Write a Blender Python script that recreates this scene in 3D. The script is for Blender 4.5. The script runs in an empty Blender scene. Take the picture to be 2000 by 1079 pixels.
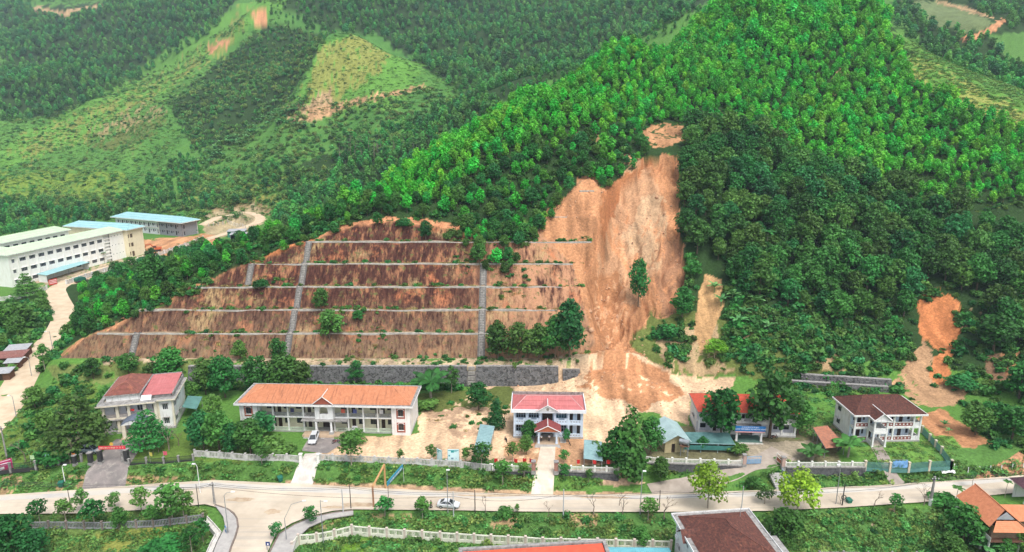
import bpy, math, random
import numpy as np
from mathutils import Vector, Matrix
random.seed(7); RNG = np.random.default_rng(11)
SC = bpy.context.scene
COL = SC.collection
# ---------------------------------------------------------------- camera, sky, sun, exposure
F = 1333.0; CX = 1000.0; CY = 539.5; TH = math.radians(14.4); CAMH = 75.0
cam = bpy.data.cameras.new('camera'); camo = bpy.data.objects.new('camera', cam); COL.objects.link(camo)
camo.location = (0, 0, CAMH); camo.rotation_euler = (math.pi/2 - TH, 0, 0)
cam.sensor_width = 36; cam.lens = F/2000*36; cam.clip_start = 1; cam.clip_end = 6000
SC.camera = camo
world = bpy.data.worlds.new('World'); SC.world = world; world.use_nodes = True
wn = world.node_tree; wn.nodes.clear()
sky = wn.nodes.new('ShaderNodeTexSky'); sky.sky_type = 'NISHITA'; sky.sun_disc = False
SUN_EL = math.radians(62); SUN_AZ = math.radians(150)
sky.sun_elevation = SUN_EL; sky.sun_rotation = SUN_AZ
sky.air_density = 1.0; sky.dust_density = 4.0; sky.ozone_density = 1.0
bg = wn.nodes.new('ShaderNodeBackground'); bg.inputs[1].default_value = 0.15
hs = wn.nodes.new('ShaderNodeHueSaturation'); hs.inputs['Saturation'].default_value = 0.5
wo = wn.nodes.new('ShaderNodeOutputWorld')
wn.links.new(sky.outputs[0], hs.inputs['Color']); wn.links.new(hs.outputs[0], bg.inputs[0]); wn.links.new(bg.outputs[0], wo.inputs[0])
sl = bpy.data.lights.new('sun', 'SUN'); sl.energy = 1.3; sl.angle = math.radians(24); sl.color = (1, .985, .96)
so = bpy.data.objects.new('sun', sl); COL.objects.link(so)
sd = Vector((math.sin(SUN_AZ)*math.cos(SUN_EL), math.cos(SUN_AZ)*math.cos(SUN_EL), math.sin(SUN_EL)))
so.rotation_euler = sd.to_track_quat('Z', 'Y').to_euler(); so.location = (0, 0, 300)
SC.view_settings.view_transform = 'Standard'; SC.view_settings.look = 'None'
SC.view_settings.exposure = 0.78; SC.view_settings.gamma = 1.0; SC.view_settings.use_curve_mapping = False

# ---------------------------------------------------------------- pixels to places
ct, st = math.cos(TH), math.sin(TH)
def ray(px, py):
    x = (px-CX)/F; y = (CY-py)/F
    return x, ct+y*st, -st+y*ct
def P(px, py, z=0.0):
    d = ray(px, py); t = (z-CAMH)/d[2]
    return Vector((d[0]*t, d[1]*t, z))
def PY(px, py, Y):
    d = ray(px, py); t = Y/d[1]
    return Vector((d[0]*t, Y, CAMH+d[2]*t))
def proj(X, Y, Z):
    z = Z-CAMH; dep = Y*ct-z*st; up = Y*st+z*ct
    return CX+F*X/dep, CY-F*up/dep

# ---------------------------------------------------------------- noise
def _hash(ix, iy, s):
    h = (ix.astype(np.int64)*374761393 + iy.astype(np.int64)*668265263 + s*1274126177) & 0x7fffffff
    h = ((h ^ (h >> 13))*1274126177) & 0x7fffffff
    return ((h ^ (h >> 16)) & 0xffff)/65535.0
def vn(x, y, s=0):
    ix = np.floor(x); iy = np.floor(y); fx = x-ix; fy = y-iy
    fx = fx*fx*(3-2*fx); fy = fy*fy*(3-2*fy)
    a = _hash(ix, iy, s); b = _hash(ix+1, iy, s); c = _hash(ix, iy+1, s); d = _hash(ix+1, iy+1, s)
    return (a*(1-fx)+b*fx)*(1-fy)+(c*(1-fx)+d*fx)*fy
def fbm(x, y, o=4, s=0):
    r = 0; a = .5
    for i in range(o):
        r = r+a*(vn(x, y, s+i)-.5); x = x*2.03+17.1; y = y*2.03-5.3; a *= .5
    return r*2      # about -1..1
def inpoly(px, py, poly):
    r = np.zeros(px.shape, bool); n = len(poly)
    for i in range(n):
        x0, y0 = poly[i]; x1, y1 = poly[(i+1) % n]
        if y0 == y1: continue
        c = ((py < y0) != (py < y1)) & (px < (x1-x0)*(py-y0)/(y1-y0)+x0)
        r ^= c
    return r
def segdist(X, Y, pts):
    """distance to a polyline and the interpolated third value"""
    best = np.full(X.shape, 1e9); val = np.zeros(X.shape)
    for a, b in zip(pts[:-1], pts[1:]):
        dx, dy = b[0]-a[0], b[1]-a[1]; L = dx*dx+dy*dy
        t = np.clip(((X-a[0])*dx+(Y-a[1])*dy)/L, 0, 1)
        d = np.hypot(X-a[0]-t*dx, Y-a[1]-t*dy); m = d < best
        best = np.where(m, d, best); val = np.where(m, a[2]+t*(b[2]-a[2]), val)
    return best, val
def polydist(X, Y, poly):
    """signed distance to a polygon in plan, negative inside"""
    d, _ = segdist(X, Y, [(p[0], p[1], 0) for p in poly]+[(poly[0][0], poly[0][1], 0)])
    return np.where(inpoly(X, Y, poly), -d, d)
def sst(a, b, x):
    t = np.clip((x-a)/(b-a), 0, 1); return t*t*(3-2*t)

# ---------------------------------------------------------------- terrain
# pixel, pixel, distance in front of the camera (m): the natural lie of the land
CTRL = [
 # spur crest above the cut, climbing to the right
 (120,690,190),(250,622,190),(400,556,196),(490,516,203),(610,470,211),(720,388,234),(850,305,262),(1000,218,290),(1200,112,325),(1430,4,365),(1600,-40,378),
 # slope between cut and crest
 (900,440,222),(1000,440,226),(1100,330,246),(1290,305,250),(1250,480,217),(1200,690,184),(1300,200,292),(1450,120,322),(1450,320,252),(1450,500,213),(1500,640,190),
 (1700,600,194),(1700,400,233),(1700,200,285),(1700,20,353),(1850,600,190),(1900,400,228),(1900,260,262),(2000,215,275),(1850,145,300),(1740,95,325),(2000,600,190),(2000,420,222),
 (2000,700,172),(1900,720,172),(1960,800,155),(1780,720,178),(1600,700,178),(2200,300,250),(2200,600,185),(2300,760,150),(2100,860,138),
 # far right hill
 (1850,22,560),(2000,20,600),(1950,60,480),(2000,150,400),(2200,200,420),(1900,110,450),
 # valley on the left
 (0,700,192),(0,830,149),(130,640,221),(60,600,245),(110,570,266),(300,495,344),(400,470,360),(20,420,440),(200,400,430),(300,500,335),(250,560,255),(330,560,240),
 (0,640,218),(-200,640,215),(-200,830,150),(-300,430,400),(-300,300,560),
 (400,392,450),(560,400,420),(480,425,415),(650,350,420),(860,260,430),(940,240,425),(760,330,400),
 (0,300,560),(150,270,600),(300,200,650),(400,120,700),(505,20,760),(480,250,560),(350,330,500),(100,350,500),
 (0,150,800),(150,130,780),(0,60,1000),(250,20,950),(400,40,850),(-200,100,900),
 # grassy knoll and the hills behind
 (700,67,600),(620,95,590),(640,200,540),(780,130,570),(810,200,520),(600,280,490),(700,250,490),(900,180,540),(540,330,455),
 (600,30,760),(850,60,760),(800,-10,860),(1000,80,700),(1050,20,800),(1200,40,700),(1255,76,480),(1100,150,440),(1330,30,480),(1000,190,430),
 (300,-60,1300),(900,-80,1200),(1500,-70,900),(2000,-50,900),(-300,-20,1300),(2500,0,900)]
WC = [  # plain positions: compound, road, fields, hidden ground
 (0,150,0),(-60,150,0),(60,150,0),(100,150,0),(-95,150,0),(0,165,0),(60,165,1),(-60,165,0),(0,125,-2.5),(-80,123,-2.5),(80,125,-2.5),(0,108,-4.5),(-70,108,-4),(70,108,-5),
 (0,70,-6),(-120,70,-6),(120,70,-6),(130,120,-2.5),(-130,125,-3),(150,100,-4),(-150,100,-4),
 (-60,178,5),(0,178,5),(30,178,5),(70,176,4),(-100,182,2),(-110,160,-1),
 (-80,270,14),(-40,300,28),(0,340,40),(40,360,48),(-120,250,4),(-150,300,0),(-195,300,0),(-240,300,0),(-190,360,1),
 (80,420,85),(160,430,100),(240,380,80),(300,330,70),(330,420,75),(420,300,60),(-330,300,2),(-420,420,8),(-600,300,20),
 (-60,640,96),(0,600,90),(80,540,100),(-340,780,108),(-450,820,90),(500,200,20),(-200,680,104),(-150,700,118)]
_pts = [tuple(PY(*c)) for c in CTRL]+[tuple(map(float, w)) for w in WC]
_A = np.array(_pts); _S = 100.0; _c2 = .14**2
def _ker(X, Y):
    return np.sqrt(((X[:, None]-_A[None, :, 0])/_S)**2+((Y[:, None]-_A[None, :, 1])/_S)**2+_c2)
_n = len(_A); _M = np.zeros((_n+3, _n+3)); _M[:_n, :_n] = _ker(_A[:, 0], _A[:, 1]) + np.eye(_n)*(-0.01)
_M[:_n, _n] = 1; _M[:_n, _n+1] = _A[:, 0]/_S; _M[:_n, _n+2] = _A[:, 1]/_S; _M[_n:, :_n] = _M[:_n, _n:].T
_w = np.linalg.solve(_M, np.r_[_A[:, 2], 0, 0, 0])
def natural(X, Y):
    out = np.empty(X.size); x = X.ravel(); y = Y.ravel()
    for i in range(0, x.size, 40000):
        a, b = x[i:i+40000], y[i:i+40000]
        out[i:i+40000] = _ker(a, b)@_w[:_n]+_w[_n]+_w[_n+1]*a/_S+_w[_n+2]*b/_S
    return out.reshape(X.shape)

# the benched cut: every bench edge runs across the slope at one distance
BZ = [5.0]; BY = [180.0]; BERM = 1.7; TANS = 1.22
for py in (652, 606, 561, 516, 473, 424, 374):
    d = ray(0, py); k = -d[2]/d[1]
    y0 = BY[-1]+(BERM if len(BY) > 1 else 0)
    Y = (CAMH-BZ[-1]+TANS*y0)/(k+TANS)
    BY.append(Y); BZ.append(BZ[-1]+TANS*(Y-y0))
_cy = [BY[0]]; _cz = [BZ[0]]
for i in range(1, len(BY)):
    _cy += [BY[i], BY[i]+BERM]; _cz += [BZ[i], BZ[i]]
_cy += [_cy[-1]+40]; _cz += [_cz[-1]+36]
def cutz(Y): return np.interp(Y, _cy, _cz)
def on_cut(px, py):
    d = ray(px, py); Ys = np.linspace(170, 290, 2400); zr = CAMH+Ys*d[2]/d[1]
    i = np.argmax(zr <= cutz(Ys)); return (d[0]/d[1]*Ys[i], Ys[i])
CUTPX = [(96,703),(150,676),(205,648),(262,617),(330,588),(400,556),(445,532),(490,514),(560,488),(600,472),(640,456),(700,440),(760,432),(840,436),(905,452),(960,470),(1040,462),(1075,420),(1100,392),(1130,350),(1150,345),(1186,372),(1176,430),(1170,470),(1140,540),(1150,610),(1165,660),(1150,700)]
CUT = [on_cut(*p) for p in CUTPX]+[(24, 178), (-108, 178)]
def px_poly(pts, z): return [tuple(P(a, b, z)[:2]) for a, b in pts]
ROADZ = -2.5
UP = [(-250,1003),(-100,982),(0,967),(150,957),(300,945),(420,938),(600,946),(725,953),(900,961),(1000,965),(1100,967),(1300,964),(1500,957),(1700,949),(1900,936),(2000,928),(2150,916),(2350,900)]
LO = [(-250,1032),(-100,1012),(0,1004),(150,1003),(300,995),(400,985),(560,1000),(685,995),(900,997),(1000,999),(1100,1000),(1300,1000),(1500,998),(1650,991),(1800,981),(1900,971),(2000,961),(2150,948),(2350,930)]
ROADP = [tuple(P(a, b, ROADZ)[:2]) for a, b in UP]+[tuple(P(a, b, ROADZ)[:2]) for a, b in LO[::-1]]
JUNC = [tuple(P(a, b, ROADZ)[:2]) for a, b in [(395,975),(400,985),(440,995),(462,1010),(465,1030),(455,1060),(440,1110),(420,1200),(490,1200),(505,1110),(522,1079),(540,1040),(570,1022),(605,1008),(650,998),(685,995),(690,980)]]
LROAD = [(-100,905,0),(-40,850,0),(10,795,0),(45,735,0),(75,690,0),(112,648,0),(125,612,0),(112,580,0),(112,563,0),(150,545,0),(210,524,0),(300,500,0),(400,469,.5),(455,452,1),(500,436,2),(507,424,3),(480,415,4),(430,424,3),(395,440,2)]
def nat_hit(px, py, y0, y1):
    d = ray(px, py); Ys = np.arange(y0, y1, .5); zr = CAMH+d[2]/d[1]*Ys; m = natural(d[0]/d[1]*Ys, Ys) >= zr; i = int(np.argmax(m)); return (d[0]/d[1]*Ys[i], Ys[i], float(zr[i]))
LROADW = [tuple(P(a, b, c)) if i < 12 else nat_hit(a, b, 330, 520) for i, (a, b, c) in enumerate(LROAD)]
YARD = [(-112,137),(-96,131.5),(-60,132.5),(-30,130.2),(10,129.5),(24,130),(34,134.5),(75,133),(112,135),(112,150),(106,171),(60,175),(20,175),(-75,174.5),(-95,165),(-106,150)]
DRIVES = [(w_, [tuple(P(*q)) for q in pts]) for w_, pts in (
    (4.4, [(228,893,0),(212,915,-.6),(196,960,-2.48)]), (2.4, [(612,886,0),(606,900,0),(596,922,-1.2),(583,950,-2.48)]), (2.2, [(1067,900,0),(1064,918,-.4),(1058,968,-2.48)]),
    (2.6, [(1500,898,0),(1460,908,-.3),(1420,925,-1.2),(1340,945,-2.1),(1270,956,-2.48)]), (1.6, [(1738,912,0),(1762,944,-2.4)]))]
SCH = [(-300,255),(-215,255),(-186,300),(-172,345),(-165,400),(-230,420),(-300,400)]
def terrain(X, Y, detail=True):
    X = np.asarray(X, float); Y = np.asarray(Y, float)
    Z = natural(X, Y)
    far = sst(300, 700, Y)
    # gullies and swells on the hillsides
    hill = sst(3, 18, Z)
    Z = Z+hill*(fbm(X*.018, Y*.018, 4, 3)*(2.2+9*far)+fbm(X*.09, Y*.09, 3, 9)*.7+sst(400, 560, Y)*(5-30*np.abs(fbm(X*.010+fbm(X*.004, Y*.004, 2, 14), Y*.006, 3, 13))))
    # valley floor by the school
    d = polydist(X, Y, SCH); w = 1-sst(0, 25, d); Z = Z*(1-w)+0.0*w
    # left lane
    d, v = segdist(X, Y, LROADW); w = 1-sst(3.2, 11, d); Z = Z*(1-w)+v*w
    # yards of the offices
    d = polydist(X, Y, YARD); w = 1-sst(-1, 4.2, d); Z = Z*(1-w)+0.0*w
    # sloping drives
    m = (Y > 112) & (Y < 142)
    if m.any():
        zm = Z[m]
        for hw_, pts in DRIVES:
            dd, v = segdist(X[m], Y[m], pts); w = 1-sst(hw_, hw_+1.6, dd); zm = zm*(1-w)+v*w
        Z[m] = zm
    # main road and junction
    d = np.minimum(polydist(X, Y, ROADP), polydist(X, Y, JUNC)); w = 1-sst(.0, 3.6, d); Z = Z*(1-w)+(ROADZ-.35)*w
    # fields south of the road
    w = (1-sst(110.5, 115, Y+.02*X))*sst(3, 6, d); Z = Z*(1-w)+(-4.6)*w
    # cut slope
    near = (Y > 160) & (Y < 300) & (np.abs(X) < 160)
    d = np.full(X.shape, 99.0); d[near] = polydist(X[near], Y[near], CUT)
    w = 1-sst(-.4, 3.0, d+fbm(X*.25, Y*.25, 2, 5)*.8)
    Z = Z*(1-w)+cutz(Y)*w
    # ledge behind the stone retaining wall
    w = (1-sst(.1, .9, np.abs(Y-177.0)-2.9))*(1-sst(30, 44, X))*sst(-102, -92, X); Z = Z*(1-w)+np.minimum(5.0, Z+5*w)*w
    if detail:
        px, py = proj(X, Y, Z)
        # slide scar: rills down the fall line; heaped debris below
        sc = inpoly(px+fbm(X*.3, Y*.3, 3, 24)*11, py+fbm(X*.3+7, Y*.3, 3, 25)*8, SCAR) & (Y < 262)
        wv = fbm(X*.06, Y*.05, 3, 8)*3; r = np.abs(fbm(X*.16+wv, Y*.03, 3, 21)); r2 = np.abs(fbm(X*.45+wv*2, Y*.10, 3, 22))
        Z = Z-sc*(2.4*(1-np.clip(r*7, 0, 1))+1.1*(1-np.clip(r2*6, 0, 1)))-sc*(.4+2.6*sst(188, 206, Y)*(.6+.8*sst(-.3, .4, fbm(X*.05, Y*.03, 2, 23))))-sc*np.abs(fbm(X*.35, Y*.35, 3, 26))*.7
        fan = np.exp(-((X-27)/11)**2-((Y-172)/10)**2)*3.6*sst(156, 164, Y)
        fan2 = np.exp(-((X-32)/16)**2-((Y-168)/8)**2)*1.4*sst(154, 160, Y)
        Z = Z+fan+fan2+(fan+fan2 > .3)*np.abs(fbm(X*.5, Y*.5, 3, 4))*.9
        for cx_, cy_, rx_, ry_, dp in SCOOPS:
            g = np.exp(-((X-cx_)/rx_)**2-((Y-cy_)/ry_)**2); Z = Z-dp*g
        Z = Z+fbm(X*.5, Y*.5, 2, 31)*.12*sst(-1, .3, np.abs(Z)*1.0-.15)
    return Z
SCAR = [(1262,308),(1325,305),(1332,360),(1322,430),(1334,480),(1336,560),(1316,612),(1290,620),(1270,610),(1250,645),(1232,675),(1240,700),(1160,700),(1168,640),(1150,560),(1140,520),(1160,470),(1170,420),(1190,372),(1225,350)]
SCOOPS = [(tuple(PY(1835,610,188))[0], 190, 7, 8, 4.0), (tuple(PY(1385,590,196))[0], 198, 4, 9, 2.0), (tuple(PY(1290,255,268))[0], 270, 9, 5, 2.0)]
def TZ(x, y):
    return float(terrain(np.array([x]), np.array([y]))[0])
def hit(px, py, y0=90., y1=1100.):
    """where the line of sight through a pixel meets the land"""
    d = ray(px, py); Ys = np.r_[np.arange(y0, min(y1, 320), .5), np.arange(320, y1, 2.)] if y1 > 320 else np.arange(y0, y1, .5)
    Xs = d[0]/d[1]*Ys; zr = CAMH+d[2]/d[1]*Ys; tz = terrain(Xs, Ys); m = tz >= zr
    i = int(np.argmax(m)) if m.any() else len(Ys)-1
    return Vector((Xs[i], Ys[i], tz[i]))
# ---------------------------------------------------------------- materials
MATS = {}
def nmat(name):
    m = bpy.data.materials.new(name); m.use_nodes = True; nt = m.node_tree; nt.nodes.clear()
    return m, nt, nt.nodes, nt.links
def surf(name, c1, c2=None, scale=1.0, rough=.8, stretch=(1, 1, 1), bump=0.0, c3=None, metal=0.0, lo=.4, hi=.6, spec=.3, s3=None):
    """plain surface of one stuff: two tones mixed by noise, a third as stains running down"""
    if name in MATS: return MATS[name]
    m, nt, N, L = nmat(name)
    out = N.new('ShaderNodeOutputMaterial'); b = N.new('ShaderNodeBsdfPrincipled'); L.new(b.outputs[0], out.inputs[0])
    b.inputs['Roughness'].default_value = rough; b.inputs['Metallic'].default_value = metal; b.inputs['Specular IOR Level'].default_value = spec
    c2 = c2 or tuple(x*.8 for x in c1)
    tc = N.new('ShaderNodeTexCoord'); mp = N.new('ShaderNodeMapping'); mp.inputs['Scale'].default_value = stretch
    L.new(tc.outputs['Object'], mp.inputs[0])
    nz = N.new('ShaderNodeTexNoise'); nz.inputs['Scale'].default_value = scale; nz.inputs['Detail'].default_value = 6; nz.inputs['Roughness'].default_value = .65
    L.new(mp.outputs[0], nz.inputs['Vector'])
    mr = N.new('ShaderNodeMapRange'); mr.inputs[1].default_value = lo; mr.inputs[2].default_value = hi; L.new(nz.outputs[0], mr.inputs[0])
    mx = N.new('ShaderNodeMix'); mx.data_type = 'RGBA'; mx.inputs[6].default_value = (*c1, 1); mx.inputs[7].default_value = (*c2, 1)
    L.new(mr.outputs[0], mx.inputs[0]); cur = mx.outputs[2]
    if c3:
        mp2 = N.new('ShaderNodeMapping'); mp2.inputs['Scale'].default_value = s3 or (1.3, 1.3, .16); mp2.inputs['Location'].default_value = (3, 7, 1)
        L.new(tc.outputs['Object'], mp2.inputs[0])
        n2 = N.new('ShaderNodeTexNoise'); n2.inputs['Scale'].default_value = 1.6; n2.inputs['Detail'].default_value = 7; n2.inputs['Roughness'].default_value = .7
        L.new(mp2.outputs[0], n2.inputs['Vector'])
        m2 = N.new('ShaderNodeMapRange'); m2.inputs[1].default_value = .52; m2.inputs[2].default_value = .72; L.new(n2.outputs[0], m2.inputs[0])
        x2 = N.new('ShaderNodeMix'); x2.data_type = 'RGBA'; x2.inputs[7].default_value = (*c3, 1)
        L.new(m2.outputs[0], x2.inputs[0]); L.new(cur, x2.inputs[6]); cur = x2.outputs[2]
    L.new(cur, b.inputs['Base Color'])
    if bump:
        bp = N.new('ShaderNodeBump'); bp.inputs['Strength'].default_value = .6; bp.inputs['Distance'].default_value = bump
        L.new(nz.outputs[0], bp.inputs['Height']); L.new(bp.outputs[0], b.inputs['Normal'])
    MATS[name] = m; return m
def leafmat(name, c, var=.35, hue=.03, trans=.3, spec=.25):
    """foliage: tint varies leaf by leaf and plant by plant"""
    m, nt, N, L = nmat(name)
    out = N.new('ShaderNodeOutputMaterial')
    oi = N.new('ShaderNodeObjectInfo'); at = N.new('ShaderNodeAttribute'); at.attribute_name = 'tint'
    mr = N.new('ShaderNodeMapRange'); mr.inputs[3].default_value = 1-var; mr.inputs[4].default_value = 1+var; L.new(oi.outputs['Random'], mr.inputs[0])
    m2 = N.new('ShaderNodeMapRange'); m2.inputs[3].default_value = .55; m2.inputs[4].default_value = 1.5; L.new(at.outputs['Fac'], m2.inputs[0])
    mu = N.new('ShaderNodeMath'); mu.operation = 'MULTIPLY'; L.new(mr.outputs[0], mu.inputs[0]); L.new(m2.outputs[0], mu.inputs[1])
    wn_ = N.new('ShaderNodeTexWhiteNoise'); wn_.noise_dimensions = '1D'; L.new(oi.outputs['Random'], wn_.inputs['W'])
    mh = N.new('ShaderNodeMapRange'); mh.inputs[3].default_value = .5-hue; mh.inputs[4].default_value = .5+hue; L.new(wn_.outputs['Value'], mh.inputs[0])
    h = N.new('ShaderNodeHueSaturation'); h.inputs['Color'].default_value = (*c, 1); L.new(mu.outputs[0], h.inputs['Value']); L.new(mh.outputs[0], h.inputs['Hue'])
    b = N.new('ShaderNodeBsdfPrincipled'); b.inputs['Roughness'].default_value = .55; b.inputs['Specular IOR Level'].default_value = spec
    L.new(h.outputs[0], b.inputs['Base Color'])
    t = N.new('ShaderNodeBsdfTranslucent'); L.new(h.outputs[0], t.inputs[0])
    mx = N.new('ShaderNodeMixShader'); mx.inputs[0].default_value = trans; L.new(b.outputs[0], mx.inputs[1]); L.new(t.outputs[0], mx.inputs[2])
    L.new(mx.outputs[0], out.inputs[0]); MATS[name] = m; return m

# ---------------------------------------------------------------- mesh builder
class MB:
    def __init__(s): s.v = []; s.f = []; s.M = None
    def add(s, vs, fs):
        o = len(s.v)
        if s.M is not None: vs = [tuple(s.M@Vector(v)) for v in vs]
        s.v += [tuple(v) for v in vs]; s.f += [tuple(i+o for i in f) for f in fs]; return s
    def box(s, x0, x1, y0, y1, z0, z1):
        return s.add([(x0,y0,z0),(x1,y0,z0),(x1,y1,z0),(x0,y1,z0),(x0,y0,z1),(x1,y0,z1),(x1,y1,z1),(x0,y1,z1)],
                     [(0,3,2,1),(4,5,6,7),(0,1,5,4),(1,2,6,5),(2,3,7,6),(3,0,4,7)])
    def poly(s, pts): return s.add(pts, [tuple(range(len(pts)))])
    def prism(s, pts, z0, z1):
        n = len(pts); return s.add([(a,b,z0) for a,b in pts]+[(a,b,z1) for a,b in pts],
            [tuple(range(n))[::-1], tuple(range(n, 2*n))]+[(i,(i+1)%n,n+(i+1)%n,n+i) for i in range(n)])
    def prism_y(s, pts, y0, y1):
        """profile in x,z swept along y"""
        n = len(pts); return s.add([(a,y0,b) for a,b in pts]+[(a,y1,b) for a,b in pts],
            [tuple(range(n)), tuple(range(n, 2*n))[::-1]]+[(i,n+i,n+(i+1)%n,(i+1)%n) for i in range(n)])
    def prism_x(s, pts, x0, x1):
        n = len(pts); return s.add([(x0,a,b) for a,b in pts]+[(x1,a,b) for a,b in pts],
            [tuple(range(n))[::-1], tuple(range(n, 2*n))]+[(i,(i+1)%n,n+(i+1)%n,n+i) for i in range(n)])
    def tube(s, pts, radii, n=6, cap=True):
        pts = [Vector(p) for p in pts]; V = []; Fc = []
        if not hasattr(radii, '__len__'): radii = [radii]*len(pts)
        for i, p in enumerate(pts):
            d = (pts[min(i+1, len(pts)-1)]-pts[max(i-1, 0)]).normalized()
            a = d.orthogonal().normalized() if abs(d.z) > .99 else d.cross(Vector((0,0,1))).normalized(); b = d.cross(a)
            for k in range(n):
                t = 2*math.pi*k/n; V.append(p+(a*math.cos(t)+b*math.sin(t))*radii[i])
        for i in range(len(pts)-1):
            for k in range(n): Fc.append((i*n+k, i*n+(k+1)%n, (i+1)*n+(k+1)%n, (i+1)*n+k))
        if cap: Fc += [tuple(range(n))[::-1], tuple(range((len(pts)-1)*n, len(pts)*n))]
        return s.add(V, Fc)
    def slab(s, a, b, c, d, t):
        """thick quad: a,b,c,d counter-clockwise seen from outside, thickness t inward"""
        a, b, c, d = map(Vector, (a, b, c, d)); n = (b-a).cross(d-a).normalized()*t
        return s.add([a,b,c,d,a-n,b-n,c-n,d-n], [(0,1,2,3),(7,6,5,4),(0,4,5,1),(1,5,6,2),(2,6,7,3),(3,7,4,0)])
    def mesh(s, name, mat, smooth=False):
        me = bpy.data.meshes.new(name); me.from_pydata(s.v, [], s.f); me.update()
        if mat: me.materials.append(mat)
        if smooth: me.polygons.foreach_set('use_smooth', [True]*len(me.polygons))
        return me
    def build(s, name, mat, parent=None, smooth=False):
        o = bpy.data.objects.new(name, s.mesh(name, mat, smooth)); COL.objects.link(o); o.parent = parent; return o
def npmesh(name, v, f, mat=None, tint=None):
    """mesh from arrays of quads or triangles"""
    me = bpy.data.meshes.new(name); k = f.shape[1]
    me.vertices.add(len(v)); me.vertices.foreach_set('co', np.ascontiguousarray(v, np.float32).ravel())
    me.loops.add(f.size); me.loops.foreach_set('vertex_index', np.ascontiguousarray(f, np.int32).ravel())
    me.polygons.add(len(f)); me.polygons.foreach_set('loop_start', np.arange(0, f.size, k, dtype=np.int32))
    if tint is not None:
        a = me.attributes.new('tint', 'FLOAT', 'FACE'); a.data.foreach_set('value', np.asarray(tint, np.float32))
    if mat: me.materials.append(mat)
    me.update(calc_edges=True); return me
def tag(o, label=None, cat=None, group=None, kind=None):
    if label: o['label'] = label
    if cat: o['category'] = cat
    if group: o['group'] = group
    if kind: o['kind'] = kind
    return o
def thing(name, label, cat, loc=(0,0,0), rz=0.0, group=None):
    o = bpy.data.objects.new(name, None); COL.objects.link(o); o.location = loc; o.rotation_euler = (0,0,rz); o.empty_display_size = .3
    return tag(o, label, cat, group)
def obj(name, me, parent=None, loc=None, rz=0.0, sc=None):
    o = bpy.data.objects.new(name, me); COL.objects.link(o); o.parent = parent
    if loc is not None: o.location = loc
    if rz: o.rotation_euler = (0,0,rz)
    if sc is not None: o.scale = sc if hasattr(sc, '__len__') else (sc,sc,sc)
    return o
# ---------------------------------------------------------------- the land
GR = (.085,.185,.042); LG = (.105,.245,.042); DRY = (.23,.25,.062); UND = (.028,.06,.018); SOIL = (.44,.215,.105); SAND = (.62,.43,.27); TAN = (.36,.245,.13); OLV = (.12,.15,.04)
ORG = (.50,.19,.075); PATH = (.60,.46,.30); MUD = (.22,.15,.09)
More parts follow.
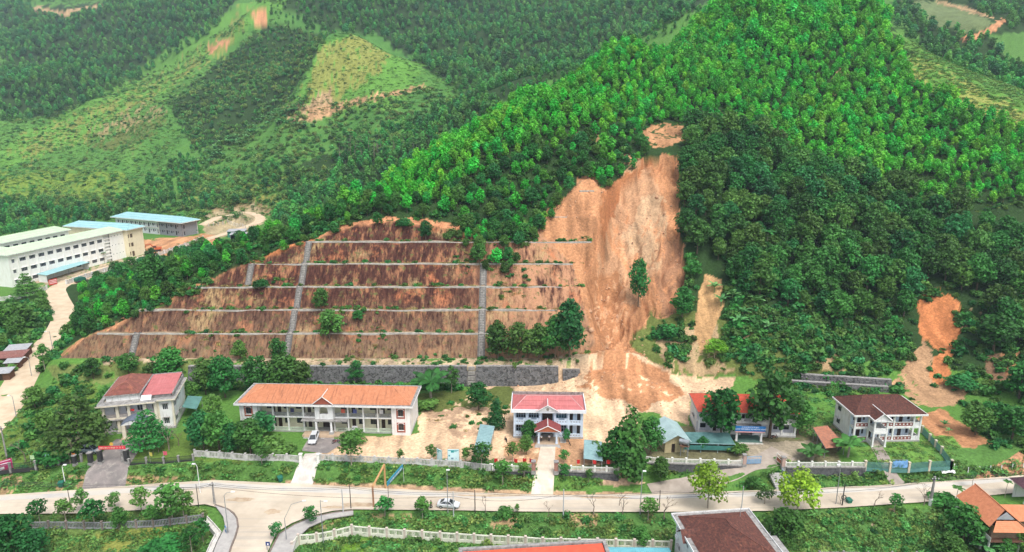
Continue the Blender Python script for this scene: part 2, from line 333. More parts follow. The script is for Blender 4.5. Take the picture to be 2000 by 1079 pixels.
# pixel outline, nearest and farthest distance, colour, raggedness in pixels, share of cover
PAINT = [
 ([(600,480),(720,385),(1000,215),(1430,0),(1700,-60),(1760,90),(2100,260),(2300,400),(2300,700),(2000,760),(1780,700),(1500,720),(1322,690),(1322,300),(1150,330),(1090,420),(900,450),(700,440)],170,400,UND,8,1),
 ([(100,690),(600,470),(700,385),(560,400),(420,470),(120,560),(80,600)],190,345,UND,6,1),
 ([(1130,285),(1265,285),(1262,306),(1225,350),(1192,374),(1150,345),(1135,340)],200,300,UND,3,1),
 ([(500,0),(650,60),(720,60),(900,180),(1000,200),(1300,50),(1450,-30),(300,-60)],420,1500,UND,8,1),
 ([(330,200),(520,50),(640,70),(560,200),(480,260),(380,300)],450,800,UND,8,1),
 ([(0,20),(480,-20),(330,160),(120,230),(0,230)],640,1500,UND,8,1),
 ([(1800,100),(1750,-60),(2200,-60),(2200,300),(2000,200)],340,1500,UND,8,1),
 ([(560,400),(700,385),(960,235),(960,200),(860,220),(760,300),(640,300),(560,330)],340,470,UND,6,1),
 # grassy left hill and knoll
 ([(0,290),(200,180),(480,0),(560,0),(330,180),(230,220),(180,270),(0,330)],480,900,LG,6,1),
 ([(620,90),(700,62),(790,85),(830,130),(780,215),(700,220),(560,230),(590,170)],440,640,LG,6,1),
 ([(625,95),(700,66),(770,90),(740,140),(620,220),(575,235),(600,170)],440,640,DRY,10,.75),
 ([(555,215),(640,175),(660,205),(610,245),(560,240)],440,640,TAN,8,.8),
 ([(600,215),(700,190),(830,165),(835,172),(700,205),(600,240)],440,640,(.42,.25,.13),4,.85),
 ([(405,85),(455,78),(462,88),(430,98),(415,115)],500,900,SOIL,4,1),([(490,20),(520,12),(524,40),(500,55)],500,900,SOIL,4,1),
 ([(925,228),(938,228),(943,252),(930,248)],380,500,SOIL,2,1),
 ([(380,365),(520,360),(660,358),(690,345),(700,352),(660,368),(500,372),(380,376)],380,480,(.24,.27,.06),2,1),([(360,388),(520,382),(620,372),(640,376),(560,392),(420,402)],360,480,(.24,.24,.06),2,1),
 ([(400,405),(520,398),(540,415),(500,425),(420,420)],360,480,(.30,.22,.11),4,.8),
 ([(70,12),(120,22),(200,8),(200,14),(120,32),(60,22)],700,1500,TAN,3,.9),
 ([(150,280),(280,225),(330,235),(240,300)],450,800,OLV,14,.6),([(0,290),(250,180),(420,80),(480,10),(520,0),(430,110),(280,210),(60,320)],450,900,DRY,14,.45),([(0,340),(200,330),(300,380),(100,420),(0,420)],380,600,(.16,.24,.04),14,.6),([(180,250),(300,200),(320,220),(200,280)],450,800,(.30,.24,.11),12,.5),
 # right shoulder
 ([(1752,118),(1800,112),(1900,160),(2000,210),(2150,290),(2150,340),(2000,262),(1890,215),(1800,170),(1745,140)],200,360,DRY,5,.85),
 ([(1740,110),(1810,105),(2000,205),(2000,270),(1850,200),(1750,150)],200,360,LG,7,.5),
 ([(1630,140),(1660,130),(1650,185),(1625,185)],200,360,TAN,6,.7),
 ([(1760,0),(1880,10),(1940,45),(1900,62),(1820,50)],380,800,(.13,.17,.07),5,1),
 ([(1870,62),(1900,70),(1960,35),(1970,42),(1910,80),(1880,82)],380,800,SOIL,3,1),([(1830,2),(1940,28),(1940,36),(1830,8)],380,800,TAN,3,1),
 ([(1930,70),(2050,60),(2050,150),(1960,110)],380,800,GR,5,1),
 # ground at the foot of the slopes
 ([(1300,600),(1500,640),(1560,700),(1730,740),(1560,760),(1430,730),(1300,735),(1225,690),(1225,650),(1270,600)],160,215,OLV,5,1),
 ([(1280,640),(1400,640),(1440,720),(1300,740)],160,215,(.38,.27,.15),9,.55),
 ([(1460,600),(1490,620),(1480,700),(1450,690)],160,215,TAN,7,.75),([(1540,640),(1580,650),(1590,700),(1550,690)],160,215,TAN,7,.65),([(1595,665),(1640,690),(1650,730),(1600,715)],160,215,TAN,7,.6),
 ([(1355,650),(1365,570),(1380,535),(1408,545),(1412,600),(1390,660),(1370,690)],170,225,(.50,.30,.14),3,1),
 ([(1740,760),(1768,705),(1800,660),(1850,740),(1900,760),(1885,785),(1830,798),(1790,788)],140,200,(.38,.23,.125),8,.9),
 ([(1792,605),(1804,580),(1848,574),(1876,592),(1874,640),(1862,672),(1854,740),(1828,756),(1812,740),(1828,690),(1798,650)],160,215,ORG,7,1),
 ([(1878,595),(1918,600),(1905,640),(1876,640)],160,215,(.34,.24,.13),9,.5),
 ([(1925,690),(1990,690),(1985,740),(1930,745)],150,200,(.2,.12,.07),6,.8),([(1955,690),(1990,685),(1985,730),(1965,735)],150,200,SOIL,5,.8),
 ([(1788,815),(1836,800),(1910,848),(1976,900),(1960,920),(1900,908),(1845,868)],120,170,SOIL,4,1),
 # slide and everything it washed down
 ([(1040,440),(1085,395),(1200,360),(1200,700),(1090,700)],175,240,SOIL,2,1),
 ([(1085,400),(1140,350),(1165,360),(1190,375),(1215,350),(1262,303),(1327,303),(1332,360),(1322,430),(1334,480),(1338,560),(1318,612),(1290,622),(1270,606),(1252,640),(1232,672),(1262,700),(1298,722),(1312,745),(1290,775),(1150,745),(1060,735),(1140,705),(1160,650),(1135,590),(1120,500),(1045,480),(1060,440)],160,262,SOIL,6,1),
 ([(1215,300),(1262,310),(1300,420),(1290,520),(1240,600),(1180,690),(1165,640),(1175,500),(1180,420),(1225,350)],170,262,(.47,.265,.145),9,.75),
 ([(1180,372),(1225,345),(1262,306),(1285,306),(1240,350),(1200,400),(1180,470),(1168,450)],180,262,(.36,.15,.065),7,.85),
 ([(1245,380),(1300,390),(1305,500),(1250,540),(1225,470)],180,262,(.52,.34,.20),11,.6),
 ([(1290,470),(1334,470),(1338,600),(1300,620),(1280,560)],180,262,(.34,.175,.095),9,.7),
 ([(1150,560),(1200,520),(1230,600),(1200,690),(1165,660)],175,230,(.38,.18,.085),11,.6),
 ([(1250,250),(1330,240),(1345,275),(1290,292),(1258,280)],230,300,(.42,.22,.11),7,.75),
 ([(1125,345),(1168,338),(1170,362),(1135,372)],200,262,SOIL,4,1),([(1100,262),(1190,262),(1185,285),(1120,280)],220,290,(.33,.2,.1),7,.6),
 ([(900,770),(985,745),(1060,735),(1160,690),(1245,690),(1320,735),(1440,735),(1420,765),(1350,775),(1345,830),(1250,800),(1215,910),(1080,905),(985,905),(930,880),(960,820),(860,800)],126,182,SAND,5,1),
 ([(1150,730),(1230,690),(1300,730),(1330,770),(1260,800),(1130,760)],155,184,SOIL,7,.8),
 ([(600,905),(640,868),(700,850),(820,848),(815,820),(830,800),(960,790),(985,800),(960,830),(985,905),(900,905)],126,170,SAND,5,1),
 ([(985,860),(1145,855),(1210,900),(1085,905),(985,903)],126,160,(.50,.29,.16),8,.8),
 ([(1100,915),(1210,915),(1260,945),(1200,950),(1110,940)],122,134,(.56,.38,.25),4,.9),
 # orange earth above and beside the cut
 ([(600,470),(660,440),(760,425),(850,430),(905,440),(905,462),(760,458)],195,232,(.48,.22,.11),4,.9),([(480,518),(560,480),(610,462),(620,480),(600,505),(510,525)],190,225,ORG,4,.9),
 ([(90,705),(150,670),(260,610),(400,550),(500,508),(500,522),(400,566),(290,605),(200,660),(150,700)],180,215,(.45,.22,.11),5,.8),
 ([(200,690),(1150,690),(1150,722),(200,722)],168,182,(.45,.34,.22),4,.7),([(90,715),(420,700),(420,730),(120,760)],160,184,(.16,.2,.06),5,.8),
 # yards
 ([(0,780),(180,730),(210,860),(400,840),(470,860),(500,900),(380,905),(0,930)],126,172,(.11,.18,.035),6,1),
 ([(820,770),(1000,755),(1000,800),(900,800),(820,800)],150,172,OLV,6,.7),([(820,800),(960,795),(960,850),(880,850),(860,830)],130,172,(.45,.30,.19),8,.6),
 ([(1640,850),(1860,850),(1900,905),(1690,905)],126,150,(.115,.23,.045),3,1),([(1820,880),(2100,860),(2100,925),(1860,930)],120,150,GR,5,1),
 ([(1250,830),(1640,830),(1640,905),(1250,905)],128,150,(.16,.15,.08),5,.8),([(1440,860),(1600,865),(1590,905),(1450,905)],128,148,(.33,.28,.2),5,.8),
 # banks and fields by the road
 ([(0,905),(620,900),(980,905),(1080,905),(1090,960),(0,965)],122,134,GR,4,1),([(980,912),(1070,912),(1050,955),(970,950)],122,134,OLV,4,.7),
 ([(1090,925),(1200,925),(1160,955),(1085,955)],122,134,(.11,.22,.045),4,1),([(1250,900),(2000,905),(2000,940),(1500,955),(1400,950)],120,136,GR,5,.9),
 ([(0,930),(420,930),(420,938),(300,946),(150,959),(0,970)],122,130,TAN,4,.5),([(560,940),(800,948),(1000,958),(1250,962),(1250,972),(900,966),(560,951)],122,130,(.45,.30,.18),2,.9),
 ([(0,1005),(400,995),(440,1100),(0,1200)],90,121,(.11,.17,.045),6,1),([(180,1035),(350,1030),(360,1079),(160,1079)],90,121,(.22,.24,.055),12,.7),
 ([(580,1000),(2200,990),(2200,1200),(560,1200)],80,119,(.075,.165,.04),6,1),([(600,1020),(1300,1060),(1250,1100),(600,1100)],80,112,(.13,.25,.03),8,.6),
 ([(960,1015),(1010,1005),(1010,1035),(965,1035)],100,119,TAN,4,.9),([(1110,1005),(1170,1005),(1165,1032),(1120,1030)],100,119,TAN,4,.8),([(620,1000),(680,1005),(640,1030),(600,1035)],100,119,TAN,4,.8),([(720,1005),(800,1005),(800,1018),(720,1015)],100,119,TAN,4,.7),([(1255,1005),(1280,1005),(1278,1022),(1256,1022)],100,119,TAN,3,.8),
 ([(1700,1020),(1722,1020),(1725,1079),(1705,1079)],90,119,(.30,.24,.15),4,.7),([(1730,990),(1760,985),(1770,1005),(1735,1005)],90,119,TAN,4,.7),
 ([(2000,880),(2100,870),(2100,935),(2000,935),(1900,940),(1905,930)],110,140,(.42,.22,.12),3,.9),
 # school grounds
 ([(270,470),(410,455),(440,470),(380,500),(290,505)],300,420,(.50,.26,.13),4,1),([(395,420),(500,400),(520,430),(480,460),(400,460)],340,470,(.36,.29,.17),6,.9),([(0,545),(120,560),(300,510),(300,495),(60,540)],240,345,(.42,.33,.22),5,.7),
]
GV = np.r_[np.arange(60,118,.9), np.arange(118,160,.42), np.arange(160,BY[0]-.2,.5)]
for i in range(len(BY)-1):
    a = BY[i]+(BERM if i else 0); b = BY[i+1]; GV = np.r_[GV, np.linspace(a, b, 12)]
GV = np.r_[GV, BY[-1]+BERM, np.arange(BY[-1]+BERM+.6, 300, .75), np.arange(300,420,1.6), np.arange(420,700,3.2), np.arange(700,1500,9)]
GV = np.unique(np.round(GV, 3))
GU = np.r_[np.linspace(-1.5,-.86,60), np.linspace(-.855,.855,760), np.linspace(.86,1.5,60)]
UU, VV = np.meshgrid(GU, GV); TX = UU*np.maximum(VV, 95); TY = VV
TZZ = terrain(TX, TY)
nr, nc = TX.shape
def land_masks(X, Y, Z):
    px, py = proj(X, Y, Z)
    jx = fbm(X*.25, Y*.25, 4, 41); jy = fbm(X*.25+50, Y*.25, 4, 42)
    return px, py, jx, jy
def paint(X, Y, Z):
    px, py, jx, jy = land_masks(X, Y, Z)
    n1 = fbm(X*.03, Y*.03, 4, 51); n2 = fbm(X*.2, Y*.2, 4, 52); n3 = fbm(X*.9, Y*.9, 3, 53); n4 = fbm(X*.55, Y*.07, 4, 54)
    C = np.empty(X.shape+(3,)); g = np.clip(.5+n1*.8+n2*.4, 0, 1)[..., None]
    g2 = sst(340, 420, Y)[..., None]; C[:] = (np.array(GR)*(1-g)+np.array((.10,.225,.04))*g)*(1-g2)+(np.array((.058,.165,.034))*(1-g)+np.array((.10,.225,.045))*g)*g2
    for poly, y0, y1, c, jit, cov in PAINT:
        xs = [p[0] for p in poly]; ys = [p[1] for p in poly]
        m = (Y > y0) & (Y < y1) & (px > min(xs)-30) & (px < max(xs)+30) & (py > min(ys)-30) & (py < max(ys)+30)
        if not m.any(): continue
        mm = inpoly(px[m]+jx[m]*jit*2.2, py[m]+jy[m]*jit*1.6, poly)
        if cov < 1: mm &= (n2[m]*.6+n3[m]*.5+.5) < cov
        idx = np.where(m); idx = tuple(i[mm] for i in idx)
        v = 1+.28*n2[idx]+.22*n3[idx]+(.55*n4[idx] if c[0] > .3 else 0)
        C[idx] = np.array(c)*v[..., None]
    return np.clip(C, .01, .85)
TC = paint(TX, TY, TZZ)
near = (TY > 165) & (TY < 260)
cm = np.zeros(TX.shape); cm[near] = 1-sst(-.6, .6, polydist(TX[near], TY[near], CUT)+fbm(TX[near]*.4, TY[near]*.4, 3, 60)*1.2)
cm *= (TY > 179.6)
_px, _py = proj(TX, TY, TZZ)
cm *= ~(inpoly(_px, _py, [(1040,440),(1200,300),(1240,500),(1180,720),(1140,600),(1120,520)]))
idx = np.arange(nr*nc).reshape(nr, nc)
quads = np.stack([idx[:-1,:-1], idx[:-1,1:], idx[1:,1:], idx[1:,:-1]], -1).reshape(-1, 4)
def land_material():
    m, nt, N, L = nmat('land')
    out = N.new('ShaderNodeOutputMaterial'); b = N.new('ShaderNodeBsdfPrincipled'); L.new(b.outputs[0], out.inputs[0])
    b.inputs['Roughness'].default_value = .95; b.inputs['Specular IOR Level'].default_value = .1
    a = N.new('ShaderNodeAttribute'); a.attribute_name = 'Col'; k = N.new('ShaderNodeAttribute'); k.attribute_name = 'cut'
    tc = N.new('ShaderNodeTexCoord')
    def noise(sc, det, stretch=(1,1,1)):
        mp = N.new('ShaderNodeMapping'); mp.inputs['Scale'].default_value = stretch; L.new(tc.outputs['Object'], mp.inputs[0])
        n = N.new('ShaderNodeTexNoise'); n.inputs['Scale'].default_value = sc; n.inputs['Detail'].default_value = det; n.inputs['Roughness'].default_value = .68; L.new(mp.outputs[0], n.inputs['Vector']); return n.outputs[0]
    def ramp(x, lo, hi, a0=0, a1=1):
        r = N.new('ShaderNodeMapRange'); r.inputs[1].default_value = lo; r.inputs[2].default_value = hi; r.inputs[3].default_value = a0; r.inputs[4].default_value = a1; L.new(x, r.inputs[0]); return r.outputs[0]
    def mix(f, x, y, mode='MIX'):
        n = N.new('ShaderNodeMix'); n.data_type = 'RGBA'; n.blend_type = mode
        for s, v in ((n.inputs[0], f), (n.inputs[6], x), (n.inputs[7], y)):
            if isinstance(v, tuple): s.default_value = (*v, 1)
            elif isinstance(v, (int, float)): s.default_value = v
            else: L.new(v, s)
        return n.outputs[2]
    def mul(x, y):
        n = N.new('ShaderNodeMath'); n.operation = 'MULTIPLY'; L.new(x, n.inputs[0]); L.new(y, n.inputs[1]); return n.outputs[0]
    fine = noise(1.6, 8); v = ramp(fine, .3, .7, .62, 1.38)
    vv = N.new('ShaderNodeCombineXYZ'); [L.new(v, vv.inputs[i]) for i in range(3)]
    ground = mix(1.0, a.outputs['Color'], vv.outputs[0], 'MULTIPLY')
    # cut face: dark weathered rock, dripping streaks of tan earth, dry grass and orange breaks
    s1 = noise(1.0, 7, (.55, .25, .07)); s2 = noise(1.0, 6, (.06, .06, .05)); s3 = noise(1.0, 7, (1.6, .6, .16)); s4 = noise(.6, 8); s5 = noise(1.0, 5, (.10, .10, .12))
    dark = mix(ramp(s3, .40, .66), (.042,.017,.014), (.12,.052,.036))
    face = mix(ramp(s1, .52, .64), dark, (.33,.155,.08))
    face = mix(mul(ramp(s2, .53, .62), ramp(s3, .38, .56)), face, (.42,.29,.14))
    tcz = N.new('ShaderNodeSeparateXYZ'); L.new(tc.outputs['Object'], tcz.inputs[0])
    face = mix(mul(ramp(tcz.outputs[0], -18, 6), ramp(s1, .38, .54)), face, (.46,.24,.135))
    face = mix(mul(ramp(s5, .56, .66), ramp(s3, .35, .6)), face, (.50,.185,.085))
    low = ramp(tcz.outputs[2], 5.5, 19, .7, 0)
    face = mix(mul(low, ramp(s3, .34, .56)), face, (.26,.175,.105))
    face = mix(mul(ramp(s4, .54, .62), ramp(s1, .46, .58)), face, (.12,.13,.045))
    L.new(mix(k.outputs['Fac'], ground, face), b.inputs['Base Color'])
    bp = N.new('ShaderNodeBump'); bp.inputs['Strength'].default_value = .8; bp.inputs['Distance'].default_value = .5
    n6 = noise(.9, 9); L.new(n6, bp.inputs['Height']); L.new(bp.outputs[0], b.inputs['Normal'])
    return m
me = npmesh('hillside', np.stack([TX, TY, TZZ], -1).reshape(-1, 3), quads, land_material())
at = me.attributes.new('Col', 'FLOAT_COLOR', 'POINT'); at.data.foreach_set('color', np.concatenate([TC.reshape(-1,3), np.ones((nr*nc,1))], 1).astype(np.float32).ravel())
at = me.attributes.new('cut', 'FLOAT', 'POINT'); at.data.foreach_set('value', cm.astype(np.float32).ravel())
me.polygons.foreach_set('use_smooth', np.ones(len(me.polygons), bool))
tag(obj('hillside', me), 'green valley hillsides with a benched cut and an orange landslide scar', 'hillside', kind='structure')
# plain ground out to the horizon
b = MB(); b.add([(-9000,-9000,-14),(9000,-9000,-14),(9000,9000,-14),(-9000,9000,-14)], [(0,1,2,3)])
tag(b.build('ground', surf('far_ground', (.07,.13,.03), (.04,.08,.02), .01)), 'low green ground reaching to the horizon', 'ground', kind='structure')
def sheet(name, poly, z, mat, label, cat, thick=0.0):
    """flat ground surface from an outline in plan"""
    b = MB()
    if thick: b.prism([tuple(p[:2]) for p in poly], z-thick, z)
    else: b.poly([(p[0], p[1], z) for p in poly])
    return tag(b.build(name, mat), label, cat, kind='structure')
ROADM = surf('dusty_road', (.60,.515,.40), (.47,.395,.30), .10, .9, c3=(.38,.34,.29), s3=(.018,.7,1), bump=.02)
def road_mesh():
    b = MB(); n = len(UP)
    us = [P(a, c, ROADZ) for a, c in UP]; ls = [P(a, c, ROADZ) for a, c in LO]
    for i in range(n-1): b.poly([ls[i], ls[i+1], us[i+1], us[i]])
    return b
tag(road_mesh().build('road', ROADM), 'pale dusty main road running across the valley floor', 'road', kind='structure')
def road_strip(q0, q1, z, mat, name, label, i0=0, i1=99):
    b = MB(); us = [P(a, c, z) for a, c in UP][i0:i1]; ls = [P(a, c, z) for a, c in LO][i0:i1]
    for i in range(len(us)-1): b.poly([us[i].lerp(ls[i], q1), us[i+1].lerp(ls[i+1], q1), us[i+1].lerp(ls[i+1], q0), us[i].lerp(ls[i], q0)])
    return tag(b.build(name, mat), label, 'road', kind='structure')
road_strip(.10, .30, ROADZ+.005, surf('worn_asphalt', (.46,.44,.41), (.54,.50,.43), .25, .9, c3=(.60,.54,.45), s3=(.05,.3,1)), 'asphalt_strip', 'strip of cleaner grey asphalt along the far side of the main road')
def mud(px, py, rx, ry, label):
    c = P(px, py, ROADZ); n = 18; b = MB(); b.poly([(c.x+rx*math.cos(k*6.283/n)*random.uniform(.6,1.1), c.y+ry*math.sin(k*6.283/n)*random.uniform(.6,1.1), ROADZ+.009) for k in range(n)]); tag(b.build('mud_patch', surf('mud_brown', (.40,.29,.19), (.50,.40,.28), .8, .95)), label, 'mud', kind='structure')
mud(472,976,3.2,.9,'brown mud patch on the road at the junction'); mud(700,986,4.5,.8,'brown mud patch at the near road edge beside the gantry'); mud(655,991,3.0,.6,'small mud patch at the right junction corner'); mud(530,1000,2.0,1.0,'faint mud stain in the middle of the junction'); mud(1180,972,7,.5,'orange mud washed onto the road below the muddy drive'); mud(960,968,9,.5,'thin mud film along the far road edge')
sheet('side_road', JUNC, ROADZ+.004, ROADM, 'pale side road joining the main road at the bottom', 'road')
def lane(pts, w, mat, name, label, lift=.05, sub=6):
    """strip of roadway following the land"""
    b = MB(); cl = []
    for i in range(len(pts)-1):
        p0 = pts[max(i-1,0)]; p1 = pts[i]; p2 = pts[i+1]; p3 = pts[min(i+2,len(pts)-1)]
        for k in range(sub):
            t = k/sub; q = [.5*((2*p1[j])+(-p0[j]+p2[j])*t+(2*p0[j]-5*p1[j]+4*p2[j]-p3[j])*t*t+(-p0[j]+3*p1[j]-3*p2[j]+p3[j])*t**3) for j in range(3)]; cl.append(Vector(q))
    cl.append(Vector(pts[-1])); V = []
    for i, p in enumerate(cl):
        d = (cl[min(i+1,len(cl)-1)]-cl[max(i-1,0)]); d.z = 0; d.normalize(); nrm = Vector((-d.y, d.x, 0))
        ww = w[0]+(w[1]-w[0])*i/(len(cl)-1) if hasattr(w, '__len__') else w
        for s in (-1, -.33, .33, 1):
            q = p+nrm*ww*.5*s; V.append(q)
    zs = terrain(np.array([v.x for v in V]), np.array([v.y for v in V]))
    V = [(v.x, v.y, z+lift) for v, z in zip(V, zs)]
    b.add(V, [(i*4+k, i*4+k+1, i*4+k+5, i*4+k+4) for i in range(len(cl)-1) for k in range(3)])
    return tag(b.build(name, mat, smooth=True), label, 'road', kind='structure')
lane(LROADW[:12], (8.6, 6.4), surf('lane_dirt', (.62,.50,.35), (.52,.40,.27), .25, .95, bump=.05), 'lane', 'sandy lane winding past the school on the left')
lane(LROADW[11:], (5.0, 6.0), surf('track_dirt', (.60,.47,.32), (.50,.38,.25), .25, .95, bump=.05), 'dirt_track', 'sandy track looping behind the unfinished grey building')
# ---------------------------------------------------------------- foliage
LM = {k: leafmat('leaf_'+k, *a) for k, a in dict(
    acacia=((.078,.42,.040), .34, .03), bright=((.14,.52,.045), .25, .03), dark=((.050,.185,.034), .42, .04), mid=((.058,.195,.036), .38, .04),
    far=((.055,.215,.048), .42, .035), farlight=((.10,.33,.065), .3, .03), bush=((.07,.205,.042), .35, .045), grass=((.115,.22,.05), .3, .045), turf=((.13,.26,.06), .35, .05), dry=((.36,.29,.11), .3, .03),
    lime=((.20,.40,.03), .2, .02), palm=((.05,.18,.035), .3, .02), banana=((.12,.32,.10), .25, .02), grey=((.10,.17,.07), .25, .03)).items()}
BARK = surf('bark', (.16,.12,.08), (.09,.065,.045), 3, .95); PALEBARK = surf('pale_bark', (.36,.31,.25), (.24,.2,.16), 3, .95)
def cards(c, nrm, size, asp=1.0, rng=RNG):
    """one leaf-spray quad per point, facing roughly along nrm"""
    n = len(c); r = rng.normal(size=(n,3)); nrm = nrm/np.linalg.norm(nrm, axis=1, keepdims=True)
    a = np.cross(nrm, r); a /= np.linalg.norm(a, axis=1, keepdims=True)+1e-9; b = np.cross(nrm, a)
    s = (size*rng.uniform(.65, 1.35, n))[:, None]; a = a*s*.5*asp; b = b*s*.5; k = nrm*s*.12
    v = np.stack([c-a-b*.35-k, c+b*.75*0+a*.2-b, c+a+b*.35-k, c-a*.2+b], 1).reshape(-1, 3)
    f = np.arange(4*n).reshape(n, 4); return v, f
def crown(lobes, n, size, up=.5, fill=.25, asp=1.0):
    """leaf sprays over the shells of many lobes; lobes = (x,y,z,rx,ry,rz)"""
    lobes = np.array(lobes, float); area = lobes[:,3]*lobes[:,4]+lobes[:,3]*lobes[:,5]
    pick = RNG.choice(len(lobes), n, p=area/area.sum()); d = RNG.normal(size=(n,3)); d[:,2] += .25
    d /= np.linalg.norm(d, axis=1, keepdims=True); q = lobes[pick]
    r = np.where(RNG.random(n) < fill, RNG.uniform(.3,.9,n), RNG.uniform(.85,1.08,n))[:, None]
    c = q[:,:3]+d*q[:,3:]*r
    nrm = d+RNG.normal(size=(n,3))*.55; nrm[:,2] += up
    v, f = cards(c, nrm, np.full(n, size), asp)
    t = np.clip(.5+.16*RNG.normal(size=n)+(_hash(pick.astype(float), pick*0., 5)-.5)*.5, 0, 1)
    return v, f, t
def lobe_tree(h, w, base=.3, nl=9, flat=.75, top=.7, seed=0, lr=.3):
    """lobes filling an egg-shaped envelope between base*h and h"""
    R = np.random.default_rng(seed); out = []
    for i in range(nl):
        t = (i+.5)/nl; z = h*(base+(1-base)*(.12+.76*t)); e = math.sin(math.pi*min(1, (.22+t*top)))**.7
        a = i*2.4+R.uniform(-.5,.5); rr = w*.5*e*R.uniform(.35,.75)*(1 if i < nl-1 else .15)
        s = w*lr*R.uniform(.75,1.2)*(.65+.5*e); out.append((rr*math.cos(a), rr*math.sin(a), z, s, s, s*flat))
    return out
def trunk(h, r, lean=0., fork=0, seed=0, top=.75):
    R = random.Random(seed); b = MB(); pts = [(0,0,-.4)]; x = y = 0
    for k in range(1, 5): x += R.uniform(-1,1)*h*.012+lean*h*.02; y += R.uniform(-1,1)*h*.012; pts.append((x, y, h*top*k/4))
    b.tube(pts, [r*1.25, r, r*.8, r*.55, r*.3], 6)
    for k in range(fork):
        i = 2+k % 2; p = Vector(pts[i]); a = k*2.4+R.random(); L = h*.25
        b.tube([p, p+Vector((math.cos(a)*L*.6, math.sin(a)*L*.6, L*.45)), p+Vector((math.cos(a)*L, math.sin(a)*L, L*.95))], [r*.45, r*.3, r*.12], 5)
    return b
PROTO = {}
def proto(kind, name, crown_vft, trunk_mb, leaf, bark=None):
    v, f, t = crown_vft; cr = npmesh('crown', v, f, LM[leaf], t)
    tr = trunk_mb.mesh('trunk', bark or BARK) if trunk_mb else None
    PROTO.setdefault(kind, []).append((name, cr, tr))
for s in range(4):   # young plantation acacia, 6.5 m
    lob = lobe_tree(6.5, 3.3, .22, 11, .95, .74, s, .25); proto('acacia', 'acacia_tree', crown(lob, 420, .50, .35), trunk(6.5, .08, 0, 0, s), 'acacia')
for s in range(2):
    lob = lobe_tree(6.5, 3.3, .22, 11, .95, .74, s+40, .25); proto('bright', 'acacia_tree', crown(lob, 420, .50, .35), trunk(6.5, .08, 0, 0, s), 'bright')
for s in range(4):   # big dark forest tree, 12 m
    lob = lobe_tree(12, 9, .2, 30, .7, .7, s+10, .155); proto('dark', 'forest_tree', crown(lob, 1250, .72, .45), trunk(12, .2, 0, 3, s), 'dark')
for s in range(3):   # round garden tree, 8 m
    lob = lobe_tree(8, 6, .20, 28, .75, .7, s+20, .15); proto('mid', 'broadleaf_tree', crown(lob, 1500, .42, .4), trunk(8, .14, 0, 3, s), 'mid')
for s in range(2):
    lob = lobe_tree(8, 5.2, .13, 28, .8, .72, s+60, .155); proto('round', 'broadleaf_tree', crown(lob, 1700, .40, .4), trunk(8, .12, 0, 2, s), 'dark')
for s in range(3):   # far slope tree
    lob = lobe_tree(9, 5.5, .2, 9, .95, .72, s+30, .27); proto('far', 'hill_tree', crown(lob, 260, .95, .4), trunk(9, .14, 0, 0, s), 'far')
for s in range(2):
    lob = lobe_tree(8, 3.8, .2, 8, 1.1, .76, s+34, .27); proto('farlight', 'hill_tree', crown(lob, 240, .85, .4), trunk(8, .12, 0, 0, s), 'farlight')
for s in range(3):   # thin street tree, 5 m
    lob = lobe_tree(5, 2.6, .38, 8, .8, .74, s+70, .24); proto('street', 'street_tree', crown(lob, 420, .30, .4, .35), trunk(5, .06, 0, 3, s), 'mid', PALEBARK)
for s in range(2):   # airy tall tree
    lob = lobe_tree(9, 5, .3, 14, .6, .74, s+80, .19); proto('airy', 'tall_tree', crown(lob, 800, .42, .5, .4), trunk(9, .11, 0, 4, s), 'mid', PALEBARK)
for s in range(2):
    lob = lobe_tree(8, 6.5, .3, 14, .65, .7, s+90, .20); proto('lime', 'lime_tree', crown(lob, 1300, .40, .5, .35), trunk(8, .12, 0, 4, s), 'lime', PALEBARK)
for s in range(2):   # cone-like column
    lob = [(0,0,8*(.12+.8*i/11), *(3.0*(1-i/12)**.6*.62,)*2, .9) for i in range(11)]; lob = [(x+random.uniform(-.3,.3), y+random.uniform(-.3,.3), z, a, b_, c) for x,y,z,a,b_,c in lob]
    proto('cone', 'conical_tree', crown(lob, 1300, .38, .3), trunk(8, .1, 0, 0, s), 'round' if 0 else 'mid')
def tiers(h, w, nt, n, size):
    L_ = []
    for i in range(nt):
        z = h*(.25+.68*i/(nt-1)); rr = w*.5*(1-.72*i/(nt-1))
        for k in range(7):
            a = k*.898+i; L_.append((math.cos(a)*rr*.62, math.sin(a)*rr*.62, z+random.uniform(-.15,.15), rr*.42, rr*.42, .32))
    return crown(L_, n, size, 1.0, .3)
proto('tier', 'tiered_tree', tiers(9, 9, 7, 2200, .42), trunk(9, .13, 0, 4, 3), 'mid', PALEBARK)
for s in range(3):   # scrub
    R_ = np.random.default_rng(s+5); lob = [(R_.uniform(-.6,.6), R_.uniform(-.6,.6), R_.uniform(.25,.8), .62, .62, .5) for _ in range(6)]
    proto('bush', 'bush', crown(lob, 150, .42, .4), None, 'bush')
    lob = [(R_.uniform(-.8,.8), R_.uniform(-.8,.8), R_.uniform(.4,1.3), .75, .75, .6) for _ in range(8)]
    proto('lightbush', 'bush', crown(lob, 150, .42, .6), None, 'turf')
    proto('darkbush', 'bush', crown(lob, 170, .55, .4), None, 'dark')
    proto('greybush', 'bush', crown(lob, 150, .45, .4), None, 'grey')
for s in range(3):
    R_ = np.random.default_rng(s+15); lob = [(R_.uniform(-1.0,1.0), R_.uniform(-1.0,1.0), R_.uniform(.5,2.2), .85, .85, .7) for _ in range(11)]
    proto('shrub', 'shrub', crown(lob, 800, .36, .4), None, 'mid' if s else 'bush')
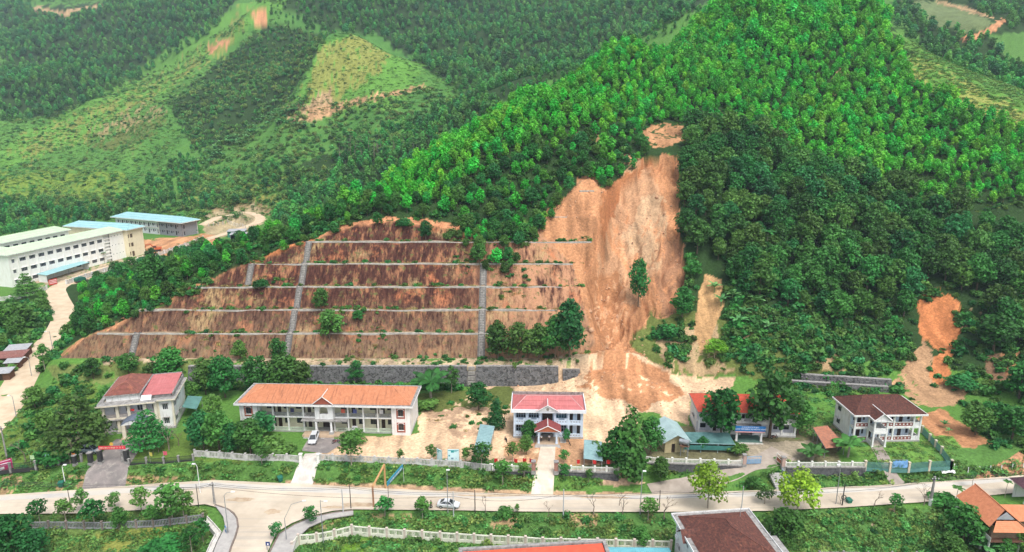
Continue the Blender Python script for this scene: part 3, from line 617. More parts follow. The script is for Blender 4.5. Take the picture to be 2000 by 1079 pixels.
def tuft(n, h, spread, wid):
    a = RNG.uniform(0, 6.283, n); r = spread*np.sqrt(RNG.random(n)); base = np.stack([r*np.cos(a), r*np.sin(a), np.zeros(n)], 1)
    b = RNG.uniform(0, 6.283, n); tip = base+np.stack([np.cos(b)*h*.45, np.sin(b)*h*.45, h*RNG.uniform(.6,1.2,n)], 1)
    sd_ = np.stack([-np.sin(b), np.cos(b), b*0], 1)*wid; v = np.stack([base-sd_, base+sd_, tip+sd_*.3, tip-sd_*.3], 1).reshape(-1,3); v[:,2] -= .05
    return v, np.arange(4*n).reshape(n,4), RNG.random(n)
for s in range(3):
    proto('grass', 'grass', tuft(46, .42, .8, .09), None, 'grass'); proto('dry', 'grass', tuft(46, .6, .8, .08), None, 'dry')
def turf(n, rad):
    a = RNG.uniform(0, 6.283, n); r = rad*np.sqrt(RNG.random(n)); c = np.stack([r*np.cos(a), r*np.sin(a), RNG.uniform(.05,.3,n)], 1); nr_ = RNG.normal(size=(n,3))*.35+np.array((0,-.15,1.0)); v, f = cards(c, nr_, np.full(n, .36)); return v, f, RNG.random(n)
for s in range(3): proto('turf', 'grass', turf(40, 1.1), None, 'turf')
def fronds(nf, L, droop, wid, z0, seg=5, vee=.35, rise=.9):
    """pinnate palm leaves: two drooping blades of leaflets along each rib"""
    V = []; Fc = []; T = []
    for i in range(nf):
        a = i*2.399+random.uniform(-.2,.2); el = rise*random.uniform(.5,1.15); p = Vector((0,0,z0)); d = Vector((math.cos(a), math.sin(a), el)).normalized(); side = Vector((-math.sin(a), math.cos(a), 0))
        for k in range(seg):
            q = p+d*L/seg; w0 = wid*math.sin(math.pi*(.12+.8*k/seg)); w1 = wid*math.sin(math.pi*(.12+.8*(k+1)/seg))
            for sg in (-1, 1):
                o = len(V); V += [p, q, q+side*sg*w1-Vector((0,0,w1*vee))-d*w1*-.3, p+side*sg*w0-Vector((0,0,w0*vee))-d*w0*-.3]; Fc.append((o,o+1,o+2,o+3)); T.append(random.random())
            p = q; d = (d+Vector((0,0,-droop/seg))).normalized()
    return np.array([tuple(v) for v in V]), np.array(Fc), np.array(T)
b = MB(); b.tube([(0,0,-.3),(.1,0,3),(.1,.1,6),(0,.1,8)], [.14,.11,.09,.08], 6); proto('areca', 'areca_palm', fronds(9, 2.2, 1.5, .55, 8, 5, .5), b, 'palm', PALEBARK)
b = MB(); b.tube([(0,0,-.3),(.1,0,1),(.15,.1,2.2)], [.22,.18,.15], 7); proto('coco', 'palm', fronds(13, 3.2, 1.3, .75, 2.2, 6, .45, 1.1), b, 'palm', PALEBARK)
for s in range(2):
    b = MB(); b.tube([(0,0,-.2),(0,0,1.6)], [.16,.1], 6); proto('banana', 'banana_plant', fronds(7, 2.4, 1.4, .42, 1.5, 5, .1, 1.5), b, 'banana', surf('banana_stem', (.2,.26,.1), (.14,.17,.07)))
def bare(h, seed, depth=3):
    R = random.Random(seed); b = MB()
    def grow(p, d, L, r, k):
        q = p+d*L; b.tube([p, p+d*L*.5+Vector((R.uniform(-1,1),R.uniform(-1,1),0))*L*.05, q], [r, r*.8, r*.55], 5, cap=False)
        if k:
            for j in range(3 if k > 1 else 4):
                a = R.uniform(0,6.28); nd = (d+Vector((math.cos(a),math.sin(a),R.uniform(.0,.4)))*R.uniform(.5,.85)).normalized(); grow(q, nd, L*R.uniform(.55,.8), r*.5, k-1)
    grow(Vector((0,0,-.2)), Vector((0,0,1)), h*.32, h*.02, depth); return b
BARE = [bare(5, s, 3).mesh('branches', surf('bare_bark', (.24,.19,.15), (.14,.11,.09), 4, .95)) for s in range(4)]

TREE_N = 0
def plant(kind, loc, h, label, cat='tree', group=None, vi=None, rz=None, wide=1.0, name=None):
    """a tree or shrub as a thing with trunk and crown; h = its height in metres"""
    vs = PROTO[kind]; nm, cr, tr = vs[(vi if vi is not None else random.randrange(len(vs))) % len(vs)]
    base = dict(acacia=6.5, bright=6.5, dark=12, mid=8, round=8, far=9, farlight=8, street=5, airy=9, lime=8, cone=8, tier=9, bush=1.2, darkbush=1.8, shrub=3.0, greybush=1.8, areca=9.6, coco=5, banana=4).get(kind, 1)
    s = h/base; rz = random.uniform(0,6.28) if rz is None else rz
    t = thing(name or nm, label, cat, loc, rz, group); t.scale = (s*wide, s*wide, s)
    if tr: obj('stem' if kind == 'banana' else 'trunk', tr, t)
    obj('fronds' if kind in ('areca','coco') else 'leaves' if kind in ('banana',) else 'foliage' if ('bush' in kind or kind == 'shrub') else 'crown', cr, t)
    return t
def scatter(name, kinds, X, Y, S, label, cat, sink=.15, tilt=0):
    """uncountable growth: instances of the plant meshes on points of the land"""
    if len(X) == 0: return
    Z = terrain(X, Y)-sink; n = len(X)
    me = bpy.data.meshes.new(name); me.vertices.add(n); me.vertices.foreach_set('co', np.stack([X,Y,Z],-1).astype(np.float32).ravel())
    me.attributes.new('scl','FLOAT','POINT').data.foreach_set('value', S.astype(np.float32))
    me.attributes.new('rot','FLOAT','POINT').data.foreach_set('value', RNG.uniform(0,6.28,n).astype(np.float32))
    o = obj(name, me); tag(o, label, cat, kind='stuff')
    col = bpy.data.collections.new('set_'+name); k = 0
    for kd in kinds:
        for nm, cr, tr in PROTO[kd]:
            col.objects.link(bpy.data.objects.new('k%02d_%s' % (k, name), cr)); k += 1
    me.attributes.new('pick','INT','POINT').data.foreach_set('value', RNG.integers(0,k,n).astype(np.int32))
    g = bpy.data.node_groups.new('grow_'+name, 'GeometryNodeTree'); g.interface.new_socket('Geometry', in_out='INPUT', socket_type='NodeSocketGeometry'); g.interface.new_socket('Geometry', in_out='OUTPUT', socket_type='NodeSocketGeometry')
    N = g.nodes; L = g.links; i_ = N.new('NodeGroupInput'); o_ = N.new('NodeGroupOutput')
    ci = N.new('GeometryNodeCollectionInfo'); ci.inputs[0].default_value = col; ci.inputs['Separate Children'].default_value = True; ci.inputs['Reset Children'].default_value = True
    ip = N.new('GeometryNodeInstanceOnPoints'); ip.inputs['Pick Instance'].default_value = True
    def na(nm, ty):
        q = N.new('GeometryNodeInputNamedAttribute'); q.data_type = ty; q.inputs[0].default_value = nm; return q.outputs[0]
    cx = N.new('ShaderNodeCombineXYZ'); L.new(na('rot','FLOAT'), cx.inputs[2])
    L.new(i_.outputs[0], ip.inputs['Points']); L.new(ci.outputs[0], ip.inputs['Instance']); L.new(na('pick','INT'), ip.inputs['Instance Index'])
    L.new(cx.outputs[0], ip.inputs['Rotation']); L.new(na('scl','FLOAT'), ip.inputs['Scale']); L.new(ip.outputs[0], o_.inputs[0])
    md = o.modifiers.new('grow','NODES'); md.node_group = g
    return o
def sample(poly, y0, y1, dens, jit=6, holes=()):
    """random spots of the land seen inside a pixel outline, between two distances; dens = spots per square metre"""
    xs = [p[0] for p in poly]; us = [(min(xs)-CX)/F*1.1, (max(xs)-CX)/F*1.1]
    xa = min(us[0]*y0, us[0]*y1); xb = max(us[1]*y0, us[1]*y1)
    n = int(dens*(xb-xa)*(y1-y0)); X = RNG.uniform(xa, xb, n); Y = RNG.uniform(y0, y1, n)
    Z = terrain(X, Y); px, py = proj(X, Y, Z); jx = fbm(X*.2, Y*.2, 3, 71)*jit*2; jy = fbm(X*.2+9, Y*.2, 3, 72)*jit*2
    m = inpoly(px+jx, py+jy, poly)
    for h in holes: m &= ~inpoly(px, py, h)
    return X[m], Y[m]
def thin(X, Y, d):
    """drop spots closer together than d"""
    keep = []; grid = {}
    for i in range(len(X)):
        k = (int(X[i]//d), int(Y[i]//d)); ok = True
        for a in (-1,0,1):
            for b_ in (-1,0,1):
                for j in grid.get((k[0]+a, k[1]+b_), ()):
                    if (X[i]-X[j])**2+(Y[i]-Y[j])**2 < d*d: ok = False; break
                if not ok: break
            if not ok: break
        if ok: grid.setdefault(k, []).append(i); keep.append(i)
    return X[keep], Y[keep]
def forest(kinds, X, Y, hs, label, stuff_label, group, cat='tree', nmax=300, sname='distant_trees', base=6.5, name=None):
    """the trees that show largest one by one, the rest as one mass"""
    Z = terrain(X, Y); px, py = proj(X, Y, Z); vis = (px > -20) & (px < 2020) & (py > -20) & (py < 1100)
    order = np.argsort(np.where(vis, Y, 1e6)-hs*2); o = order[:nmax] if nmax else order[:0]; rest = order[nmax:]
    for i in o:
        if vis[i]: plant(random.choice(kinds), (X[i], Y[i], Z[i]-.15), hs[i], label, cat, group, name=name)
    scatter(sname, kinds, X[rest], Y[rest], hs[rest]/base, stuff_label, 'trees')
# ---------------------------------------------------------------- woods and scrub on the slopes
H_SCAR = [(1045,480),(1085,395),(1140,345),(1195,350),(1262,298),(1330,298),(1340,480),(1342,580),(1300,625),(1265,615),(1240,675),(1300,722),(1420,745),(1400,860),(900,800),(1060,730),(1150,700),(1130,580)]
H_CUT = CUTPX+[(1150,720),(90,720)]
PLANT_ = [(735,385),(860,300),(1000,213),(1200,105),(1430,-5),(1700,-70),(1740,90),(1790,165),(1890,212),(2000,258),(2200,380),(2200,560),(2000,480),(1900,432),(1760,392),(1600,325),(1500,285),(1420,245),(1330,240),(1250,250),(1150,262),(1080,265),(1000,310),(900,370),(830,405),(760,400)]
STRIP = [(1740,82),(1800,78),(2000,172),(2200,270),(2200,380),(2000,262),(1880,212),(1780,165)]
X, Y = thin(*sample(PLANT_, 228, 400, .55, 5, (STRIP, H_SCAR)), 2.35)
hs = 6.3*RNG.uniform(.65, 1.25, len(X))*np.where(Y > 318, 1.3, 1)*(1+.3*fbm(X*.03, Y*.03, 3, 91)); k = fbm(X*.05, Y*.05, 3, 92) < .56; X, Y, hs = X[k], Y[k], hs[k]
forest(['acacia','acacia','bright'], X, Y, hs, 'young bright green acacia tree in the dense plantation above the landslide', 'bright green acacia plantation covering the upper hillside', 'plantation acacias above the landslide', sname='acacia_plantation', name='acacia_tree')
DARKP = [(1338,330),(1340,290),(1350,255),(1420,240),(1500,290),(1620,335),(1760,396),(1900,440),(2200,565),(2200,720),(2000,690),(1930,660),(1880,575),(1790,575),(1760,640),(1640,640),(1560,600),(1480,600),(1420,560),(1340,480)]
X, Y = thin(*sample(DARKP, 168, 268, .25, 5, (H_SCAR, [(1345,745),(1352,600),(1374,520),(1415,530),(1424,620),(1420,745)], [(1778,572),(1930,572),(1915,680),(1900,790),(1770,790)])), 3.6)
hs = 10.5*RNG.uniform(.6, 1.2, len(X))
forest(['dark','dark','dark','mid'], X, Y, hs, 'dark broadleaf tree in the thick wood right of the landslide', 'dark broadleaf wood right of the landslide', 'dark wood right of the landslide', sname='dark_wood', name='forest_tree', base=12)
TOPP = [(700,425),(720,390),(830,400),(1000,315),(1080,268),(1150,265),(1250,255),(1262,305),(1230,354),(1196,377),(1152,352),(1126,354),(1094,404),(1062,446),(1045,476),(1000,490),(930,480),(900,440),(830,425)]
X, Y = thin(*sample(TOPP, 205, 275, .3, 4, ()), 2.6)
X2, Y2 = thin(*sample([(885,450),(1060,438),(1048,478),(1015,505),(990,545),(945,528),(905,495)], 198, 236, .4, 3, ()), 2.2); X = np.r_[X, X2]; Y = np.r_[Y, Y2]
hs = 6.0*RNG.uniform(.5, 1.25, len(X))
forest(['mid','dark','acacia'], X, Y, hs, 'green tree at the wood edge right above the benched cut', 'green wood edge above the benched cut', 'trees above the benched cut', sname='wood_edge', name='slope_tree', base=9)
LEFTP = [(125,678),(250,624),(330,594),(400,562),(490,518),(600,474),(700,428),(700,390),(600,400),(560,400),(520,440),(440,475),(300,510),(160,570),(150,600)]
X, Y = thin(*sample(LEFTP, 186, 345, .34, 3, (H_CUT,)), 3.0)
d_, _ = segdist(X, Y, LROADW); k = d_ > 6; X, Y = X[k], Y[k]
hs = 5.6*RNG.uniform(.45, 1.25, len(X))*np.where(X > -60, 1.25, 1)
forest(['mid','dark','acacia','mid'], X, Y, hs, 'leafy tree on the spur between the benched cut and the school lane', 'leafy trees on the spur behind the benched cut', 'trees on the spur left of the cut', sname='spur_wood', name='spur_tree', base=9)
# far hills
FARP = [([(300,-30),(620,-30),(660,60),(540,200),(480,250),(380,290),(330,240),(420,150),(520,60),(480,-10)],430,820,.035,4.2,['farlight'],(.3,.65)),
        ([(0,0),(480,-40),(420,60),(300,140),(200,190),(0,215)],640,1500,.05,5,['far','farlight'],(.8,1.3)),
        ([(0,215),(200,190),(90,230),(0,240)],600,820,.05,4.5,['far'],(.7,1.1)),
        ([(560,-40),(900,-40),(1440,-40),(1300,50),(1100,140),(1000,205),(900,190),(840,140),(760,80),(660,60),(600,60)],470,1300,.055,4.4,['far','farlight','far'],(.8,1.2)),
        ([(930,225),(990,185),(1110,105),(1300,40),(1440,-20),(1440,10),(1200,120),(1000,222)],385,640,.12,3.2,['farlight'],(.3,.7)),
        ([(560,400),(700,385),(960,235),(1000,215),(960,195),(860,200),(830,250),(740,310),(640,310),(660,350),(560,380)],330,480,.1,3.6,['far','far','farlight'],(.6,1.1)),
        ([(1760,-60),(2200,-60),(2200,300),(2000,212),(1800,110),(1740,60)],345,1000,.07,4,['far','farlight'],(.6,1.1)),
        ([(220,400),(330,330),(380,290),(420,300),(400,360),(340,400)],400,600,.06,3.6,['far'],(.5,.9)),([(-40,400),(60,385),(120,415),(300,395),(420,385),(560,395),(420,410),(250,425),(0,445)],375,560,.09,3.6,['far'],(.4,1.0)),
        ([(-60,480),(-60,425),(200,405),(290,412),(200,435),(110,447)],330,470,.10,3.4,['far'],(.4,.95)),([(530,440),(560,400),(640,375),(705,382),(640,440),(600,460)],300,470,.10,3.4,['far'],(.5,1.0)),([(640,270),(820,240),(860,330),(700,330)],400,520,.05,3.6,['far','farlight'],(.5,1.0)),([(480,340),(560,320),(600,340),(560,385),(500,380)],380,520,.06,3.6,['far'],(.5,.9))]
FH = [[(1760,0),(1880,5),(1940,45),(1900,65),(1820,52)],[(1860,60),(1970,30),(1975,45),(1900,90)],[(60,8),(210,2),(210,18),(120,36),(60,26)],[(1930,65),(2100,50),(2100,150),(1960,115)],
      [(402,76),(470,70),(465,100),(410,120)],[(486,8),(528,5),(528,58),(490,60)]]
FX, FY, FS = [], [], []
for poly, a, c, dn, sp, kd, sc in FARP:
    X, Y = thin(*sample(poly, a, c, dn, 5, FH), sp); FX.append(X); FY.append(Y); FS.append(9*RNG.uniform(sc[0], sc[1], len(X)))
X = np.concatenate(FX); Y = np.concatenate(FY); hs = np.concatenate(FS)
forest(['far','farlight','farlight'], X, Y, hs, 'small hazy green tree on the hills across the valley', 'hazy green woods on the hills across the valley', 'trees on the far hills', sname='far_woods', name='hill_tree', base=9)
# scrub over open slopes
H_NARROW = [(1350,712),(1358,590),(1374,526),(1412,532),(1420,612),(1400,700)]
def off_drives(X, Y):
    k = np.ones(X.shape, bool)
    for hw_, pts in DRIVES: k &= segdist(X, Y, pts)[0] > hw_+.3
    return k
def scrub(name, kinds, regs, label, cat='shrubs', sink=.15, far=False):
    xs, ys, ss = [], [], []
    for poly, a, c, dn, s0, s1 in regs:
        X, Y = sample(poly, a, c, dn, 6, FH if a > 330 else (H_SCAR, H_NARROW)); xs.append(X); ys.append(Y); ss.append(RNG.uniform(s0, s1, len(X)))
    X = np.concatenate(xs); Y = np.concatenate(ys); S = np.concatenate(ss)
    d_, _ = segdist(X, Y, LROADW); k = (d_ > 4.0) & off_drives(X, Y) & (polydist(X, Y, ROADP) > .6) & (polydist(X, Y, JUNC) > .6); scatter(name, kinds, X[k], Y[k], S[k], label, cat, sink)
scrub('hillside_scrub', ['bush','lightbush','lightbush'], [
  ([(-60,440),(-60,235),(60,235),(200,180),(480,-10),(560,-10),(330,190),(340,330),(300,410),(0,440)],380,820,.016,.4,1.6),([(-60,440),(-60,390),(340,380),(560,330),(660,330),(560,420),(400,440),(250,430)],370,560,.05,.6,2.2),([(330,330),(480,260),(560,200),(620,240),(640,300),(560,400),(400,400)],400,620,.05,.6,2.0),
  ([(640,210),(830,170),(960,220),(860,320),(640,330)],400,560,.06,.6,2.0),([(600,80),(700,60),(830,120),(820,180),(600,220)],440,640,.006,.4,1.2),
  ([(330,200),(520,50),(640,70),(560,200),(480,260),(380,300)],450,800,.06,.8,2.2)], 'low green scrub over the far hillsides', far=True)
scrub('slope_scrub', ['bush','darkbush','bush'], [
  ([(1340,480),(1480,600),(1640,640),(1760,640),(1790,700),(1720,745),(1560,740),(1430,730),(1310,700),(1330,600)],160,225,.34,.5,1.5),
  ([(1850,660),(2000,640),(2200,700),(2200,900),(2000,905),(1960,890),(1860,800),(1900,760),(1850,740)],125,205,.16,.5,1.5),
  ([(1640,560),(1900,560),(1780,600),(1790,690),(1640,700)],160,215,.3,.6,1.6),([(1735,700),(1800,660),(1900,690),(1910,790),(1740,790)],140,205,.025,.4,.9),([(1860,600),(1930,600),(1920,690),(1875,690)],150,210,.3,.5,1.3),([(1480,725),(1730,745),(1720,790),(1560,770)],150,178,.22,.5,1.2),([(1430,520),(1640,560),(1640,720),(1430,720)],160,225,.3,.7,1.9),([(1240,640),(1330,620),(1345,720),(1290,722)],165,205,.25,.4,1.2),
  (TOPP,200,280,.15,.5,1.4),(LEFTP,184,345,.35,.4,1.3),
  ([(80,600),(140,660),(110,720),(30,780),(0,740),(0,590)],180,270,.2,.6,2.0),([(0,880),(60,800),(120,720),(210,700),(470,730),(470,760),(200,760),(180,860),(0,910)],128,190,.14,.4,1.3)], 'low green scrub on the near slopes')
scrub('plantation_undergrowth', ['bush','grass'], [(PLANT_,225,400,.3,.5,1.3),(DARKP,170,270,.12,.6,1.6)], 'green undergrowth between the plantation trees')
scrub('grass', ['turf','turf','turf','grass'], [
  ([(0,905),(620,900),(960,905),(1050,912),(1050,955),(600,945),(420,937),(0,965)],121,134,1.1,.6,1.3),([(1090,925),(1200,925),(1160,955),(1085,955)],121,134,1.0,.6,1.2),
  ([(1250,900),(1900,905),(2200,880),(2200,925),(1900,940),(1500,955),(1380,950)],118,136,.9,.6,1.5),([(0,1005),(400,995),(440,1100),(0,1150)],92,121,1.0,.6,1.3),
  ([(580,1005),(2200,985),(2200,1200),(560,1200)],86,119,.9,.6,1.5),([(1650,855),(1860,855),(1900,905),(1690,905)],128,150,.9,.4,.8),([(1500,740),(1730,745),(1640,860),(1560,850)],140,176,.35,.5,1.3),
  ([(0,780),(180,740),(210,860),(0,920)],128,180,.35,.6,1.4),([(380,840),(480,850),(590,885),(380,890)],130,150,.4,.6,1.2)], 'short green grass on the banks, yards and fields', 'grass', .05)
scrub('hill_grass', ['turf'], [([(-60,440),(-60,235),(60,235),(200,180),(470,-20),(600,-20),(360,190),(350,330),(300,410),(0,440)],380,820,.15,.8,1.5),([(590,85),(700,55),(850,115),(900,190),(820,210),(560,250)],440,640,.15,.8,1.4),(STRIP,225,400,.5,.6,1.3),([(-60,440),(-60,390),(340,380),(560,330),(660,330),(560,420),(400,440),(250,430)],370,560,.3,.8,1.6),
  ([(330,330),(480,260),(560,240),(660,300),(560,400),(400,400)],380,620,.12,.8,1.5)], 'rough grass on the open hillsides', 'grass', .1)
scrub('bank_scrub', ['bush','lightbush'], [([(0,912),(600,905),(960,912),(960,945),(420,930),(0,950)],122,133,.12,.35,.8),([(1250,905),(1700,915),(1950,915),(1950,935),(1400,945)],120,134,.14,.4,.9),
  ([(1540,1000),(1850,990),(1860,1100),(1540,1120)],86,119,.25,.35,.9),([(700,1005),(1300,1010),(1310,1045),(700,1020)],104,119,.2,.35,.9),([(60,1020),(400,1010),(400,1030),(60,1040)],96,121,.25,.3,.8),([(730,1040),(1000,1060),(800,1079),(600,1060)],92,112,.1,.4,1.0)], 'low bushes on the roadside banks')
X, Y = sample([(200,700),(1150,690),(1150,720),(200,722)],168,182,.3,4); scatter('ledge_weeds', ['grass','bush','dry'], X, Y, RNG.uniform(.4,1,len(X)), 'weeds on the ledge behind the stone wall', 'weeds')
def on_benches():
    xs, ys = [], []
    for i in range(1, 6):
        n = 190; x = RNG.uniform(-95, 30, n); y = BY[i]+RNG.uniform(.5, BERM, n); xs.append(x); ys.append(y)
    x = RNG.uniform(-95, 30, 1500); y = RNG.uniform(181, 212, 1500); k = (fbm(x*.07, y*.1, 3, 88) > .12); xs.append(x[k]); ys.append(y[k])
    X = np.concatenate(xs); Y = np.concatenate(ys); k = polydist(X, Y, CUT) < -.5; return X[k], Y[k]
X, Y = on_benches(); scatter('bench_weeds', ['dry','dry','grass','bush'], X, Y, RNG.uniform(.35,.95,len(X)), 'dry tufts and weeds growing on the cut face', 'weeds', .1)
X, Y = sample([(820,790),(1000,770),(990,830),(900,850),(830,830)],135,172,.12,6); scatter('yard_weeds', ['dry','bush'], X, Y, RNG.uniform(.3,.8,len(X)), 'dry weeds on the washed sand by the long orange-roofed block', 'weeds')

X = np.r_[RNG.uniform(-88, -14, 260), RNG.uniform(76, 104, 40)]; Y = np.where(X < 0, RNG.uniform(169.6, 171.2, len(X)), RNG.uniform(167.5, 171.5, len(X))); scatter('wall_shrubs', ['bush','darkbush','bush'], X, Y, RNG.uniform(.5, 1.3, len(X)), 'low shrubs along the foot of the rubble walls', 'shrubs')
# ---------------------------------------------------------------- building kit
WHITE = surf('white_plaster', (.76,.76,.74), (.68,.68,.66), .8, .85, c3=(.42,.41,.38)); CREAM = surf('cream_plaster', (.74,.68,.50), (.66,.60,.44), .8, .85, c3=(.45,.40,.30))
BLUEW = surf('pale_blue_plaster', (.62,.72,.82), (.54,.64,.74), .8, .85, c3=(.42,.47,.52)); YELL = surf('pale_yellow_plaster', (.74,.72,.52), (.66,.64,.46), .8, .85)
GLASS = surf('dark_glass', (.020,.026,.032), (.035,.042,.05), 1.2, .12, spec=.6); DOORM = surf('dark_door', (.045,.03,.022), (.03,.02,.016), 2, .6); SHADE = surf('brown_shutter', (.05,.028,.02), (.03,.02,.015), 2, .7)
ORTILE = surf('orange_tile', (.58,.25,.13), (.49,.20,.10), 1.2, .8, c3=(.22,.085,.05), s3=(1.6,.12,.12)); BRTILE = surf('brown_tile', (.135,.050,.037), (.070,.032,.027), 2.6, .85, c3=(.24,.10,.06), s3=(1.6,.7,.7))
RUTILE = surf('rust_tile', (.27,.10,.08), (.19,.075,.055), 1.4, .85, c3=(.42,.17,.10), s3=(.5,.5,.5)); PINKM = surf('pink_red_metal', (.48,.15,.145), (.40,.125,.12), .8, .5, c3=(.58,.22,.21), s3=(2.5,.1,.1)); REDM = surf('red_metal', (.66,.11,.055), (.58,.09,.05), .8, .5)
CONC = surf('stained_concrete', (.34,.33,.31), (.22,.21,.20), 1.5, .9, c3=(.08,.075,.07), s3=(.8,.8,.5)); GREYC = surf('grey_concrete', (.42,.41,.39), (.34,.33,.31), 1.5, .9); LIGHTC = surf('light_concrete', (.62,.60,.55), (.50,.48,.44), 1.2, .9, c3=(.34,.31,.27))
BRICK = surf('brick_red', (.36,.10,.06), (.28,.08,.05), 2, .85); BALMET = surf('railing_grey', (.30,.31,.30), (.24,.25,.24), 2, .7); TEAL = surf('teal_metal', (.27,.42,.42), (.23,.36,.37), .6, .45, c3=(.16,.25,.26)); PALEGREEN = surf('pale_green_metal', (.50,.63,.42), (.45,.57,.38), .3, .5)
TEALR = surf('blue_green_metal', (.30,.52,.53), (.27,.47,.49), .3, .5); TURQ = surf('turquoise_metal', (.17,.46,.52), (.14,.40,.46), .5, .45); GREENM = surf('green_metal', (.12,.27,.24), (.10,.22,.20), .6, .5); BLOCK = surf('bare_block', (.27,.28,.30), (.22,.23,.25), 1.4, .95)
IRON = surf('dark_iron', (.045,.045,.048), (.03,.03,.03), 3, .6); STEEL = surf('grey_steel', (.36,.37,.38), (.28,.29,.30), 2, .5, metal=.3); TILEF = surf('porch_tile', (.48,.36,.25), (.40,.30,.21), 1.5, .6); WOOD = surf('dark_wood', (.14,.07,.04), (.09,.045,.03), 3, .8); STONEW = surf('dark_stone', (.10,.10,.105), (.055,.055,.06), 1.6, .95, c3=(.16,.16,.15), s3=(1.5,1.5,1.5), bump=.1)
SIGNBLUE = surf('sign_blue', (.02,.16,.42), (.02,.14,.38), 1, .5); SIGNRED = surf('sign_red', (.55,.02,.04), (.5,.02,.04), 1, .5); PINKS = surf('sign_pink', (.50,.025,.14), (.45,.02,.12), 1, .5); FLAGR = surf('flag_red', (.55,.025,.02), (.45,.02,.02), 2, .8)
PRINTW = surf('print_white', (.8,.8,.8), (.78,.78,.78), 1, .6)
I4 = Matrix.Identity(4)
def face(x, y, ang=0): return Matrix.Translation((x, y, 0))@Matrix.Rotation(math.radians(ang), 4, 'Z')
def wall(parent, M, L, z0, z1, th, holes, mat, name='wall'):
    """wall with real openings; M puts its outer face: x along it, y inwards"""
    xs = sorted({0, L, *[h[0] for h in holes], *[h[1] for h in holes]}); zs = sorted({z0, z1, *[h[2] for h in holes], *[h[3] for h in holes]})
    b = MB(); b.M = M
    for i in range(len(xs)-1):
        run = None
        for k in range(len(zs)-1):
            cx, cz = (xs[i]+xs[i+1])/2, (zs[k]+zs[k+1])/2
            if any(h[0] < cx < h[1] and h[2] < cz < h[3] for h in holes):
                if run is not None: b.box(xs[i], xs[i+1], 0, th, run, zs[k]); run = None
            elif run is None: run = zs[k]
        if run is not None: b.box(xs[i], xs[i+1], 0, th, run, z1)
    return b.build(name, mat, parent)
def window(parent, M, h, mat=None, nx=2, nz=1, fm=None, sill=None, hood=None, inset=.10, name='window', bar=.06):
    """pane in an opening with its frame, and a sill or rain hood where there is one"""
    x0, x1, z0, z1 = h; e = .004
    b = MB(); b.M = M; b.box(x0+e, x1-e, inset, inset+.04, z0+e, z1-e); w = b.build(name, mat or GLASS, parent)
    b = MB(); b.M = M; y0, y1 = inset-.045, inset-.004
    b.box(x0+e, x0+bar, y0, y1, z0+e, z1-e); b.box(x1-bar, x1-e, y0, y1, z0+e, z1-e); b.box(x0+bar, x1-bar, y0, y1, z0+e, z0+bar); b.box(x0+bar, x1-bar, y0, y1, z1-bar, z1-e)
    for i in range(1, nx): c = x0+(x1-x0)*i/nx; b.box(c-bar*.5, c+bar*.5, y0, y1, z0+bar, z1-bar)
    for i in range(1, nz): c = z0+(z1-z0)*i/nz; b.box(x0+bar, x1-bar, y0+.004, y1-.004, c-bar*.4, c+bar*.4)
    b.build('frame', fm or WHITE, w)
    if sill: b = MB(); b.M = M; b.box(x0-.12, x1+.12, -.14, inset-.05, z0-.12, z0-.006); b.build('sill', sill, w)
    if hood: b = MB(); b.M = M; b.box(x0-.18, x1+.18, -.42, .05, z1+.06, z1+.16); b.build('hood', hood, w)
    return w
def door(parent, M, h, mat=None, leaves=2, inset=.10):
    x0, x1, z0, z1 = h; e = .004; b = MB(); b.M = M; b.box(x0+e, x1-e, inset, inset+.05, z0+e, z1-e); d = b.build('door', mat or DOORM, parent)
    b = MB(); b.M = M
    for i in range(leaves):
        a = x0+(x1-x0)*i/leaves+.06; c = x0+(x1-x0)*(i+1)/leaves-.06
        for q0, q1 in ((.06,.45),(.52,.94)): b.box(a, c, inset-.02, inset-.003, z0+(z1-z0)*q0, z0+(z1-z0)*q1)
    b.build('door_panel', SHADE, d); return d
def courses(b, a, c, d, e, n, lift=.075):
    """overlapping courses on one roof plane; a,c along the eave, d,e along the ridge above c and a"""
    a, c, d, e = map(Vector, (a, c, d, e)); nv = (c-a).cross(e-a)
    if nv.length < 1e-6: nv = (c-a).cross(d-a)
    nv = nv.normalized()*lift
    for k in range(n):
        t0, t1 = k/n, (k+1)/n; p0 = a.lerp(e, t0)+nv; p1 = c.lerp(d, t0)+nv; p2 = c.lerp(d, t1); p3 = a.lerp(e, t1); q0 = a.lerp(e, t0)-nv*.3; q1 = c.lerp(d, t0)-nv*.3
        b.add([p0,p1,p2,p3,q0,q1], [(0,1,2,3),(4,5,1,0)])
def hip(parent, x0, x1, y0, y1, z, rise, mat, n=14, inset=None, ridge_mat=None, name='roof', cap=.09):
    """hipped roof over a rectangle, with ridge and hip caps"""
    b = MB(); cx, cy = (x0+x1)/2, (y0+y1)/2
    if x1-x0 >= y1-y0: i = inset or (y1-y0)/2; r0 = (x0+i, cy, z+rise); r1 = (x1-i, cy, z+rise)
    else: i = inset or (x1-x0)/2; r0 = (cx, y0+i, z+rise); r1 = (cx, y1-i, z+rise)
    A, B, C, D = (x0,y0,z), (x1,y0,z), (x1,y1,z), (x0,y1,z)
    if x1-x0 >= y1-y0: pl = [(A,B,r1,r0),(B,C,r1,r1),(C,D,r0,r1),(D,A,r0,r0)]; hp = [(A,r0),(B,r1),(C,r1),(D,r0),(r0,r1)]
    else: pl = [(A,B,r0,r0),(B,C,r1,r0),(C,D,r1,r1),(D,A,r0,r1)]; hp = [(A,r0),(B,r0),(C,r1),(D,r1),(r0,r1)]
    for p in pl: courses(b, *p, n)
    b.poly([A, D, C, B]); r = b.build(name, mat, parent)
    for p, q in hp:
        k = MB(); up = Vector((0,0,.05)); k.tube([Vector(p)+up, Vector(q)+up], cap, 6); k.build('ridge_cap', ridge_mat or mat, r)
    return r
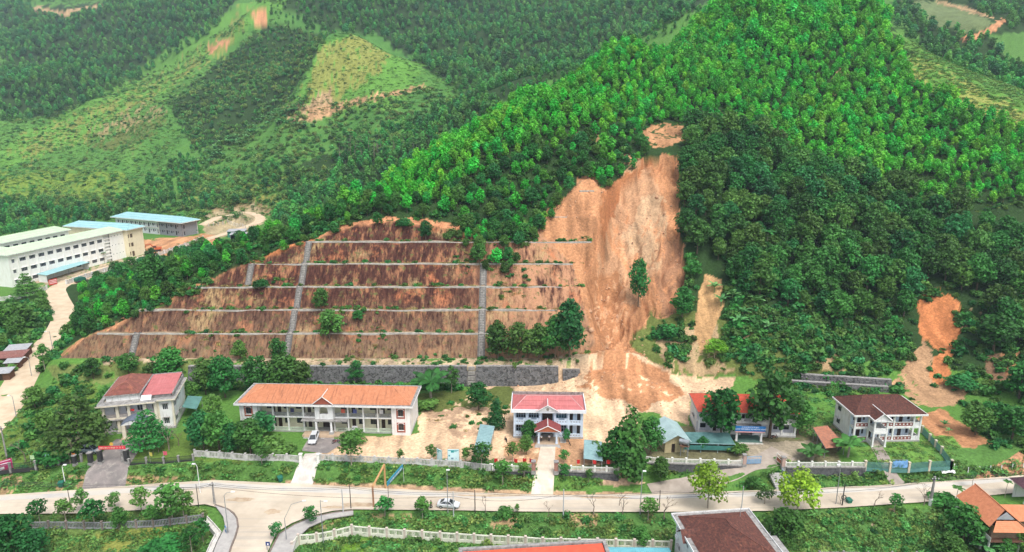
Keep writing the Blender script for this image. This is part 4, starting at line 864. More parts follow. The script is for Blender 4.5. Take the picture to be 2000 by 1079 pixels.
def gable_front(parent, cx, w, y0, y1, z, rise, mat, facem, trim=None, n=8, name='gable_roof', over=.25):
    """small gable facing the front, ridge running back"""
    b = MB(); L, R = (cx-w/2-over, y0-over, z), (cx+w/2+over, y0-over, z); t0, t1 = (cx, y0-over, z+rise), (cx, y1, z+rise)
    courses(b, (L[0],y1,z), L, t0, t1, n); courses(b, R, (R[0],y1,z), t1, t0, n); r = b.build(name, mat, parent)
    k = MB(); k.prism_y([(cx-w/2, z-.02),(cx+w/2, z-.02),(cx, z+rise-.16)], y0, y0+.12); k.build('gable', facem, r)
    if trim:
        k = MB(); k.tube([L, t0], .09, 4); k.tube([t0, R], .09, 4); k.build('verge', trim, r)
    k = MB(); k.tube([Vector(t0)+Vector((0,0,.05)), Vector(t1)+Vector((0,0,.05))], .09, 6); k.build('ridge_cap', trim or mat, r)
    return r
def part(parent, name, mat, *boxes, smooth=False):
    """boxes of one part; pieces that stand apart become objects of their own, those that meet stay one"""
    grp = []
    for q in boxes:
        hitg = [g for g in grp if any(q[0] <= r[1]+.012 and r[0] <= q[1]+.012 and q[2] <= r[3]+.012 and r[2] <= q[3]+.012 and q[4] <= r[5]+.012 and r[4] <= q[5]+.012 for r in g)]
        new = [q]
        for g in hitg: new = g+new; grp.remove(g)
        grp.append(new)
    for g in grp:
        b = MB()
        for q in g: b.box(*q)
        o = b.build(name, mat, parent, smooth)
    return o
def column(parent, x, y, z0, z1, w, mat, name='column'):
    b = MB(); h = w/2; b.box(x-h, x+h, y-h, y+h, z0, z1); b.box(x-h-.06, x+h+.06, y-h-.06, y+h+.06, z0-.003, z0+.22); b.box(x-h-.05, x+h+.05, y-h-.05, y+h+.05, z1-.18, z1-.003); return b.build(name, mat, parent)
def railing(parent, x0, x1, y, z0, z1, mat, name='balustrade', solid=None, n=None):
    """parapet with turned openings: rails and balusters"""
    b = MB(); b.box(x0, x1, y-.09, y+.09, z1-.14, z1); b.box(x0, x1, y-.09, y+.09, z0, z0+.18)
    n = n or max(2, int((x1-x0)/.28))
    for i in range(n): c = x0+(x1-x0)*(i+.5)/n; b.box(c-.05, c+.05, y-.05, y+.05, z0+.17, z1-.13)
    if solid: b.box(x0, x0+.35, y-.085, y+.085, z0+.17, z1-.13); b.box(x1-.35, x1, y-.085, y+.085, z0+.17, z1-.13)
    return b.build(name, mat, parent)
def text(parent, s, M, size, mat, name='lettering', align='CENTER', ex=.01):
    cu = bpy.data.curves.new(name, 'FONT'); cu.body = s; cu.size = size; cu.align_x = align; cu.align_y = 'CENTER'; cu.extrude = ex; cu.resolution_u = 2
    to = bpy.data.objects.new(name, cu); COL.objects.link(to); dg = bpy.context.evaluated_depsgraph_get(); me = bpy.data.meshes.new_from_object(to.evaluated_get(dg))
    bpy.data.objects.remove(to); me.transform(M); me.materials.clear(); me.materials.append(mat); return obj(name, me, parent)
UPR = Matrix.Rotation(math.pi/2, 4, 'X')
def strokes(parent, x0, x1, z0, z1, y, mat, name='lettering'):
    """print too small to read: a row of pale strokes grouped like words"""
    R = random.Random(int(x1*100)); b = MB(); x = x0; h = z1-z0
    while x < x1-h*.4:
        for k in range(R.randint(2, 5)):
            w = h*R.uniform(.3,.5)
            if x+w > x1: break
            b.box(x, x+w*.34, y-.012, y, z0, z1); b.box(x+w*.34, x+w*.8, y-.010, y, z0+h*R.choice((0,.4,.8)), z0+h*R.choice((.85,1.0))); x += w*1.15
        x += h*.45
    return b.build(name, mat, parent)
def at_px(px, py, z=0): p = P(px, py, z); return p

# ---------------------------------------------------------------- long two-storey office with orange tiles
def long_office():
    a = P(475,842); c = P(803,848); rz = math.atan2(c.y-a.y, c.x-a.x); W = (c-a).length
    t = thing('office_block', 'long two-storey cream office with orange tiled hip roof and arched balconies', 'building', a, rz)
    s = W/40.0; X = lambda v: v*s
    D = 9.6; f1, f2, ev = .35, 4.0, 7.35
    part(t, 'plinth', GREYC, (-.1, W+.1, -.05, D, -.6, .35))
    cols = [X(v) for v in (4.3,7.56,11.1,14.75,17.75)]+[X(v) for v in (22.0,25.3,28.9,32.3,35.7)]
    holes = []; wins = []; doors = []
    bays = [(cols[i], cols[i+1]) for i in range(4)]+[(cols[5+i], cols[6+i]) for i in range(4)]
    for k, (p, q) in enumerate(bays):
        for z in (f1, f2):
            w = (p+q)/2
            if k % 2 == 0: hw = (w-.55, w+.75, z+.95, z+2.3); hd = (q-.95, q-.15, z, z+2.3)
            else: hw = (w+.15, w+1.35, z+.95, z+2.3); hd = (p+.35, p+1.25, z, z+2.3)
            holes += [hw, hd]; wins.append(hw); doors.append(hd)
    hd0 = (X(18.6), X(21.1), f1, f1+2.7); holes.append(hd0)
    M = face(0, 1.9); wall(t, M, W, f1, ev, .22, holes, YELL)
    for h in wins: window(t, M, h, nx=2, fm=surf('window_brown', (.10,.08,.06), (.08,.06,.05)))
    for h in doors: door(t, M, h, leaves=1)
    door(t, M, hd0, DOORM, 2, .16)
    part(t, 'wall', WHITE, (0, .22, 2.13, D, f1, ev), (W-.22, W, 2.13, D, f1, ev), (.22, W-.22, D-.22, D, f1, ev)) ['label'] = 'plain white side and rear walls'
    # end wings, standing a little forward
    for x0, x1 in ((0, X(4.25)), (X(35.75), W)):
        m = (x0+x1)/2; h1 = (m-.62, m+.62, f1+.95, f1+2.5); h2 = (m-.62, m+.62, f2+.75, f2+2.35); Mf = face(x0, -.75)
        hh = [(h[0]-x0, h[1]-x0, h[2], h[3]) for h in (h1, h2)]
        wall(t, Mf, x1-x0, -.5, ev, .22, hh, WHITE)
        part(t, 'wall', WHITE, (x0, x0+.2, -.53, 1.88, -.5, ev), (x1-.2, x1, -.53, 1.88, -.5, ev))
        for h in hh:
            w = window(t, Mf, h, nx=2, nz=2, sill=WHITE, fm=surf('window_brown', (.1,.08,.06)))
            b = MB(); b.M = Mf; x_0, x_1, z_0, z_1 = h; r = (x_1-x_0)/2; cxx = (x_0+x_1)/2
            b.box(x_0-.36, x_0-.02, -.06, -.004, z_0-.55, z_1+.35); b.box(x_1+.02, x_1+.36, -.06, -.004, z_0-.55, z_1+.35); b.box(x_0-.02, x_1+.02, -.06, -.004, z_1+.04, z_1+.35); b.box(x_0-.02, x_1+.02, -.05, -.004, z_0-.55, z_0-.14)
            b.build('brick_surround', BRICK, w)
            b = MB(); b.M = Mf
            for k in range(9):
                a0, a1 = math.pi*k/9, math.pi*(k+1)/9; b.add([(cxx+math.cos(v)*rr, yy, z_1-.1+math.sin(v)*rr*.55) for yy in (-.13, -.062) for v, rr in ((a0,r+.02),(a1,r+.02),(a1,r+.2),(a0,r+.2))], [(0,1,2,3),(4,7,6,5),(0,4,5,1),(3,2,6,7)])
            b.build('arch_moulding', WHITE, w)
    # gallery
    for x in cols: column(t, x, .1, f1, ev-.2, .34, WHITE)
    part(t, 'floor_slab', WHITE, (X(4.3)+.01, X(35.7)-.01, -.12, 1.89, f2-.30, f2-.02))
    for k, (p, q) in enumerate(bays):
        railing(t, p+.2, q-.2, .1, f2, f2+.95, BALMET if k not in (3,) else CONC, solid=True); railing(t, p+.2, q-.2, .1, f1, f1+.85, surf('mint_rail', (.50,.58,.45), (.42,.5,.38)), solid=True)
        b = MB(); n = 8; r = (q-p)/2-.17; cxx = (p+q)/2            # arched spandrel under the eave
        for i in range(n):
            x_0 = cxx-r+2*r*i/n; x_1 = cxx-r+2*r*(i+1)/n; zz = [ev-.95+.62*math.sqrt(max(0, 1-((x-cxx)/r)**2)) for x in (x_0, x_1)]
            b.add([(x_0,.0,zz[0]),(x_1,.0,zz[1]),(x_1,.0,ev-.2),(x_0,.0,ev-.2),(x_0,.16,zz[0]),(x_1,.16,zz[1]),(x_1,.16,ev-.2),(x_0,.16,ev-.2)], [(0,1,2,3),(7,6,5,4),(0,4,5,1)])
        b.build('arch', WHITE, t)
    # middle bay with arched opening, canopy and porch
    x0, x1 = X(17.75), X(22.0); m = (x0+x1)/2; n = 10; r = .95
    b = MB(); b.box(x0, m-r, -.75, -.5, f2-.3, ev+.1); b.box(m+r, x1, -.75, -.5, f2-.3, ev+.1); b.box(m-r, m+r, -.75, -.5, f2-.3, f2+1.0)
    for i in range(n):
        xa, xb = m-r+2*r*i/n, m-r+2*r*(i+1)/n; za, zb = [f2+1.9+.95*math.sqrt(max(0, 1-((x-m)/r)**2)) for x in (xa, xb)]
        b.add([(xa,-.75,za),(xb,-.75,zb),(xb,-.75,ev+.1),(xa,-.75,ev+.1),(xa,-.5,za),(xb,-.5,zb),(xb,-.5,ev+.1),(xa,-.5,ev+.1)], [(0,1,2,3),(7,6,5,4),(0,4,5,1)])
    b.build('balcony_front', WHITE, t)
    part(t, 'canopy', CONC, (X(14.6), X(25.4), -1.6, -.13, f2-.55, f2-.32))
    for x in (m-1.75, m+1.75):
        column(t, x, -1.3, f1+.5, f2-.56, .42, WHITE); part(t, 'column_base', GREYC, (x-.5, x+.5, -1.75, -.85, f1, f1+.55))
    part(t, 'porch_floor', TILEF, (X(14.9), X(25.2), -2.3, -.06, -.3, f1-.004))
    part(t, 'step', TILEF, (X(15.4), X(22.5), -2.7, -2.304, -.3, .2)); part(t, 'step', GREYC, (X(15.4), X(22.5), -3.1, -2.704, -.3, .04))
    # eaves and roof
    part(t, 'eave_gutter', CONC, (-.85, W+.85, -1.55, -.35, ev+.01, ev+.16), (-.85, .5, -.35, D+.7, ev+.01, ev+.16), (W-.5, W+.85, -.35, D+.7, ev+.01, ev+.16), (-.85, W+.85, D-.2, D+.7, ev+.17, ev+.3))
    part(t, 'fascia', WHITE, (-.9, W+.9, -1.63, -1.555, ev-.16, ev+.26), (-.93, -.86, -1.55, D+.7, ev-.16, ev+.26), (W+.86, W+.93, -1.55, D+.7, ev-.16, ev+.26))
    part(t, 'ceiling', WHITE, (.23, W-.23, -.4, D-.25, ev-.2, ev-.03))
    r = hip(t, -.15, W+.15, -.75, D, ev+.2, 2.35, ORTILE, 18, inset=5.0)
    for xw in (X(4.6), X(35.4)):   # valleys where the wing roofs break forward
        pass
    gable_front(t, m, 4.4, -1.0, 3.2, ev+.25, 1.9, ORTILE, BRICK, WHITE, 10)
    for xx, cc in ((12.2,(.05,.05,.12)),(24.2,(.55,.12,.08)),(33.2,(.6,.6,.62)),(27.0,(.1,.12,.3))):   # washing over the rails
        part(t, 'laundry', surf('cloth%d' % int(xx), cc), (X(xx)-.45, X(xx)+.45, -.02, .0, f2+1.0, f2+2.0))
    part(t, 'notice_board', surf('board_white', (.75,.75,.75)), (X(26.2), X(27.5), -.35, -.3, f1+.3, f1+1.6))
    return t
long_office()

# ---------------------------------------------------------------- pale blue office with red metal roof
def blue_office():
    a = P(1003,855); c = P(1138,857); rz = math.atan2(c.y-a.y, c.x-a.x); W = (c-a).length; D = 8.2
    t = thing('office_building', 'pale blue two-storey office with pinkish red metal roof and gabled porch', 'building', a, rz)
    f1, f2, ev = .4, 3.75, 6.5; cs = [0.2, 3.1, 6.1, 9.4, 12.5, W-.2]
    part(t, 'plinth', GREYC, (-.1, W+.1, -.1, D, -.5, .4))
    holes = []; spec = []
    for i in range(5):
        p, q = cs[i]+.35, cs[i+1]-.35
        for z in (f1, f2):
            if i == 2: h = (p+.1, q-.1, z, z+2.3); spec.append(('d', h)); holes.append(h)
            elif i == 4:
                for h in ((p, p+.75, z, z+2.2), (q-.75, q, z+.0, z+2.2)): holes.append(h); spec.append(('d', h))
            else: h = (p, q, z+.55, z+2.3); holes.append(h); spec.append(('w', h))
    M = face(0, 1.4); wall(t, M, W, f1, ev, .2, holes, BLUEW)
    bg_ = surf('blue_glass', (.03,.085,.11), (.02,.05,.07), 1, .12, spec=.6)
    for k, h in spec:
        if k == 'w': window(t, M, h, bg_ if h[0] > 9 and h[2] > 3 else GLASS, nx=4, nz=2, fm=BLUEW)
        else: door(t, M, h, DOORM, 2)
    part(t, 'wall', BLUEW, (0, .2, 1.63, D, f1, ev), (W-.2, W, 1.63, D, f1, ev), (.2, W-.2, D-.2, D, f1, ev))
    for x in cs: column(t, x, .1, f1, ev, .4, BLUEW)
    part(t, 'floor_slab', BLUEW, (0, W, -.06, 1.39, f2-.45, f2-.02)); part(t, 'ceiling', BLUEW, (.2, W-.2, .31, D-.2, ev-.15, ev-.01))
    for i in range(5):
        p, q = cs[i]+.21, cs[i+1]-.21
        if i == 2: continue
        for z in (f1, f2):
            b = MB(); b.box(p, q, .0, .16, z-.02, z+.75); r = b.build('parapet', BLUEW, t)
            b = MB()
            for k in range(4): c_ = p+(q-p)*(k+.7)/4.4; b.box(c_-.13, c_+.13, -.03, -.003, z+.28, z+.5)
            b.build('grille', surf('grille_grey', (.30,.32,.36)), r)
            if i != 4: part(t, 'parapet_block', BLUEW, (p, p+.7, .02, .14, z+.753, z+1.15), (q-.7, q, .02, .14, z+.753, z+1.15))
    m = (cs[2]+cs[3])/2
    part(t, 'fascia', surf('bright_white', (.78,.80,.82), (.7,.73,.76), .6), (-.6, W+.6, -.65, -.5, ev+.02, ev+.85), (-.6, -.45, -.5, D+.3, ev+.02, ev+.85), (W+.45, W+.6, -.5, D+.3, ev+.02, ev+.85))
    part(t, 'eave_slab', CONC, (-.45, W+.45, -.5, D+.3, ev+.02, ev+.2)); part(t, 'rear_parapet', CONC, (-.6, W+.6, D+.302, D+.45, ev, ev+1.15))
    hip(t, -.3, W+.3, -.35, D+.2, ev+.45, 1.75, PINKM, 3, inset=3.2, ridge_mat=surf('pale_pink', (.62,.36,.35)))
    g = gable_front(t, m, 4.6, -.75, 2.6, ev+.55, 1.5, PINKM, surf('bright_white', ()) if 0 else WHITE, WHITE, 3, 'pediment')
    b = MB(); n = 16
    b.prism_y([(m+math.cos(k*6.283/n)*.34, ev+1.0+math.sin(k*6.283/n)*.34) for k in range(n)][::1], -.80, -.752); b.build('emblem', surf('emblem_grey', (.30,.27,.22)), g)
    # porch
    px0, px1 = m-2.15, m+2.15
    part(t, 'porch_floor', TILEF, (px0-.5, px1+.5, -3.6, -.11, -.4, f1))
    for k in range(3): part(t, 'step', GREYC, (px0-.6-.1*k, px1+.6+.1*k, -3.6-.32*(k+1), -3.604-.32*k, -.4, f1-.12*(k+1)))
    for x in (px0+.15, px1-.15): column(t, x, -3.2, f1, f1+2.75, .42, BLUEW)
    part(t, 'porch_beam', BLUEW, (px0-.1, px1+.1, -3.45, -3.0, f1+2.755, f1+3.1), (px0-.1, px0+.25, -2.996, -.1, f1+2.755, f1+3.1), (px1-.25, px1+.1, -2.996, -.1, f1+2.755, f1+3.1))
    gable_front(t, m, 5.4, -3.7, -.1, f1+3.05, 1.5, surf('porch_tile_red', (.25,.06,.055), (.18,.045,.045), 2), surf('brick_orange', (.48,.16,.08), (.42,.13,.07)), WHITE, 6, 'porch_roof')
    for sx in (-1, 1):     # ramps with rails at both sides
        x_ = m+sx*2.9; b = MB(); b.prism_x([(-.3,-.4),(-3.9,-.4),(-3.9,-.3),(-.3,f1)], x_, x_+sx*1.3) ; b.build('ramp', GREYC, t)
        b = MB(); b.tube([(x_+sx*1.3,-.3,f1+.8),(x_+sx*2.2,-3.6,.5)], .05, 5); b.tube([(x_+sx*1.3,-.3,f1+.45),(x_+sx*2.2,-3.6,.2)], .05, 5)
        for k in range(5): q = k/4; b.tube([(x_+sx*(1.3+.9*q), -.3-3.3*q, -.2),(x_+sx*(1.3+.9*q), -.3-3.3*q, f1+.8-.7*q)], .04, 5)
        b.build('handrail', IRON, t)
    return t, m
bo, bo_m = blue_office()

# ---------------------------------------------------------------- white house with brown tiles, right
def white_house():
    a = P(1664,864); c = P(1794,862); rz = math.atan2(c.y-a.y, c.x-a.x); W = (c-a).length; D = 8.8
    t = thing('white_house', 'white two-storey house with dark brown tiled roof and patterned red balcony panels', 'house', a, rz)
    f1, f2, ev = .35, 3.75, 6.6
    part(t, 'plinth', GREYC, (-.1, W+.1, -.15, D, -.5, .35))
    px0, px1 = 3.3, 6.15; holes = []; sp = []
    for z in (f1, f2):
        for h, k in (((.5,1.15,z+.9,z+2.2),'w'), ((1.5,2.4,z,z+2.25),'d'), ((2.75,3.2,z+.9,z+2.2),'w'), ((4.3,5.1,z,z+2.3),'d'), ((6.6,7.5,z+.9 if z > 2 else z,z+2.2),'w' if z > 2 else 'd'), ((9.3,10.1,z+.9,z+2.2),'w'), ((11.1,12.0,z,z+2.3),'d'), ((13.0,13.6,z+.9,z+2.2),'w')):
            holes.append(h); sp.append((h, k))
    M = face(0, 1.6); wall(t, M, W-1.6, f1, ev, .2, holes, BLUEW)
    for h, k in sp:
        if k == 'w': window(t, M, h, nx=2, fm=surf('dark_frame', (.03,.03,.04)))
        else: door(t, M, h, leaves=1)
    ML = face(0, D, -90); hl = [(1.2,2.7,f1+1.0,f1+2.3),(1.2,2.7,f2+.8,f2+2.1)]
    wall(t, ML, D-1.8, f1, ev, .2, hl, WHITE)
    for h in hl: window(t, ML, h, nx=3, fm=surf('dark_frame', (.03,.03,.04)), hood=GREYC)
    part(t, 'wall', WHITE, (.2, W-1.6, D-.2, D, f1, ev), (W-1.8, W-1.6, 1.81, D-.2, f1, ev))
    part(t, 'floor_slab', WHITE, (0, W, -.05, 1.59, f2-.5, f2-.02), (W-1.59, W, 1.6, D, f2-.5, f2-.02)); part(t, 'ceiling', WHITE, (0, W, -.05, D, ev-.14, ev-.005))
    cs = [.2, px0, px1, 9.1, W-1.75, W-.2]
    for x in cs: column(t, x, .1, f1, ev-.15, .36, WHITE)
    column(t, W-.2, 4.3, f1, ev-.15, .36, WHITE); column(t, W-.2, D-.2, f1, ev-.15, .36, WHITE)
    DIA = surf('panel_red', (.26,.085,.07), (.2,.07,.06), 2)
    for z in (f1, f2):
        for p, q in ((cs[0]+.19, cs[1]-.19), (cs[2]+.19, cs[3]-.19), (cs[3]+.19, cs[4]-.19)):
            b = MB(); b.box(p, q, .04, .14, z+.08, z+.92); pn = b.build('balcony_panel', DIA, t); b = MB(); b.box(p, q, .0, .18, z+.925, z+1.03); b.box(p, q, .0, .18, z-.02, z+.075)
            n = max(3, int((q-p)/.78))
            for k in range(n):
                c_ = p+(q-p)*(k+.5)/n; s = .22; b.add([(c_-s,.02,z+.5),(c_,.02,z+.5-s),(c_+s,.02,z+.5),(c_,.02,z+.5+s),(c_-s,.038,z+.5),(c_,.038,z+.5-s),(c_+s,.038,z+.5),(c_,.038,z+.5+s)], [(0,1,2,3),(0,4,5,1),(1,5,6,2),(2,6,7,3),(3,7,4,0)])
            b.build('panel_trim', WHITE, pn)
        part(t, 'parapet', WHITE, (cs[4]+.19, cs[5]-.19, .02, .16, z, z+.95), (W-.28, W-.14, .3, 4.1, z, z+.95))
    # porch standing forward
    for x in (px0, px1): column(t, x, -2.3, f1-.35, ev-.3, .36, WHITE)
    part(t, 'porch_deck', WHITE, (px0-.2, px1+.2, -2.5, -.055, f2-.55, f2-.02)); part(t, 'porch_parapet', WHITE, (px0+.19, px1-.19, -2.4, -2.25, f2, f2+.75), (px0-.07, px0+.07, -2.1, -.1, f2, f2+.75), (px1-.07, px1+.07, -2.1, -.1, f2, f2+.75))
    b = MB(); b.prism_x([(-.15,-.3),(-3.9,-.3),(-3.9,-.16),(-.15,f1)], px0+.25, px1-.25); b.build('entrance_ramp', surf('ramp_grey', (.38,.33,.28), (.3,.26,.22)), t)
    part(t, 'ramp_wall', WHITE, (px0-.05, px0+.12, -2.1, -.16, -.3, f1+.7), (px1-.12, px1+.05, -2.1, -.16, -.3, f1+.7))
    part(t, 'fascia', WHITE, (-.75, px0-.5, -.85, -.7, ev, ev+.38), (px1+.5, W+.75, -.85, -.7, ev, ev+.38), (-.75, -.6, -.7, D+.6, ev, ev+.38), (W+.6, W+.75, -.7, D+.6, ev, ev+.38), (px0-.7, px0-.5, -2.85, -.7, ev-.25, ev+.2), (px1+.5, px1+.7, -2.85, -.7, ev-.25, ev+.2), (px0-.5, px1+.5, -2.85, -2.7, ev-.3, ev-.02))
    part(t, 'eave_slab', WHITE, (-.6, W+.6, -.7, D+.6, ev, ev+.15))
    hip(t, -.6, W+.6, -.72, D+.6, ev+.25, 2.7, BRTILE, 20, inset=4.3)
    gable_front(t, (px0+px1)/2, 3.6, -2.6, 2.0, ev-.1, 1.75, BRTILE, WHITE, WHITE, 10, 'porch_roof', .35)
white_house()

# ---------------------------------------------------------------- shaded office with blue banner
def banner_office():
    a = P(1362,850); c = P(1553,855); rz = math.atan2(c.y-a.y, c.x-a.x); W = (c-a).length; D = 9.0
    t = thing('banner_office', 'white two-storey office half hidden by trees, blue banner over its porch', 'building', a, rz)
    f1, f2, ev = .4, 3.5, 5.9; part(t, 'plinth', GREYC, (-.1, W+.1, -.1, D, -.5, .4))
    n = 7; bw = W/n; holes = []; sp = []
    for i in range(n):
        for z in (f1, f2):
            if i == 3 and z == f1: h = (i*bw+.5, i*bw+bw-.5, z, z+2.4); k = 'd'
            elif i % 2 == 0: h = (i*bw+.8, i*bw+2.1, z+.8, z+2.0); k = 'w'
            else: h = (i*bw+.5, i*bw+1.4, z, z+2.1); k = 'd'; h2 = (i*bw+1.7, i*bw+2.7, z+.8, z+2.0); holes.append(h2); sp.append((h2, 'w'))
            holes.append(h); sp.append((h, k))
    M = face(0, 1.5); wall(t, M, W, f1, ev, .2, holes, surf('pale_lilac_plaster', (.66,.67,.72), (.58,.59,.64), .8, c3=(.42,.42,.44)))
    for h, k in sp: (window(t, M, h, nx=2, fm=surf('dark_frame', (.03,.03,.04))) if k == 'w' else door(t, M, h))
    part(t, 'wall', WHITE, (0, .2, 1.72, D, f1, ev), (W-.2, W, 1.72, D, f1, ev), (.2, W-.2, D-.2, D, f1, ev)); part(t, 'floor_slab', WHITE, (0, W, -.05, 1.49, f2-.4, f2-.02)); part(t, 'ceiling', WHITE, (0.2, W-.2, -.05, D-.2, ev-.14, ev-.005))
    window(t, face(0, 5.5, -90), (0, 1.2, f1+1.6, f1+2.4), nx=2, hood=CONC, inset=-.03)
    for i in range(n+1):
        column(t, min(max(i*bw, .2), W-.2), .1, f1, ev-.15, .36, WHITE)
    for i in range(n):
        railing(t, i*bw+.3, i*bw+bw-.3, .1, f2, f2+.9, WHITE, solid=True)
        if i != 3: part(t, 'parapet', WHITE, (i*bw+.3, i*bw+bw-.3, .03, .17, f1-.01, f1+.7))
    part(t, 'eave_gutter', CONC, (-.5, W+.5, -.8, D+.5, ev+.005, ev+.2))
    r = hip(t, -.35, W+.35, -.65, D+.35, ev+.25, 2.3, surf('bright_red_tile', (.62,.11,.06), (.52,.09,.05), 1.2, c3=(.3,.07,.05)), 14, inset=3.6)
    m = W*.485; part(t, 'porch_floor', surf('porch_green', (.09,.17,.14), (.07,.13,.11), 1), (m-3.0, m+3.0, -3.4, -.11, -.3, f1)); part(t, 'porch_step', LIGHTC, (m-3.1, m+3.1, -3.8, -3.404, -.3, .2))
    for x in (m-2.75, m+2.75): column(t, x, -3.0, f1, f1+2.6, .4, WHITE)
    part(t, 'canopy', CONC, (m-3.2, m+3.2, -3.4, -.06, f1+2.605, f1+2.85))
    s = thing('banner', 'long blue banner with white lettering over the office porch', 'banner', (0,0,0)); s.location = t.matrix_basis@Vector((m, -3.62, f1+2.6)); s.rotation_euler = (0,0,rz)
    part(s, 'cloth', SIGNBLUE, (-3.35, 3.35, -.06, .06, .12, 1.35)); part(s, 'edge_strip', surf('strip_red', (.6,.1,.1)), (-3.3, 3.2, -.09, -.062, -.18, .08)); part(s, 'edge_trim', PRINTW, (-3.3, 3.2, -.1, -.091, -.08, .0))
    part(s, 'bracket', STEEL, (-3.1, -3.0, .062, .3, -.3, 1.2), (3.0, 3.1, .062, .3, -.3, 1.2))
    text(s, 'TRUNG TÂM DỊCH VỤ NÔNG NGHIỆP', Matrix.Translation((0, -.075, .62))@UPR@Matrix.Scale(.98, 4), .44, PRINTW); strokes(s, -1.9, 1.9, 1.0, 1.2, -.064, PRINTW)
banner_office()

# ---------------------------------------------------------------- police-style office on the left
def left_office():
    a = P(205,850); c = P(343,836); rz = math.atan2(c.y-a.y, c.x-a.x); W = (c-a).length; D = 12.5
    t = thing('corner_office', 'cream two-storey office with rusty hip roof, red metal roof and curved porch', 'building', a, rz)
    f1, f2, ev = .45, 3.95, 7.3; Wm = W*.775
    CR = surf('weathered_cream', (.72,.66,.52), (.64,.58,.46), .8, .85, c3=(.40,.36,.30)); LI = surf('pale_grey_plaster', (.64,.64,.68), (.56,.56,.60), .8, c3=(.42,.42,.42))
    part(t, 'plinth', GREYC, (-.1, W+.1, -.1, D, -.6, .45))
    cs = [.3, Wm*.28, Wm*.49, Wm*.78, Wm-.3]
    holes = []; sp = []
    for z in (f1, f2):
        for i, (p, q) in enumerate(zip(cs[:-1], cs[1:])):
            h = (q-1.05, q-.45, z+.8, z+2.1) if i != 2 else (p+1.4, p+2.6, z+.8, z+2.2); holes.append(h); sp.append(h)
    M = face(0, 1.3); wall(t, M, Wm, f1, ev, .2, holes, LI)
    for h in sp: window(t, M, h, nx=2)
    h2 = [(1.0, 2.2, f1+.6, f1+2.2), (1.0, 2.2, f2+.7, f2+2.2)]; M2 = face(Wm, .55); wall(t, M2, W-Wm, f1, ev, .2, h2, WHITE)
    for h in h2: window(t, M2, h, nx=3, hood=CONC)
    M3 = face(W, .55, 90); h3 = [(.7,3.1,f1+.5,f1+2.2),(.7,3.1,f2+.7,f2+2.1),(4.6,5.7,f2+.7,f2+2.2),(4.6,5.6,f1+.8,f1+2.0),(8.4,8.9,f2+1.2,f2+1.8),(8.4,8.9,f1+1.2,f1+1.8)]
    wall(t, M3, D-.55, f1, ev, .2, h3, WHITE)
    for h in h3: window(t, M3, h, nx=4 if h[1]-h[0] > 2 else 2, hood=CONC if h[1]-h[0] > .8 else None)
    part(t, 'wall', WHITE, (0, .2, 1.52, D, f1, ev), (.2, W-.2, D-.2, D, f1, ev), (Wm-.2, Wm-.003, .56, 1.28, f1, ev))
    for q in ((W-.35, W+.08, .45, .95, f1, ev), (W-.3, W+.08, D-.5, D+.05, f1, ev), (Wm-.05, Wm+.35, .46, .548, f1, ev)): part(t, 'corner_pilaster', CR, q)
    for x in cs: column(t, x, .15, f1, ev-.05, .62, CR)
    part(t, 'floor_slab', CR, (0, Wm-.02, -.1, 1.29, f2-.5, f2-.02)); part(t, 'ceiling', CR, (.25, W-.25, .9, D-.25, ev-.16, ev-.01))
    for p, q in zip(cs[:-1], cs[1:]): part(t, 'balcony_panel', surf('panel_grey', (.33,.30,.28)), (p+.32, q-.32, .1, .2, f2, f2+.8)); 
    part(t, 'lower_cornice', CONC, (-.35, Wm*.5, -.6, -.11, f2-.45, f2-.3))
    part(t, 'cornice', CONC, (-.8, Wm+.1, -.9, 1.4, ev+.005, ev+.22), (-.8, .2, 1.4, D+.4, ev+.005, ev+.22), (Wm+.1, W+.7, -.2, 1.4, ev+.005, ev+.22), (W-.4, W+.7, 1.4, D+.4, ev+.005, ev+.22)); part(t, 'cornice_edge', CR, (-.84, Wm+.1, -.98, -.905, ev-.12, ev+.2), (Wm+.1, W+.75, -.28, -.205, ev-.12, ev+.2), (W+.705, W+.78, -.2, D+.4, ev-.12, ev+.2))
    xb = W*.53
    part(t, 'attic', WHITE, (.9, xb, 1.4, D+.2, ev+.225, ev+1.55)); part(t, 'attic_cornice', CONC, (.4, xb+.4, .95, D+.6, ev+1.555, ev+1.75)); hip(t, .7, xb+.1, 1.2, D+.3, ev+1.78, 1.9, RUTILE, 16, inset=3.4)
    part(t, 'attic', CONC, (xb+.01, W-.35, 1.5, D+.2, ev+.225, ev+.95)); b = MB(); courses(b, (xb+.42,1.2,ev+1.0), (W-.1,1.2,ev+1.0), (W-.1,D+.1,ev+1.75), (xb+.42,D+.1,ev+1.75), 4, .03); b.build('metal_roof', PINKM, t)
    part(t, 'roof_parapet', CONC, (W-.08, W+.12, 1.2, D+.3, ev+.225, ev+1.25), (xb+.42, W-.08, D+.12, D+.3, ev+.225, ev+1.9))
    b = MB(); b.slab((xb+.4,.1,ev+.35),(xb+2.6,.1,ev+.35),(xb+2.6,1.2,ev+1.15),(xb+.4,1.2,ev+1.15), .06); b.build('solar_panel', PRINTW, t)
    # curved porch canopy on two piers
    pc = Wm*.62; hw = 2.6; n = 10; b = MB(); f_ = MB()
